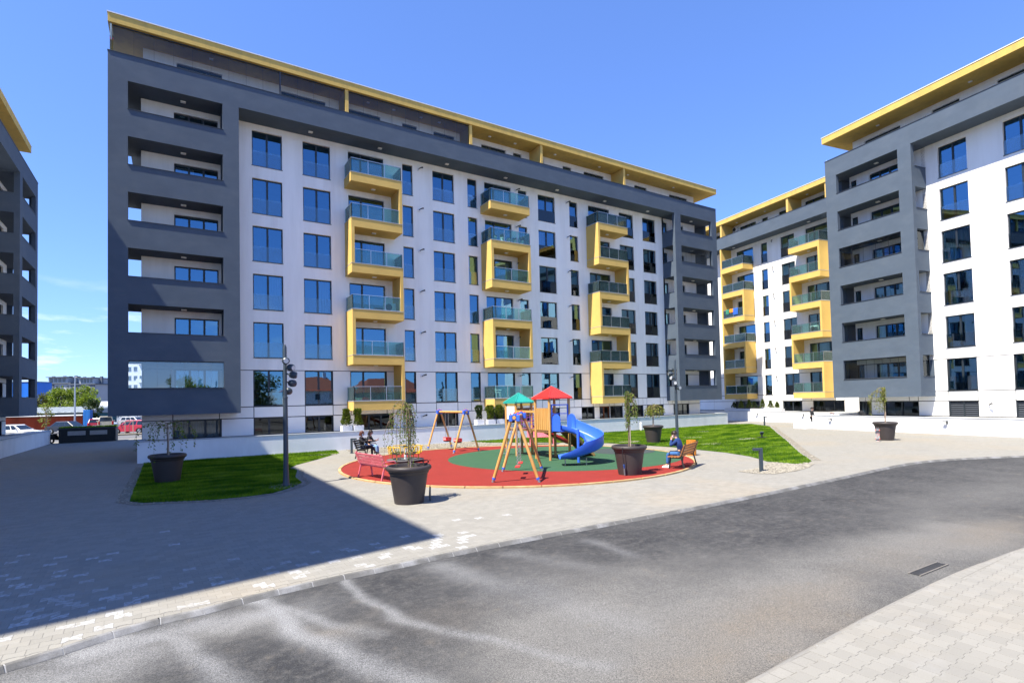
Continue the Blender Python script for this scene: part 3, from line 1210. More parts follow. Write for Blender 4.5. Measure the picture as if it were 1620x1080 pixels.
# ------------------------------------------------------------------ apartment buildings
PITCHZ = 2.95
WT, WB = 19.66, 17.48            # top and bottom of a French window in the top row
OT, OB = 20.03, 18.52            # top and bottom of a loggia opening in the top row


def zr(z, k):
    return z - PITCHZ * k


def window(b, u0, u1, z0, z1, v, leaves=2, guard=False, curtain=0, sill=True, split=None, pane=None):
    """dark framed window set in a reveal: frame with mullions, a pane per leaf, guard glass, sill, curtain"""
    fwid, fd = 0.065, 0.07
    vf = v + 0.13
    mb = MB()
    mb.box(u0, u0 + fwid, vf, vf + fd, z0, z1).box(u1 - fwid, u1, vf, vf + fd, z0, z1)
    mb.box(u0 + fwid, u1 - fwid, vf, vf + fd, z0, z0 + fwid).box(u0 + fwid, u1 - fwid, vf, vf + fd, z1 - fwid, z1)
    cuts = [u0 + fwid]
    for i in range(1, leaves):
        c = u0 + (u1 - u0) * (split[i - 1] if split else i / leaves)
        mb.box(c - 0.055, c + 0.055, vf - 0.012, vf + fd, z0 + fwid, z1 - fwid)
        cuts += [c - 0.055, c + 0.055]
    cuts.append(u1 - fwid)
    w = mb.build('window', FRAME, b)
    for i in range(leaves):
        a, c = cuts[2 * i], cuts[2 * i + 1]
        q = (rng.random() - 0.5) * 0.006
        pm = MB()
        vv = vf + 0.035
        pm.quad((a, vv + q, z0 + fwid), (c, vv - q, z0 + fwid), (c, vv - q * 0.6, z1 - fwid), (a, vv + q * 0.8, z1 - fwid))
        pm.build('pane', pane or PANE, w)
    if guard:
        MB().box(u0 + 0.02, u1 - 0.02, v + 0.05, v + 0.062, z0 + 0.02, z0 + 0.95).build('guard_glass', GUARD, w)
    if sill:
        MB().box(u0 - 0.03, u1 + 0.03, v - 0.035, v + 0.13, z0 - 0.03, z0 - 0.002).build('sill', TRIM, w)
    if curtain:
        cm = MB()
        spans = {1: [(u0 + 0.1, u1 - 0.1)], 2: [(u0 + 0.1, u0 + (u1 - u0) * 0.45)], 3: [(u0 + (u1 - u0) * 0.52, u1 - 0.1)], 4: [(u0 + 0.08, u0 + (u1 - u0) * 0.3), (u0 + (u1 - u0) * 0.7, u1 - 0.08)],
                 5: [(u0 + 0.1, u1 - 0.1)], 6: [(u0 + 0.1, u1 - 0.1)]}[curtain]
        for a, c in spans:
            n = max(6, int((c - a) / 0.05))
            top, bot = (z1 - 0.08, z0 + 0.08)
            pts = []
            for i in range(n + 1):
                x = a + (c - a) * i / n
                pts.append((x, vf + 0.24 + 0.028 * math.sin(i * 1.9) + 0.01 * math.sin(i * 0.7)))
            o = len(cm.v)
            for x, y in pts:
                cm.v += [(x, y, bot), (x, y, top)]
            for i in range(n):
                cm.f.append((o + 2 * i, o + 2 * i + 2, o + 2 * i + 3, o + 2 * i + 1))
        cm.build('curtain', CURTAINP if curtain == 5 else CURTAIN, w)
    return w


def louvre(b, u0, u1, z0, z1, v):
    """dark slatted vent"""
    mb = MB()
    f = 0.06
    mb.box(u0, u0 + f, v + 0.08, v + 0.16, z0, z1).box(u1 - f, u1, v + 0.08, v + 0.16, z0, z1)
    mb.box(u0 + f, u1 - f, v + 0.08, v + 0.16, z0, z0 + f).box(u0 + f, u1 - f, v + 0.08, v + 0.16, z1 - f, z1)
    c = (u0 + u1) / 2
    mb.box(c - 0.04, c + 0.04, v + 0.075, v + 0.16, z0 + f, z1 - f)
    w = mb.build('louvre', FRAME, b)
    MB().box(u0 + f, u1 - f, v + 0.17, v + 0.18, z0 + f, z1 - f).build('backing', BLACK, w)
    n = max(4, int((z1 - z0 - 2 * f) / 0.12))
    for a, d in ((u0 + f, c - 0.04), (c + 0.04, u1 - f)):
        for i in range(n):
            z = z0 + f + (z1 - z0 - 2 * f) * (i + 0.5) / n
            s = MB()
            s.add([(a, v + 0.10, z - 0.045), (d, v + 0.10, z - 0.045), (d, v + 0.155, z + 0.04), (a, v + 0.155, z + 0.04), (a, v + 0.11, z - 0.05), (d, v + 0.11, z - 0.05), (d, v + 0.165, z + 0.035), (a, v + 0.165, z + 0.035)],
                  [(0, 1, 2, 3), (7, 6, 5, 4), (0, 4, 5, 1), (2, 6, 7, 3)])
            s.build('slat', TRIM, w)
    return w


def ceiling_light(b, u, v, z, s=0.13):
    return MB().box(u - s, u + s, v - s * 0.75, v + s * 0.75, z - 0.06, z).build('ceiling_light', LAMPW, b, bevel=0.012)


def balcony(b, u0, u1, k, left, right, v0=0.02, v1=1.585, wl=None, wr=None):
    """ochre slab of row k with its side walls, glass railing and light; left/right: a wall on that side rises to the slab above"""
    zt, zb = zr(17.66, k), zr(17.08, k)
    up_ = zr(17.08, k - 1)
    s = MB().box(u0, u1, v0, v1, zb, zt).build('balcony', YELLOW, b)
    MB().box(u0 - 0.015, u1 + 0.015, v0 - 0.02, v1, zt + 0.002, zt + 0.03).build('coping', COPING, s)
    for side, a, c in ((left, u0, u0 + 0.2), (right, u1 - 0.2, u1)):
        if side:
            MB().box(a, c, v0, v1, zt + 0.033, up_ - 0.003).build('side_wall', YELLOW, s)
    ceiling_light(s, (u0 + u1) / 2, 0.8, zb - 0.001)
    # railing: posts, hand rail, foot rail
    r = MB()
    a = u0 + (0.2 if left else 0.05)
    c = u1 - (0.2 if right else 0.05)
    vz = v0 + 0.07
    h0, h1 = zt + 0.05, zt + 0.95
    runs = [((a, vz), (c, vz))]
    if not left:
        runs.append(((a, vz), (a, v1 - 0.03)))
    if not right:
        runs.append(((c, vz), (c, v1 - 0.03)))
    panes = []
    for p, q in runs:
        L = math.hypot(q[0] - p[0], q[1] - p[1])
        n = max(1, round(L / 1.25))
        r.bar((*p, h1), (*q, h1), 0.045, 0.03)
        r.bar((*p, h0), (*q, h0), 0.03, 0.03)
        for i in range(n + 1):
            x, y = p[0] + (q[0] - p[0]) * i / n, p[1] + (q[1] - p[1]) * i / n
            r.bar((x, y, h0 - 0.02), (x, y, h1), 0.034)
        for i in range(n):
            e0, e1 = (i / n + 0.025 / L), ((i + 1) / n - 0.025 / L)
            panes.append(((p[0] + (q[0] - p[0]) * e0, p[1] + (q[1] - p[1]) * e0), (p[0] + (q[0] - p[0]) * e1, p[1] + (q[1] - p[1]) * e1)))
    r.build('railing', METAL, s)
    for p, q in panes:
        MB().bar((*p, (h0 + h1) / 2), (*q, (h0 + h1) / 2), 0.01, h1 - h0 - 0.06).build('rail_pane', RAILGLASS, s)
    return s


def glazing(b, u0, u1, z0, z1, v, step=0.93, m=None):
    """row of frameless folding panes in a thin track"""
    g_ = MB().box(u0, u1, v - 0.03, v + 0.03, z0, z0 + 0.045).box(u0, u1, v - 0.03, v + 0.03, z1 - 0.05, z1).build('glazing', TRIM, b)
    n = max(1, round((u1 - u0) / step))
    for i in range(n):
        a, c = u0 + (u1 - u0) * i / n + 0.006, u0 + (u1 - u0) * (i + 1) / n - 0.006
        q = (rng.random() - 0.5) * 0.008
        MB().quad((a, v + q, z0 + 0.045), (c, v - q, z0 + 0.045), (c, v - q, z1 - 0.05), (a, v + q, z1 - 0.05)).build('glazing_pane', m or CLEARGLASS, g_)
        if i:
            MB().box(a - 0.010, a - 0.002, v - 0.008, v + 0.008, z0 + 0.045, z1 - 0.05).build('edge_seal', TRIM if m is None else COPING, g_)
    return g_


def wall_bracket(b, u, v, z):
    """small black pipe outlet with its white rose"""
    mb = MB()
    mb.box(u - 0.09, u + 0.05, v - 0.05, v - 0.002, z - 0.09, z + 0.09)
    o = mb.build('outlet_box', PLASTICW, b)
    m2 = MB().tube([(u, v - 0.05, z + 0.02), (u + 0.02, v - 0.16, z + 0.05), (u + 0.14, v - 0.26, z + 0.10), (u + 0.24, v - 0.28, z + 0.12)], [0.03, 0.03, 0.045, 0.06], 7)
    m2.build('camera_head', BLACK, o)
    return o


def tower(b, u0, u1, a, c, depth, lw, rw, wall_v, left_open=None, right_open=None, back=None, rows=range(6)):
    """dark frame of loggias; left_open/right_open (v0, v1) opens that side at each floor"""
    hs = [(a, c, zr(OB, k), zr(OT, k)) for k in rows]
    z0, z1 = 2.39, 21.41
    MB().wall(u0, u1, z0, z1, 0, 0.28, hs).build('loggia_front', DARK, b)
    for (x0, x1, op) in ((u0, u0 + lw, left_open), (u1 - rw, u1, right_open)):
        hh = [(op[0], op[1], zr(OB, k), zr(OT, k)) for k in rows] if op else []
        MB().wall(0.28, depth, z0, z1, x0, x1, hh, axis='v').build('loggia_side', DARK, b)
    if back:
        MB().wall(back[0], back[1], z0, z1, depth - 0.2, depth, [(back[0] + 0.02, back[1], zr(OB, k), zr(OT, k)) for k in rows]).build('loggia_back', DARK, b)
    for k in rows:
        s = MB().box(u0 + lw, u1 - rw, 0.28, depth - (0.2 if back else 0), zr(OT, k), zr(OT, k) + 0.24).build('loggia_slab', DARK, b)
        ceiling_light(s, (a + c) / 2 + 0.3, 0.85, zr(OT, k) - 0.001)
        MB().box(a - 0.02, c + 0.02, -0.035, 0.30, zr(OB, k) + 0.002, zr(OB, k) + 0.028).build('parapet_cap', TRIM, b)
        if left_open:
            MB().box(u0 - 0.03, u0 + lw + 0.02, left_open[0], left_open[1] - 0.005, zr(OB, k) + 0.002, zr(OB, k) + 0.028).build('parapet_cap', TRIM, b)
        if right_open:
            MB().box(u1 - rw - 0.02, u1 + 0.03, right_open[0], right_open[1] - 0.005, zr(OB, k) + 0.002, zr(OB, k) + 0.028).build('parapet_cap', TRIM, b)
    MB().box(u0 + lw, u1 - rw, 0.28, depth - (0.2 if back else 0), 2.39, 2.6).build('loggia_slab', DARK, b)


def shell(b, u0, u1, wv, depth, holes, z0=4.95, z1=20.05):
    """main white wall with its openings, plain end and back walls, rooms behind"""
    MB().wall(u0, u1, z0, z1, wv, wv + 0.25, holes).build('wall', WHITE, b)
    for a, c in ((u0, u0 + 0.25), (u1 - 0.25, u1)):
        MB().box(a, c, wv + 0.25, depth - 0.25, 0, 20.35).build('end_wall', WHITE, b)
    MB().box(u0, u1, depth - 0.25, depth, 0, 20.35).build('back_wall', WHITE, b)
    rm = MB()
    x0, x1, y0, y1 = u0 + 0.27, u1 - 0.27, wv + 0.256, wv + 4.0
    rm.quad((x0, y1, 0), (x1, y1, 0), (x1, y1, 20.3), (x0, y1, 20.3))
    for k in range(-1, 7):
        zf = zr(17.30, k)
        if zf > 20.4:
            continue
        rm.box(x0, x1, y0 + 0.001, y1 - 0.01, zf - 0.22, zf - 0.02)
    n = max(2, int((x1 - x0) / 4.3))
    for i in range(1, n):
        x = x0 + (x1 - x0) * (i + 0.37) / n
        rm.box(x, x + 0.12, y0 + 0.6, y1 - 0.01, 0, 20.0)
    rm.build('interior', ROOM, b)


def base_panels(b, u0, u1, wv, first, lower, zs=(1.0, 2.05, 2.72, 4.93)):
    """ground storey: cladding panels with recessed joints on a dark backing; first/lower: openings of the two storeys"""
    hs = [(a, c, 2.77, 4.93) for a, c in first] + [(a, c, 0.98, 2.05) for a, c in lower]
    MB().wall(u0 + 0.01, u1 - 0.01, 0.0, 4.95, wv + 0.035, wv + 0.25, hs).build('backing_wall', JOINT, b)
    strips = [(zs[0], zs[1], lower), (zs[1], zs[2], None), (zs[2], zs[3], first)]
    for i, (z0, z1, ops) in enumerate(strips):
        edges = {u0, u1}
        for a, c in (ops if ops is not None else list(lower) + list(first)):
            edges |= {a, c}
        es = sorted(edges)
        merged = [es[0]]
        for e_ in es[1:]:
            if e_ - merged[-1] > 0.35 or ops is not None:
                merged.append(e_)
        if merged[-1] != u1:
            merged[-1] = u1
        for a, c in zip(merged[:-1], merged[1:]):
            mid = (a + c) / 2
            if ops is not None and any(p < mid < q for p, q in ops):
                continue
            if c - a < 0.06:
                continue
            zz0 = z0 + 0.012
            if i == 2 and False:
                zz0 = 2.77
            n = max(1, int((c - a) / 3.2))
            for j in range(n):
                p, q = a + (c - a) * j / n, a + (c - a) * (j + 1) / n
                pr_ = rng.random() * 0.004
                MB().box(p + 0.024, q - 0.024, wv + pr_, wv + 0.033, zz0 + 0.014, z1 - 0.026).build('cladding_panel', PANELW, b)


def eaves(b, u0, u1, v0, depth, zs=22.93, zt=23.41):
    r = MB().box(u0, u1, v0, depth + 0.4, zs, zt).build('roof', ROOFY, b)
    MB().box(u0 - 0.03, u1 + 0.03, v0 - 0.03, depth + 0.43, zt + 0.002, zt + 0.05).build('roof_edge', PLASTICW, r)
    return r


def attic(b, u0, u1, av, depth, wins):
    MB().wall(u0, u1, 20.36, 22.93, av, av + 0.25, [(a, c, 20.6, 22.58) for a, c in wins]).build('attic_wall', WHITE, b)
    for a, c in ((u0, u0 + 0.25), (u1 - 0.25, u1)):
        MB().box(a, c, av + 0.25, depth - 0.25, 20.36, 22.93).build('attic_end', WHITE, b)
    MB().box(u0, u1, depth - 0.25, depth, 20.36, 22.93).build('attic_back', WHITE, b)
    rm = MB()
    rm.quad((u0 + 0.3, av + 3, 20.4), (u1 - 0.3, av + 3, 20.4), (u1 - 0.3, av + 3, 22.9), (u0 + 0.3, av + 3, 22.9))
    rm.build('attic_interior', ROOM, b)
    for i, (a, c) in enumerate(wins):
        window(b, a, c, 20.6, 22.58, av, 3 if c - a > 2 else (2 if c - a > 1.2 else 1), curtain=(0, 1, 0, 2, 0)[i % 5], sill=False)


def band(b, u0, u1, av):
    """dark parapet beam of the roof terrace with its floor"""
    MB().box(u0, u1, 0, 0.25, 20.05, 21.41).build('parapet_beam', DARK, b)


def terrace_floor(b, u0, u1, av, depth):
    MB().box(u0, u1, 0.252, depth - 0.26, 20.052, 20.352).build('terrace_slab', DARK, b)


def terrace_cap(b, u0, u1):
    MB().box(u0 - 0.02, u1 + 0.02, -0.03, 0.28, 21.412, 21.445).build('parapet_cap', TRIM, b)


CURT = [0, 0, 1, 0, 3, 0, 0, 2, 0, 1, 0, 4, 0, 0, 2, 0, 0, 3]
WV = 1.59

# ---- building A: the long block facing the playground
A = thing('apartment_building', 'long seven storey white apartment block behind the playground, charcoal loggias at both ends', 'apartment building', (0, 34.28, 0), 0, 'apartment blocks round the courtyard')
a_dbl = [(4.19, 5.91), (7.14, 8.86), (16.14, 17.86), (25.51, 27.24), (37.48, 39.17)]
a_door = [(10.02, 12.47), (20.47, 22.90), (30.88, 33.32)]
a_nar = [(13.83, 14.60), (19.0, 19.80), (23.57, 24.39), (28.78, 29.66)]
a_misc = [(34.52, 36.28), (0.15, 2.36), (-0.0, 0.0)][:2]
a_tow = [(40.3, 40.86), (42.2, 43.2)]
cols = a_dbl + a_door + a_nar + a_misc + a_tow
holes = [(a, c, zr(WB, k), zr(WT, k)) for a, c in cols for k in range(5)]
shell(A, -1.4, 44.87, WV, 14.0, holes)
a_lower = [(4.19, 5.91), (7.14, 8.86), (10.4, 12.9), (16.14, 17.86), (20.3, 24.2), (25.51, 27.24), (29.6, 31.0), (31.6, 32.75), (32.85, 34.3), (35.0, 36.9), (37.4, 39.6), (41.0, 43.2), (0.05, 2.45)]
base_panels(A, -1.4, 44.87, WV, cols, sorted(a_lower))
ci = 0
for k in range(6):
    for a, c in a_dbl:
        ci += 1
        cu = CURT[ci % len(CURT)]
        if (a, k) == (4.19, 3) or (a, k) == (7.14, 3):
            cu = 3
        elif (a, k) == (16.14, 1):
            cu = 1
        elif (a, k) in ((4.19, 0), (4.19, 1), (4.19, 2), (7.14, 0), (7.14, 1), (7.14, 2), (16.14, 0), (16.14, 2)):
            cu = 0
        z0, z1 = (zr(WB, k), zr(WT, k)) if k < 5 else (2.77, 4.93)
        window(A, a, c, z0, z1, WV, 2, True, cu)
    for a, c in a_door:
        z0, z1 = (zr(WB, k), zr(WT, k)) if k < 5 else (2.77, 4.93)
        ci += 1
        window(A, a, c, z0, z1, WV, 2, False, CURT[(ci * 5) % len(CURT)], False, split=[0.36])
    for a, c in a_nar:
        z0, z1 = (zr(WB, k), zr(WT, k)) if k < 5 else (2.77, 4.93)
        window(A, a, c, z0, z1, WV, 1, a != 23.57, 0)
    for a, c in a_misc:
        z0, z1 = (zr(WB, k), zr(WT, k)) if k < 5 else (2.77, 4.93)
        ci += 1
        window(A, a, c, z0, z1, WV, 3 if c - a > 2 else 2, a > 3, CURT[(ci * 7) % len(CURT)], a > 3)
    for a, c in a_tow:
        z0, z1 = (zr(WB, k), zr(WT, k)) if k < 5 else (2.77, 4.93)
        window(A, a, c, z0, z1, WV, 1, False, 1 if a > 42 else 0, False)
    for u, dz in ((15.05, 0.0), (28.45, -0.05), (23.35, 0.05)):
        wall_bracket(A, u, WV if k < 5 else WV, (zr(19.45, k) if k < 5 else 4.6) + dz)
wall_bracket(A, 15.05, WV, 1.75)
for i, (a, c) in enumerate(sorted(a_lower)):
    if (a, c) == (20.3, 24.2):
        louvre(A, a, c, 0.98, 2.05, WV)
    else:
        w = window(A, a, c, 0.98, 2.05, WV, 3 if c - a > 2.2 else 2, False, 1 if a < 1 else 0, False, pane=PANED)
        if (a, c) == (31.6, 32.75):
            w.data.materials[0] = mat('brown_door_paint', (0.20, 0.065, 0.022), 0.5, 0.15, 3)
# balconies: which side wall closes which row (row r lies between slab r-1 above and slab r below)
for k in range(6):
    balcony(A, 9.75, 13.18, k, k in (2, 4), k in (1, 3, 5))
    balcony(A, 20.08, 23.6, k, k in (2, 4), k in (2, 4))
    balcony(A, 30.58, 34.0, k, k in (1, 3, 5), k in (2, 4))
tower(A, -2.76, 3.33, -1.91, 2.50, 2.75, 0.36, 0.83, WV, back=(-2.4, -1.41))
# right tower: its inner side stands on the wall, the left flank is open with parapets
tower(A, 40.11, 46.19, 40.93, 45.40, 2.9, 0.24, 0.28, WV, left_open=(0.30, WV), right_open=(0.35, 1.25))
band(A, 3.33, 40.11, 2.3)
terrace_floor(A, -2.3, 45.8, 2.3, 14.0)
terrace_cap(A, -2.76, 46.19)
for u in (7.5, 12.0, 17.0, 22.0, 27.0, 32.2, 37.5):
    ceiling_light(A, u, 0.9, 20.05)
attic(A, -1.3, 44.87, 1.6, 14.0, [(0.3, 2.6), (5.9, 8.6), (10.0, 12.3), (13.9, 15.0), (16.3, 18.0), (19.0, 19.5), (20.3, 22.5), (23.2, 24.0), (25.3, 26.2), (28.2, 29.1), (30.5, 32.8), (34.4, 35.0), (36.6, 38.2), (41.3, 43.9)])
eaves(A, -2.76, 46.3, -0.06, 14.0)
for u in (9.47, 18.45, 24.77, 33.7):
    MB().box(u, u + 0.21, 0.29, 1.598, 20.36, 22.928).build('terrace_fin', YELLOW, A)
    MB().box(u, u + 0.21, 0.02, 0.288, 21.448, 22.928).build('terrace_fin', YELLOW, A)
for a, c in ((-2.55, 5.55), (5.65, 9.45), (9.7, 18.43)):
    glazing(A, a, c, 21.45, 22.92, 0.14, 0.95)
MB().box(5.56, 5.64, 0.08, 0.2, 21.45, 22.92).build('terrace_post', TRIM, A)
MB().box(-2.68, -2.60, 0.08, 1.6, 21.45, 22.92).build('terrace_post', CLEARGLASS, A)
for u in (2.0, 11.2, 13.0, 15.0, 16.4, 20.6, 22.9, 26.8, 31.6, 35.0, 41.0):
    ceiling_light(A, u, 0.8, 22.929, 0.1)
glazing(A, -1.90, 2.49, zr(OB, 5) + 0.03, zr(OT, 5), 0.12, 0.63, LOGGIAGLASS)
glazing(A, 40.95, 45.38, zr(OB, 1) + 0.03, zr(OT, 1), 0.12, 0.75)
for u, dv in ((22.3, 5),):
    MB().tube([(u, dv, 23.46), (u, dv, 25.2), (u, dv, 26.0)], [0.02, 0.015, 0.006], 6).build('antenna', PLASTICW, A)

# ---- building B: grey loggia tower block on the right
TB = 0.167
RZB = math.atan2(-math.cos(TB), -math.sin(TB))
B = thing('apartment_building', 'grey fronted apartment block on the right with a wide loggia tower, nearest the road', 'apartment building', (44.77, 22.84, 0), RZB, 'apartment blocks round the courtyard')
b_dbl = [(7.24, 8.96), (10.95, 12.67), (14.6, 16.3)]
b_tow = [(2.47, 4.69), (0.95, 1.45)]
holes = [(a, c, zr(WB, k), zr(WT, k)) for a, c in b_dbl + b_tow for k in range(5)]
shell(B, 0.9, 21.0, WV, 12.0, holes)
b_lower = [(0.95, 1.9), (2.9, 5.3), (7.24, 8.96), (10.95, 12.67), (14.6, 16.3)]
base_panels(B, 0.9, 21.0, WV, sorted(b_dbl + b_tow), b_lower)
for k in range(6):
    z0, z1 = (zr(WB, k), zr(WT, k)) if k < 5 else (2.77, 4.93)
    for a, c in b_dbl:
        cu = 0
        if k == 3:
            cu = 5
        elif k == 2 and a < 8:
            cu = 1
        window(B, a, c, z0, z1, WV, 2, True, cu)
    for a, c in b_tow:
        window(B, a, c, z0, z1, WV, 3 if c - a > 1 else 1, False, 2 if k == 4 else 0, False)
for a, c in b_lower:
    if a > 7:
        louvre(B, a, c, 0.98, 2.05, WV)
    else:
        window(B, a, c, 0.98, 2.05, WV, 2, False, 0, False, pane=PANED)
wall_bracket(B, 9.6, WV, 1.75)
tower(B, 0, 6.453, 0.905, 5.563, 2.9, 0.3, 0.27, WV, left_open=(0.4, 1.5), right_open=(0.34, WV))
band(B, 6.453, 21.0, 2.3)
terrace_floor(B, 0.3, 20.9, 2.3, 12.0)
terrace_cap(B, 0, 21.0)
attic(B, 1.0, 20.9, 2.0, 12.0, [(1.95, 4.65), (6.8, 8.5), (10.6, 13.2), (15, 17)])
eaves(B, -0.15, 21.4, -0.06, 12.0)
for u in (3.6, 9.6, 14.2):
    ceiling_light(B, u, 1.1, 22.929, 0.1)
glazing(B, 0.91, 5.55, zr(OB, 2) + 0.03, zr(OT, 2), 0.12, 0.9)
glazing(B, 0.91, 5.55, zr(OB, 5) + 0.03, zr(OT, 5), 0.12, 0.58)
MB().box(6.19, 6.20, 0.36, 1.56, zr(OB, 2) + 0.03, zr(OT, 2)).build('side_pane', CLEARGLASS, B)
MB().box(6.19, 6.20, 0.36, 1.56, zr(OB, 5) + 0.03, zr(OT, 5)).build('side_pane', CLEARGLASS, B)

# ---- building B2: the set back wing with yellow balconies between A and B
TB2 = 0.16
RZB2 = math.atan2(-math.cos(TB2), -math.sin(TB2))
W = thing('apartment_building', 'set back apartment block with two ochre balcony columns, left of the grey tower block', 'apartment building', (55.17, 40.85, 0), RZB2, 'apartment blocks round the courtyard')
w_dbl = [(7.42, 9.1)]
w_nar = [(4.82, 5.66)]
w_door = [(1.25, 3.73), (10.4, 13.0)]
cols = w_dbl + w_nar + w_door
holes = [(a, c, zr(WB, k), zr(WT, k)) for a, c in cols for k in range(5)]
shell(W, -6.5, 19.0, WV, 12.0, holes)
w_lower = [(0.4, 3.9), (7.0, 9.3), (10.6, 13.9)]
base_panels(W, -6.5, 19.0, WV, sorted(cols), w_lower)
for k in range(6):
    z0, z1 = (zr(WB, k), zr(WT, k)) if k < 5 else (2.77, 4.93)
    window(W, *w_dbl[0], z0, z1, WV, 2, True, (0, 0, 3, 0, 0, 4)[k])
    window(W, *w_nar[0], z0, z1, WV, 1, True, (0, 0, 1, 0, 0, 0)[k])
    for a, c in w_door:
        window(W, a, c, z0, z1, WV, 2, False, (0, 1, 0, 0, 2, 1)[k] if a < 5 else (0, 0, 3, 0, 0, 0)[k], False, split=[0.36])
    wall_bracket(W, 6.35, WV, (zr(19.45, k) if k < 5 else 4.6))
for a, c in w_lower:
    window(W, a, c, 0.98, 2.05, WV, 3 if c - a > 3 else 2, False, 0, False, pane=PANED)
for k in range(6):
    balcony(W, 0.3, 3.67, k, True, k in (2, 4))
    balcony(W, 9.62, 13.1, k, k in (2, 4), k in (1, 3, 5))
for u in (-6.0, 0.45, 9.58, 13.9):
    MB().box(u, u + 0.24, 0.29, 1.998, 20.36, 22.928).build('terrace_fin', YELLOW, W)
    MB().box(u, u + 0.24, 0.02, 0.288, 21.448, 22.928).build('terrace_fin', YELLOW, W)
band(W, -6.5, 19.0, 2.3)
terrace_floor(W, -6.3, 18.9, 2.3, 12.0)
terrace_cap(W, -6.5, 19.0)
attic(W, -6.4, 18.9, 2.0, 12.0, [(-3.6, -1.2), (1.55, 3.9), (4.75, 5.55), (7.0, 8.0), (10.2, 12.8), (15, 17)])
eaves(W, -6.6, 19.1, -0.06, 12.0)
for u in (2.0, 6.0, 11.2):
    ceiling_light(W, u, 1.1, 22.929, 0.1)
for u in (1.6, 11.4):
    ceiling_light(W, u, 0.9, 20.05)
MB().tube([(11.3, 4, 23.46), (11.3, 4, 25.6), (11.3, 4, 26.8)], [0.025, 0.018, 0.008], 6).build('antenna', PLASTICW, W)

# ---- building C: the block on the left whose shade crosses the paving
C_ = thing('apartment_building', 'shaded apartment block at the left edge with charcoal loggias and ochre eaves', 'apartment building', (-9.25, 0, 0), PI / 2, 'apartment blocks round the courtyard')
c_dbl = [(46.0, 47.7), (36, 37.7), (31, 32.7)]
c_door = [(40.8, 43.2)]
holes = [(a, c, zr(WB, k), zr(WT, k)) for a, c in c_dbl + c_door + [(53, 55.2)] for k in range(5)]
shell(C_, 10.0, 56.2, WV, 12.5, holes)
base_panels(C_, 10.0, 56.2, WV, sorted(c_dbl + c_door + [(53, 55.2)]), [(40.5, 43), (46.0, 47.7), (53, 55)])
for k in range(6):
    z0, z1 = (zr(WB, k), zr(WT, k)) if k < 5 else (2.77, 4.93)
    for a, c in c_dbl:
        window(C_, a, c, z0, z1, WV, 2, True, 0)
    window(C_, 40.8, 43.2, z0, z1, WV, 2, False, 0, False)
    window(C_, 53, 55.2, z0, z1, WV, 3, False, 0, False)
    balcony(C_, 40.4, 43.8, k, k in (1, 3, 5), k in (2, 4))
for a, c in [(40.5, 43), (46.0, 47.7), (53, 55)]:
    window(C_, a, c, 0.98, 2.05, WV, 2, False, 0, False)
tower(C_, 51.55, 57.7, 52.35, 56.9, 2.75, 0.25, 0.3, WV, left_open=(0.34, WV), right_open=(0.5, 1.5), back=(56.2, 57.4))
band(C_, 9.2, 51.55, 2.3)
terrace_floor(C_, 9.3, 57.3, 2.3, 12.5)
terrace_cap(C_, 9.2, 57.7)
attic(C_, 10.5, 54.2, 2.3, 12.5, [(46.5, 48.5), (50.5, 53)])
# the near end of this roof is cut at a slant
rp = [(7.5, 0.0), (55.2, 0.0), (55.2, 12.9), (5.25, 12.9)]
r_ = MB().prism(rp, 22.93, 23.41).build('roof', ROOFY, C_, fix=True)
MB().prism([(x, y - 0.03 if y == 0 else y) for x, y in rp], 23.412, 23.46).build('roof_edge', PLASTICW, r_, fix=True)
for u in (43, 48.5, 52.5):
    ceiling_light(C_, u, 1.0, 22.929, 0.12)

# ---- podium walls with their terraces
LOWW = mat('low_wall_render', (0.78, 0.79, 0.80), 0.85, 0.06, 0.9, 0.2, 60, tint=(0.62, 0.63, 0.63), tfac=0.4, tscale=0.8, stretch=(1, 1, 0.4))
TERR = mat('terrace_slabs', (0.42, 0.42, 0.41), 0.85, 0.12, 1.5, 0.15, 60)
pw = thing('low_wall', 'long low white render wall with grey coping in front of the long block', 'low wall', (0, 0, 0), 0, 'low terrace walls')
MB().box(-1.48, 45.5, 33.2, 33.45, -0.05, 1.06).build('wall', LOWW, pw)
MB().box(-1.48, -1.23, 33.452, 35.7, -0.05, 1.06).build('wall', LOWW, pw)
MB().box(45.25, 45.5, 33.452, 46, -0.05, 1.06).build('wall', LOWW, pw)
for i in range(24):
    a = -1.52 + i * 1.96
    MB().box(a + 0.004, min(a + 1.956, 45.54), 33.17, 33.48, 1.062, 1.10).build('coping_slab', COPING, pw)
MB().box(-1.52, -1.19, 33.482, 35.7, 1.062, 1.10).build('coping_slab', COPING, pw)
MB().box(45.21, 45.54, 33.482, 46, 1.062, 1.10).build('coping_slab', COPING, pw)
kind(MB().box(-1.22, 45.24, 33.46, 35.86, -0.02, 1.0).build('terrace', TERR), 'structure')
kind(MB().box(45.0, 45.24, 35.87, 46, -0.02, 1.0).build('terrace', TERR), 'structure')

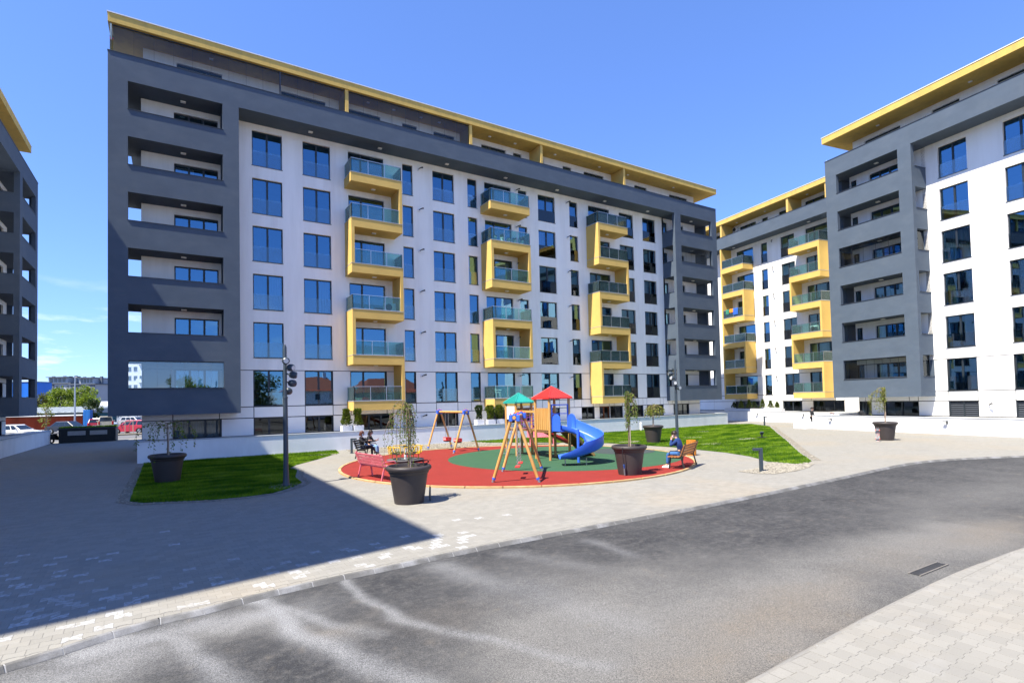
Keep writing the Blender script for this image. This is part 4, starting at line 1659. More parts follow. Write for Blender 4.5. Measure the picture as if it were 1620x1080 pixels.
pb = thing('low_wall', 'low white sunlit wall below the grey tower block, beside the brown tree pot', 'low wall', (44.77, 22.84, 0), RZB, 'low terrace walls')
MB().box(-0.6, 24, -1.75, -1.5, -0.05, 1.02).build('wall', LOWW, pb)
MB().box(-0.6, -0.35, -1.498, 6.6, -0.05, 1.02).build('wall', LOWW, pb)
for i in range(13):
    a = -0.64 + i * 1.96
    MB().box(a + 0.004, a + 1.956, -1.78, -1.47, 1.022, 1.055).build('coping_slab', COPING, pb)
MB().box(-0.64, -0.31, -1.468, 6.6, 1.022, 1.055).build('coping_slab', COPING, pb)
t_ = MB().box(-0.34, 24, -1.49, 1.58, -0.02, 0.97).build('terrace', TERR)
t_.location = (44.77, 22.84, 0)
t_.rotation_euler = (0, 0, RZB)
kind(t_, 'structure')
pc2 = thing('low_wall', 'low white wall below the set back block, half in shade at its far end', 'low wall', (55.17, 40.85, 0), RZB2, 'low terrace walls')
MB().box(-9, 18.6, -2.35, -2.1, -0.05, 1.02).build('wall', LOWW, pc2)
for i in range(14):
    a = -9 + i * 1.97
    MB().box(a + 0.004, a + 1.966, -2.38, -2.07, 1.022, 1.055).build('coping_slab', COPING, pc2)
t_ = MB().box(-9, 18.6, -2.09, 1.58, -0.02, 0.97).build('terrace', TERR)
t_.location = (55.17, 40.85, 0)
t_.rotation_euler = (0, 0, RZB2)
kind(t_, 'structure')
blk = MB().box(-1.75, -0.62, -2.5, -1.4, -0.03, 0.50).build('concrete_block', LOWW, bevel=0.01)
blk.location = (44.77, 22.84, 0)
blk.rotation_euler = (0, 0, RZB)
tag(blk, 'low white block step at the corner of the sunlit wall', 'step')

pl = thing('low_wall', 'low shaded wall with grey coping below the block at the left edge', 'low wall', (0, 0, 0), 0, 'low terrace walls')
MB().box(-8.85, -8.6, 18, 59.2, -0.05, 1.08).build('wall', LOWW, pl)
MB().box(-16, -8.852, 58.95, 59.2, -0.05, 1.08).build('wall', LOWW, pl)
for i in range(21):
    a = 18 + i * 1.963
    MB().box(-8.89, -8.56, a + 0.004, a + 1.959, 1.082, 1.125).build('coping_slab', COPING, pl)
kind(MB().box(-10.8, -8.86, 18, 58.94, -0.02, 1.0).build('terrace', TERR), 'structure')

# ------------------------------------------------------------------ tree pots
POTM = mat('pot_plastic_brown', (0.046, 0.038, 0.037), 0.5, 0.12, 2, 0.08, 60, spec=0.35)
EARTH = mat('pot_soil', (0.06, 0.045, 0.03), 0.95, 0.3, 12, 0.6, 40)
BARK = mat('bark', (0.20, 0.14, 0.10), 0.9, 0.3, 14, 0.4, 60, stretch=(1, 1, 0.2))
STAKE = mat('stake_wood', (0.46, 0.36, 0.28), 0.85, 0.2, 6, stretch=(1, 1, 0.2))


def leaf_mat(name, c1, c2):
    if name in MATS:
        return MATS[name]
    m, n, l, out = new_mat(name)
    geo = n.new('ShaderNodeNewGeometry')
    no = n.new('ShaderNodeTexNoise')
    no.inputs['Scale'].default_value = 5.0
    no.inputs['Detail'].default_value = 3
    l.new(geo.outputs['Position'], no.inputs['Vector'])
    cr = n.new('ShaderNodeValToRGB')
    cr.color_ramp.elements[0].position = 0.35
    cr.color_ramp.elements[0].color = (*c1, 1)
    cr.color_ramp.elements[1].position = 0.65
    cr.color_ramp.elements[1].color = (*c2, 1)
    l.new(no.outputs[0], cr.inputs[0])
    d = n.new('ShaderNodeBsdfPrincipled')
    d.inputs['Roughness'].default_value = 0.55
    d.inputs['Specular IOR Level'].default_value = 0.3
    t = n.new('ShaderNodeBsdfTranslucent')
    l.new(cr.outputs[0], d.inputs['Base Color'])
    l.new(cr.outputs[0], t.inputs['Color'])
    mx = n.new('ShaderNodeMixShader')
    mx.inputs[0].default_value = 0.35
    l.new(d.outputs[0], mx.inputs[1])
    l.new(t.outputs[0], mx.inputs[2])
    l.new(mx.outputs[0], out.inputs[0])
    MATS[name] = m
    return m


LEAF = leaf_mat('leaf_spring', (0.07, 0.13, 0.012), (0.17, 0.23, 0.03))
LEAFY = leaf_mat('leaf_yellow_green', (0.14, 0.18, 0.015), (0.26, 0.27, 0.05))
LEAFD = leaf_mat('leaf_dark', (0.018, 0.04, 0.014), (0.05, 0.085, 0.02))


def leaf(mb, p, d, L, w):
    """one folded leaf at p pointing along d"""
    d = Vector(d).normalized()
    s = d.cross(Vector((rng.random() - 0.5, rng.random() - 0.5, rng.random() - 0.5)))
    if s.length < 1e-3:
        s = d.cross(Vector((1, 0, 0)))
    s = s.normalized() * w
    p = Vector(p)
    q = p + d * L
    m = p + d * L * 0.45
    mb.add([p, m + s, q, m - s], [(0, 1, 2), (0, 2, 3)])


def make_pot():
    t = thing('tree_pot', '', 'tree pot')
    prof = [(0.36, 0.0), (0.40, 0.0), (0.52, 0.80), (0.545, 0.82), (0.555, 0.86), (0.56, 0.885), (0.60, 0.90), (0.625, 0.94), (0.625, 0.985), (0.60, 1.02), (0.57, 1.03), (0.545, 1.02), (0.53, 0.98), (0.52, 0.93)]
    MB().lathe(prof, 44, close=False).build('body', POTM, t, smooth=True, fix=True)
    mb = MB()
    n = 36
    for i in range(6):
        for k in range(n):
            pass
    MB().lathe([(0.0, 0.955), (0.2, 0.95), (0.4, 0.935), (0.525, 0.93)], 30, close=False).build('soil', EARTH, t, smooth=True)
    return t


pot0 = make_pot()
POTS = [((5.55, 14.27), 'large brown tree pot on the paving before the playground, nearest of the pots'),
        ((-0.14, 24.05), 'large brown tree pot in deep shade on the left lawn'),
        ((13.86, 14.22), 'large brown tree pot on the red rubber, a grey hose down its side'),
        ((24.85, 23.4), 'large brown tree pot on the sunlit lawn near the far lamp post'),
        ((34.75, 14.95), 'large brown tree pot on the bright paving beside the skateboard')]
for i, (p, lab) in enumerate(POTS):
    if i == 0:
        pot0.location = (*p, 0)
        pot0['label'] = lab
        pot0['group'] = 'brown tree pots'
    else:
        again(pot0, (*p, 0.032 if i == 2 else 0.01), rng.random() * 6, lab, 'brown tree pots')


def weeping_tree(base, label, top, r_fall, n_br, drop, n_leaf, lm, bias=(0, 0), lsize=0.05, group='young weeping trees in the pots', gaps=0.0, stake=True, seed=1, spread=(0.3, 1.0)):
    """a grafted weeping tree: thin straight stem, branches that arch out and hang, leaves along them"""
    rr = random.Random(seed)
    t = thing('weeping_tree', label, 'tree', base, 0, group)
    MB().tube([(0, 0, 0), (0.01, 0.0, top * 0.4), (-0.01, 0.01, top * 0.8), (0.0, 0.0, top)], [0.026, 0.022, 0.02, 0.014], 8).build('trunk', BARK, t, smooth=True)
    if stake:
        MB().tube([(0.045, -0.03, 0), (0.045, -0.03, top * 0.93)], 0.016, 7).build('stake', STAKE, t)
    br, lf = MB(), MB()
    for i in range(n_br):
        a = 2 * PI * (i + rr.random() * 0.7) / n_br
        out = r_fall * (spread[0] + (spread[1] - spread[0]) * rr.random())
        ux, uy = math.cos(a), math.sin(a)
        if bias != (0, 0):
            k = ux * bias[0] + uy * bias[1]
            out *= max(0.12, 0.6 + 0.7 * k)
        h0 = top * (0.80 + 0.2 * rr.random())
        rise = 0.05 + 0.10 * rr.random()
        dz = drop * (0.45 + 0.55 * rr.random())
        pts = []
        m = 11
        for j in range(m + 1):
            s = j / m
            x = out * (1 - (1 - min(1, s * 1.7)) ** 2) + 0.03 * rr.uniform(-1, 1) * s
            z = h0 + rise * math.sin(min(1, s * 2.4) * PI) - dz * max(0, s - 0.18) ** 1.35 / (0.82 ** 1.35)
            pts.append((ux * x + bias[0] * 0.10 * s, uy * x + bias[1] * 0.10 * s + 0.02 * rr.uniform(-1, 1), z))
        br.tube(pts, [0.009 * (1 - 0.75 * j / m) for j in range(m + 1)], 4, cap=False)
        for j in range(n_leaf):
            s = 0.08 + 0.92 * rr.random()
            if rr.random() < gaps:
                continue
            f = s * m
            q = int(min(m - 1, f))
            p = Vector(pts[q]).lerp(Vector(pts[q + 1]), f - q)
            p += Vector((rr.uniform(-1, 1), rr.uniform(-1, 1), rr.uniform(-1, 1))) * 0.045
            leaf(lf, p, (rr.uniform(-1, 1), rr.uniform(-1, 1), rr.uniform(-1.3, 0.3)), lsize * rr.uniform(0.7, 1.3), lsize * 0.32)
    c = lf.build('crown', lm, t)
    br.build('branches', BARK, c)
    return t


weeping_tree((5.55, 14.27, 0.93), 'tall leafy weeping tree in the nearest pot, its hanging branches in front of the merry-go-round', 1.75, 0.80, 38, 1.55, 36, LEAF, (-0.30, 0.10), 0.05, seed=3, spread=(0.15, 1.0))
weeping_tree((-0.14, 24.05, 0.93), 'sparse umbrella shaped weeping tree in the shaded pot on the left lawn', 1.28, 0.95, 17, 1.15, 20, LEAF, (0, 0), 0.085, seed=5, spread=(0.6, 1.05))
weeping_tree((13.86, 14.22, 0.95), 'slim weeping tree in the pot on the red rubber, standing before the white facade', 1.98, 0.42, 22, 1.25, 42, LEAF, (0.25, -0.2), 0.065, seed=8)
weeping_tree((24.85, 23.4, 0.93), 'flat topped weeping tree with light leaves in the pot on the sunlit lawn', 1.28, 0.95, 26, 0.6, 26, LEAFY, (0.1, -0.1), 0.09, seed=11, spread=(0.5, 1.1))
weeping_tree((34.75, 14.95, 0.93), 'narrow yellow green weeping tree leaning from the pot on the bright paving', 2.05, 0.62, 20, 1.3, 44, LEAFY, (-0.75, 0.45), 0.075, seed=15)

# hose and bag hung on pots
GREYRUB = mat('grey_hose', (0.13, 0.14, 0.15), 0.5, 0.1)
t = thing('watering_hose', 'thin grey hose with a blue valve hanging down the side of a brown pot', 'hose', (13.86, 14.22, 0.03))
va = math.atan2(-14.22, -13.86) - 0.35
hx, hy = math.cos(va), math.sin(va)
MB().tube([(0.55 * hx, 0.55 * hy, 1.0), (0.655 * hx, 0.655 * hy, 0.98), (0.66 * hx, 0.66 * hy, 0.8), (0.60 * hx - 0.0, 0.60 * hy, 0.55), (0.56 * hx, 0.56 * hy, 0.40)], 0.012, 7).build('hose', BLACK, t, smooth=True)
MB().tube([(0.56 * hx, 0.56 * hy, 0.40), (0.53 * hx, 0.53 * hy, 0.28)], 0.035, 9).build('valve', mat('valve_blue', (0.03, 0.08, 0.25), 0.45), t)
MB().tube([(0.53 * hx, 0.53 * hy, 0.28), (0.50 * hx, 0.50 * hy, 0.02)], 0.03, 9).build('nozzle', GREYRUB, t)
t = thing('watering_hose', 'coiled black hose resting on the rim of the nearest brown pot', 'hose', (5.55, 14.27, 0))
pts = [(0.50 + 0.085 * math.cos(i * 0.7), -0.02 + 0.03 * math.sin(i * 1.1), 1.04 + 0.055 * (1 + math.sin(i * 0.7)) * 0.8) for i in range(28)]
MB().tube(pts, 0.011, 6).build('hose', BLACK, t, smooth=True)
MB().tube([(0.56, -0.16, 0.40), (0.545, -0.17, 0.20), (0.55, -0.17, 0.01)], [0.022, 0.03, 0.03], 8).build('pipe', POSTBLUE, t, smooth=True)

# ------------------------------------------------------------------ lamp posts
LENS = mat('lamp_lens', (0.5, 0.52, 0.55), 0.15, 0.03, spec=0.6)


def lamp_post(loc, label, a0, step):
    t = thing('lamp_post', label, 'lamp post', loc, 0, 'dark lamp posts with ball spotlights')
    MB().lathe([(0.19, 0.0), (0.19, 0.02), (0.13, 0.03), (0.105, 0.12), (0.095, 0.35), (0.085, 0.6)], 18, close=True).build('base', POSTBLUE, t, smooth=True, fix=True)
    MB().tube([(0, 0, 0.5), (0, 0, 3.0)], [0.085, 0.075], 16).build('pole', POSTBLUE, t, smooth=True)
    MB().tube([(0, 0, 2.98), (0, 0, 3.05), (0, 0, 3.06), (0, 0, 4.75), (0, 0, 4.85)], [0.085, 0.085, 0.062, 0.058, 0.02], 14).build('upper_pole', POSTBLUE, t, smooth=True)
    for i, z in enumerate((4.30, 4.07, 3.83, 3.55, 3.28)):
        a = a0 + step * i
        d = Vector((math.cos(a), math.sin(a), -0.12)).normalized()
        c = Vector((0, 0, z)) + d * 0.27
        h = MB()
        # ribbed ball housing along d
        side = d.cross(Vector((0, 0, 1))).normalized()
        upv = side.cross(d)
        prof = [(0.03, -0.15), (0.09, -0.12), (0.125, -0.05), (0.13, 0.02), (0.115, 0.09), (0.085, 0.12)]
        n = 10
        vs_, fs_ = [], []
        for r, x in prof:
            for k in range(n):
                w_ = 2 * PI * k / n
                vs_.append(c + d * x + side * r * math.cos(w_) + upv * r * math.sin(w_))
        for j in range(len(prof) - 1):
            for k in range(n):
                fs_.append((j * n + k, j * n + (k + 1) % n, (j + 1) * n + (k + 1) % n, (j + 1) * n + k))
        fs_.append(tuple(range(n)))
        h.add(vs_, fs_)
        o = h.build('spotlight', POSTBLUE, t, fix=True)
        MB().tube([(0, 0, z + 0.03), tuple(c - d * 0.13)], 0.025, 8).build('arm', POSTBLUE, o)
        q = MB()
        q.add([c + d * 0.121 + side * 0.084 * math.cos(2 * PI * k / n) + upv * 0.084 * math.sin(2 * PI * k / n) for k in range(n)], [tuple(range(n))])
        q.build('lens', LENS, o)
    return t


va = math.atan2(-19.85, -3.3)
lamp_post((3.3, 19.85, 0.0), 'dark lamp post with five ball spotlights, in shade at the edge of the left lawn', va + 0.1, R(38))
va = math.atan2(-20.56, -23.71)
lamp_post((23.71, 20.56, 0.0), 'dark lamp post with five ball spotlights, behind the man on the bench', va - R(115), R(38))

# ------------------------------------------------------------------ benches
BLACKWOOD = mat('bench_black', (0.022, 0.018, 0.016), 0.55, 0.2, 6, stretch=(1, 1, 1))
PINK = mat('bench_pink', (0.62, 0.13, 0.17), 0.5, 0.12, 4, tint=(0.70, 0.24, 0.27), tfac=0.6, tscale=5)
BROWNW = mat('bench_brown', (0.30, 0.115, 0.035), 0.6, 0.25, 8, tint=(0.42, 0.19, 0.07), tfac=0.7, tscale=7)


def bench(label, loc, rz, length, wood, iron, arms=True):
    """slatted park bench on two cast frames; the seat looks along local +y"""
    t = thing('park_bench', label, 'bench', loc, rz, 'slatted park benches')
    for i in range(4):
        y = -0.17 + i * 0.115
        z = 0.435 + 0.012 * abs(i - 1.5) / 1.5
        MB().box(-length / 2, length / 2, y, y + 0.092, z, z + 0.032).build('seat_slat', wood, t, bevel=0.006)
    for i in range(4):
        z = 0.53 + i * 0.108
        y = -0.225 - i * 0.040
        rot = Matrix.Rotation(R(20), 3, 'X')
        MB().cbox((0, y, z + 0.02), (length, 0.028, 0.09), rot).build('back_slat', wood, t, bevel=0.006)
    for s in (-1, 1):
        x = s * (length / 2 - 0.16)
        f = MB()
        f.bar((x, 0.20, 0.42), (x, 0.26, 0.0), 0.045, 0.045, (1, 0, 0))
        f.bar((x, -0.20, 0.44), (x, -0.31, 0.0), 0.045, 0.045, (1, 0, 0))
        f.bar((x, 0.23, 0.415), (x, -0.22, 0.415), 0.045, 0.035, (1, 0, 0))
        f.bar((x, -0.19, 0.42), (x, -0.375, 0.97), 0.04, 0.04, (1, 0, 0))
        f.build('side_frame', iron, t)
        if arms:
            MB().tube([(x, 0.22, 0.43), (x, 0.25, 0.60), (x, 0.19, 0.67), (x, -0.10, 0.67), (x, -0.27, 0.65)], 0.018, 7).build('arm_rest', iron, t, smooth=True)
    return t


def facing(p, q):
    """rz that turns local +y from p towards q"""
    return math.atan2(q[1] - p[1], q[0] - p[0]) - PI / 2


WB_P = (8.52, 27.75)
WB_R = facing((7.84, 27.24), (7.84 + 0.66, 27.24 - 0.52)) + 0.0
bench('black slatted bench carrying two seated women by the low wall', (*WB_P, 0.0), WB_R, 1.8, BLACKWOOD, BLACK)
bench('pink bench with its back to the road, behind the nearest brown pot', (6.32, 19.35, 0.03), facing((5.99, 20.45), (5.99 + 2.3, 20.45 + 0.35)), 2.15, PINK, PINK)
RB_P = (16.88, 14.42)
RB_R = facing((0, 0), (-0.41, 0.91))
bench('brown slatted bench with black frames where a man in blue sits', (*RB_P, 0.03), RB_R, 2.0, BROWNW, BLACK)
bench('far pink bench behind the red slide, near the lawn', (19.4, 27.5, 0.0), facing((0, 0), (-0.5, -0.86)), 1.75, PINK, PINK)

# ------------------------------------------------------------------ swings
PINE = mat('play_timber', (0.52, 0.27, 0.075), 0.6, 0.18, 3, 0.1, 60, stretch=(3, 3, 0.4), tint=(0.62, 0.40, 0.16), tfac=0.7, tscale=2.5)
PINED = mat('play_timber_dark', (0.20, 0.10, 0.04), 0.7, 0.25, 3, 0.1, 60, stretch=(2, 2, 0.5))
PBLUE = mat('play_plastic_blue', (0.035, 0.13, 0.62), 0.38, 0.06, 2, spec=0.5)
PRED = mat('play_plastic_red', (0.62, 0.035, 0.03), 0.4, 0.06, 2, spec=0.5)
PTEAL = mat('play_plastic_teal', (0.02, 0.30, 0.25), 0.4, 0.06, 2, spec=0.5)
PYEL = mat('play_paint_yellow', (0.78, 0.50, 0.01), 0.4, 0.06, 2, spec=0.5)
PPURP = mat('net_purple', (0.18, 0.05, 0.22), 0.6, 0.1)
ZINC = mat('zinc_steel', (0.45, 0.46, 0.48), 0.35, 0.15, 8, metal=0.8)
RUBBER = mat('rubber_black', (0.018, 0.018, 0.018), 0.7, 0.1)


def swing_set(label, feet, h, seat, seat_z):
    """feet: two pairs of ground points; a beam joins the two apexes"""
    cx = sum(p[0] for pr in feet for p in pr) / 4
    cy = sum(p[1] for pr in feet for p in pr) / 4
    t = thing('swing_set', label, 'swing set', (cx, cy, 0.03), 0, 'timber swing sets')
    tops = []
    for pr_ in feet:
        mx_, my_ = (pr_[0][0] + pr_[1][0]) / 2 - cx, (pr_[0][1] + pr_[1][1]) / 2 - cy
        tops.append(Vector((mx_, my_, h)))
        w = Vector((pr_[1][0] - pr_[0][0], pr_[1][1] - pr_[0][1], 0)).normalized()
        for s, p in ((-1, pr_[0]), (1, pr_[1])):
            foot = Vector((p[0] - cx, p[1] - cy, 0.0))
            top = tops[-1] + w * s * 0.085 + Vector((0, 0, 0.03))
            d = (top - foot).normalized()
            l_ = MB().tube([tuple(foot + d * 0.16), tuple(top)], 0.056, 10).build('leg', PINE, t, smooth=True)
            MB().tube([tuple(foot), tuple(foot + d * 0.17)], 0.05, 8).build('foot_shoe', ZINC, l_)
            MB().tube([tuple(foot + d * 0.10), tuple(foot + d * 0.165)], 0.062, 8).build('foot_band', PBLUE, l_)
    ax = (tops[1] - tops[0]).normalized()
    MB().tube([tuple(tops[0] - ax * 0.12), tuple(tops[1] + ax * 0.12)], 0.062, 12).build('beam', PINE, t, smooth=True)
    for tp, pr_ in zip(tops, feet):
        w = Vector((pr_[1][0] - pr_[0][0], pr_[1][1] - pr_[0][1], 0)).normalized()
        c = MB()
        for s in (-1, 0, 1):
            M3 = Matrix((ax, w, Vector((0, 0, 1)))).transposed()
            c.cbox(tuple(tp + w * s * 0.125 + Vector((0, 0, -0.02 if s else 0.02))), (0.20, 0.115, 0.22), M3)
        o = c.build('corner_bracket', PBLUE, t, bevel=0.02)
        r = MB()
        for s in (-1, 0, 1):
            r.ball(tuple(tp + w * s * 0.125 + Vector((0, 0, 0.10 if s else 0.14))), 0.035, 8, 4)
        r.build('cap', PRED, o)
    L = (tops[1] - tops[0]).length
    wv = Vector((-ax.y, ax.x, 0))
    for f in (0.30, 0.70):
        b = tops[0] + ax * L * f
        s_ = MB()
        if seat == 'flat':
            s_.cbox((b.x, b.y, seat_z), (0.44, 0.17, 0.045), Matrix((ax, wv, Vector((0, 0, 1)))).transposed())
            so = s_.build('seat', PRED, t, bevel=0.012)
        else:
            M3 = Matrix((ax, wv, Vector((0, 0, 1)))).transposed()
            s_.cbox((b.x, b.y, seat_z), (0.40, 0.30, 0.05), M3)
            so = s_.build('seat', RUBBER, t, bevel=0.01)
            q = MB()
            for sy in (-1, 1):
                q.cbox(tuple(b * 1 + wv * sy * 0.15 + Vector((0, 0, seat_z + 0.13 - b.z))), (0.40, 0.03, 0.18), M3)
            for sx in (-1, 1):
                q.cbox(tuple(b + ax * sx * 0.19 + Vector((0, 0, seat_z + 0.13 - b.z))), (0.03, 0.30, 0.18), M3)
            q.build('cage', PRED, so)
            q2 = MB()
            for sy in (-1, 1):
                for sx in (-0.11, 0.0, 0.11):
                    q2.cbox(tuple(b + wv * sy * 0.167 + ax * sx + Vector((0, 0, seat_z + 0.13 - b.z))), (0.045, 0.008, 0.10), M3)
            q2.build('stripe', PLASTICW, so)
        for sx in (-1, 1):
            p0, p1 = b + ax * sx * 0.20, b + ax * sx * 0.20
            ch = MB()
            n = 26
            for i in range(n):
                z0 = seat_z + 0.03 + (h - 0.08 - seat_z) * i / n
                z1 = z0 + (h - 0.08 - seat_z) / n * 1.15
                o_ = 0.006 * (1 if i % 2 else -1)
                ch.tube([(p0.x + o_, p0.y - o_, z0), (p0.x + o_, p0.y - o_, z1)], 0.009, 4)
            ch.build('chain', ZINC, t)
    return t


swing_set('timber swing set with blue brackets and red seats at the front of the playground', [((9.09, 15.76), (10.27, 14.75)), ((10.74, 17.86), (12.1, 17.14))], 2.15, 'flat', 0.42)
swing_set('far timber swing set with two caged toddler seats before the low wall', [((12.55, 25.83), (14.22, 26.1)), ((12.53, 29.2), (14.2, 29.45))], 2.15, 'cage', 0.48)

# ------------------------------------------------------------------ merry-go-round
t = thing('merry_go_round', 'yellow railed merry-go-round with dark seats and a white hub behind the nearest pot', 'merry-go-round', (9.22, 24.1, 0.03))
MB().lathe([(0.0, 0.05), (0.80, 0.05), (0.86, 0.07), (0.86, 0.10), (0.80, 0.115), (0.0, 0.115)], 36, close=False).build('platform', mat('tread_plate', (0.10, 0.10, 0.105), 0.6, 0.15, 6, 0.3, 30), t, smooth=True, fix=True)
MB().lathe([(0.0, 0.0), (0.5, 0.0), (0.5, 0.05), (0.0, 0.05)], 20, close=False).build('bearing', BLACK, t)
MB().tube([(0, 0, 0.11), (0, 0, 0.68)], 0.06, 14).build('hub', PLASTICW, t, smooth=True)
MB().lathe([(0.0, 0.735), (0.10, 0.73), (0.11, 0.70), (0.10, 0.675), (0.0, 0.67)], 14, close=False).build('hub_cap', RUBBER, t, smooth=True)
n = 6
for i in range(n):
    a0 = 2 * PI * i / n + 0.12
    a1 = 2 * PI * (i + 1) / n - 0.12
    P_ = lambda a, r, z: (r * math.cos(a), r * math.sin(a), z)
    rl = MB()
    arc = [P_(a0 + (a1 - a0) * k / 6, 0.80, 0.70) for k in range(7)]
    rl.tube([P_(a0, 0.62, 0.38), P_(a0, 0.78, 0.40), P_(a0, 0.80, 0.66)] + arc + [P_(a1, 0.80, 0.66), P_(a1, 0.78, 0.40), P_(a1, 0.62, 0.38)], 0.02, 7)
    rl.tube([P_((a0 + a1) / 2, 0.80, 0.70), P_((a0 + a1) / 2, 0.62, 0.40), P_((a0 + a1) / 2, 0.60, 0.11)], 0.02, 7)
    o = rl.build('rail', PYEL, t, smooth=True)
    m_ = MB()
    top = [P_(a0 + (a1 - a0) * k / 6, rr_, 0.40) for rr_ in (0.42, 0.72) for k in range(7)]
    bot = [(x, y, 0.37) for x, y, z in top]
    fs_ = []
    for k in range(6):
        fs_ += [(k, k + 1, 8 + k, 7 + k), (14 + k + 1, 14 + k, 21 + k, 22 + k), (7 + k, 8 + k, 22 + k, 21 + k), (k + 1, k, 14 + k, 15 + k)]
    fs_ += [(0, 7, 21, 14), (13, 6, 20, 27)]
    m_.add(top + bot, fs_)
    m_.build('seat', RUBBER, t, fix=True)

# ------------------------------------------------------------------ play tower
t = thing('play_tower', 'wooden play tower with one red and one teal roof, blue spiral slide and red chute', 'play tower', (14.3, 19.6, 0.03))
S = 1.1


def post(x, y, h):
    return MB().tube([(x, y, 0), (x, y, h)], 0.062, 10).build('post', PINE, t, smooth=True)


for x, y in ((0, 0), (S, 0), (0, S), (S, S)):
    post(x, y, 2.78)
TY0, TY1 = 2.78, 3.70
for x, y in ((0, TY0), (0.92, TY0), (0, TY1), (0.92, TY1)):
    post(x, y, 2.62)


def roof(cx, cy, half, z0, z1, m):
    """four sheets of ribbed roofing"""
    r = MB()
    ap = Vector((cx, cy, z1))
    cs = [Vector((cx + sx * half, cy + sy * half, z0)) for sx, sy in ((-1, -1), (1, -1), (1, 1), (-1, 1))]
    for i in range(4):
        a, b_ = cs[i], cs[(i + 1) % 4]
        r.add([a, b_, ap, a + Vector((0, 0, -0.04)), b_ + Vector((0, 0, -0.04)), ap + Vector((0, 0, -0.05))], [(0, 1, 2), (5, 4, 3), (3, 4, 1, 0)])
    o = r.build('roof', m, t)
    for i in range(4):
        a, b_ = cs[i], cs[(i + 1) % 4]
        nrm = (b_ - a).cross(ap - a).normalized()
        for k in range(1, 10):
            f = k / 10
            p = a.lerp(b_, f)
            # rib runs straight up the slope until the hip
            g_ = 1 - abs(2 * f - 1)
            mid = (a + b_) / 2
            q = p + (ap - mid) * g_
            rb = MB().bar(tuple(p + nrm * 0.008), tuple(q + nrm * 0.008 - (ap - mid) * 0.02), 0.045, 0.03, tuple(nrm))
            rb.build('rib', m, o)
        hip = MB().tube([tuple(a + nrm * 0.01), tuple(ap)], 0.025, 6).build('hip', m, o)
    MB().box(cx - half - 0.02, cx + half + 0.02, cy - half - 0.02, cy + half + 0.02, z0 - 0.05, z0 - 0.005).build('eaves_trim', m, o)
    return o


roof(S / 2, S / 2, 0.66, 2.80, 3.33, PRED)
roof(S / 2 - 0.08, (TY0 + TY1) / 2, 0.56, 2.62, 3.10, PTEAL)
ZP = 1.36
for (y0, y1) in ((0, S), (TY0, TY1)):
    p_ = MB().box(0, S, y0, y1, ZP - 0.14, ZP - 0.035).build('platform', PINED, t)
    for i in range(9):
        x = i * S / 9
        MB().box(x + 0.006, x + S / 9 - 0.006, y0 + 0.02, y1 - 0.02, ZP - 0.034, ZP).build('deck_plank', PINE, p_)
# bridge between the towers with a low beam rail and a purple rope net
br = MB().box(0.12, S - 0.12, S + 0.05, TY0 - 0.05, ZP - 0.12, ZP - 0.04).build('bridge', PINED, t)
for i in range(10):
    y = S + 0.06 + i * (TY0 - S - 0.12) / 10
    MB().box(0.12, S - 0.12, y + 0.008, y + (TY0 - S - 0.12) / 10 - 0.008, ZP - 0.039, ZP - 0.005).build('bridge_plank', PINE, br)
for x in (0.0, S):
    MB().bar((x, S, ZP + 0.82), (x, TY0, ZP + 0.82), 0.07, 0.11).build('bridge_rail', PINE, br)
    nt = MB()
    for j in range(4):
        z = ZP + 0.08 + j * 0.17
        nt.tube([(x, S, z), (x, (S + TY0) / 2, z - 0.07), (x, TY0, z)], 0.015, 5)
    for i in range(1, 7):
        y = S + (TY0 - S) * i / 7
        nt.tube([(x, y, ZP), (x, y, ZP + 0.78)], 0.013, 5)
    nt.build('rope_net', PPURP, br)
# slatted wall on the left face of the red roofed tower
for i in range(6):
    y = 0.08 + i * (S - 0.16) / 6
    MB().box(-0.022, 0.022, y + 0.014, y + (S - 0.16) / 6 - 0.014, ZP - 0.02, ZP + 0.98).build('wall_slat', PINE, t, bevel=0.006)
for z in (ZP + 0.12, ZP + 0.80):
    MB().box(0.024, 0.06, 0.05, S - 0.05, z - 0.04, z + 0.04).build('batten', PINED, t)
# white board and a climbing frame on the teal tower
MB().box(-0.03, 0.0, TY0 + 0.10, TY1 - 0.10, ZP + 0.42, ZP + 1.08).build('notice_board', PLASTICW, t, bevel=0.01)
for z in (ZP + 0.30, ZP + 0.62, ZP + 0.94):
    MB().bar((0.06, TY0, z), (S - 0.06, TY0, z), 0.04, 0.07).build('guard_bar', PINED if z > 2 else PINE, t)
# steel ladder at the left of the teal tower
ld = MB()
for y in (TY0 + 0.2, TY1 - 0.2):
    ld.tube([(-0.55, y, 0), (-0.06, y, ZP + 0.15)], 0.022, 7)
for i in range(6):
    f = (i + 0.6) / 6.3
    ld.tube([(-0.55 + 0.49 * f, TY0 + 0.2, (ZP + 0.15) * f), (-0.55 + 0.49 * f, TY1 - 0.2, (ZP + 0.15) * f)], 0.018, 7)
ld.build('ladder', ZINC, t, smooth=True)
# blue gate frame with a window bar on the front face
fr = MB()
for x in (0.10, S - 0.10):
    fr.bar((x, -0.03, ZP - 0.1), (x, -0.03, ZP + 1.12), 0.045)
fr.bar((0.08, -0.03, ZP + 1.12), (S - 0.08, -0.03, ZP + 1.12), 0.05)
fr.bar((0.10, -0.03, ZP + 0.72), (S - 0.10, -0.03, ZP + 0.72), 0.035)
fr.build('gate_frame', PBLUE, t)


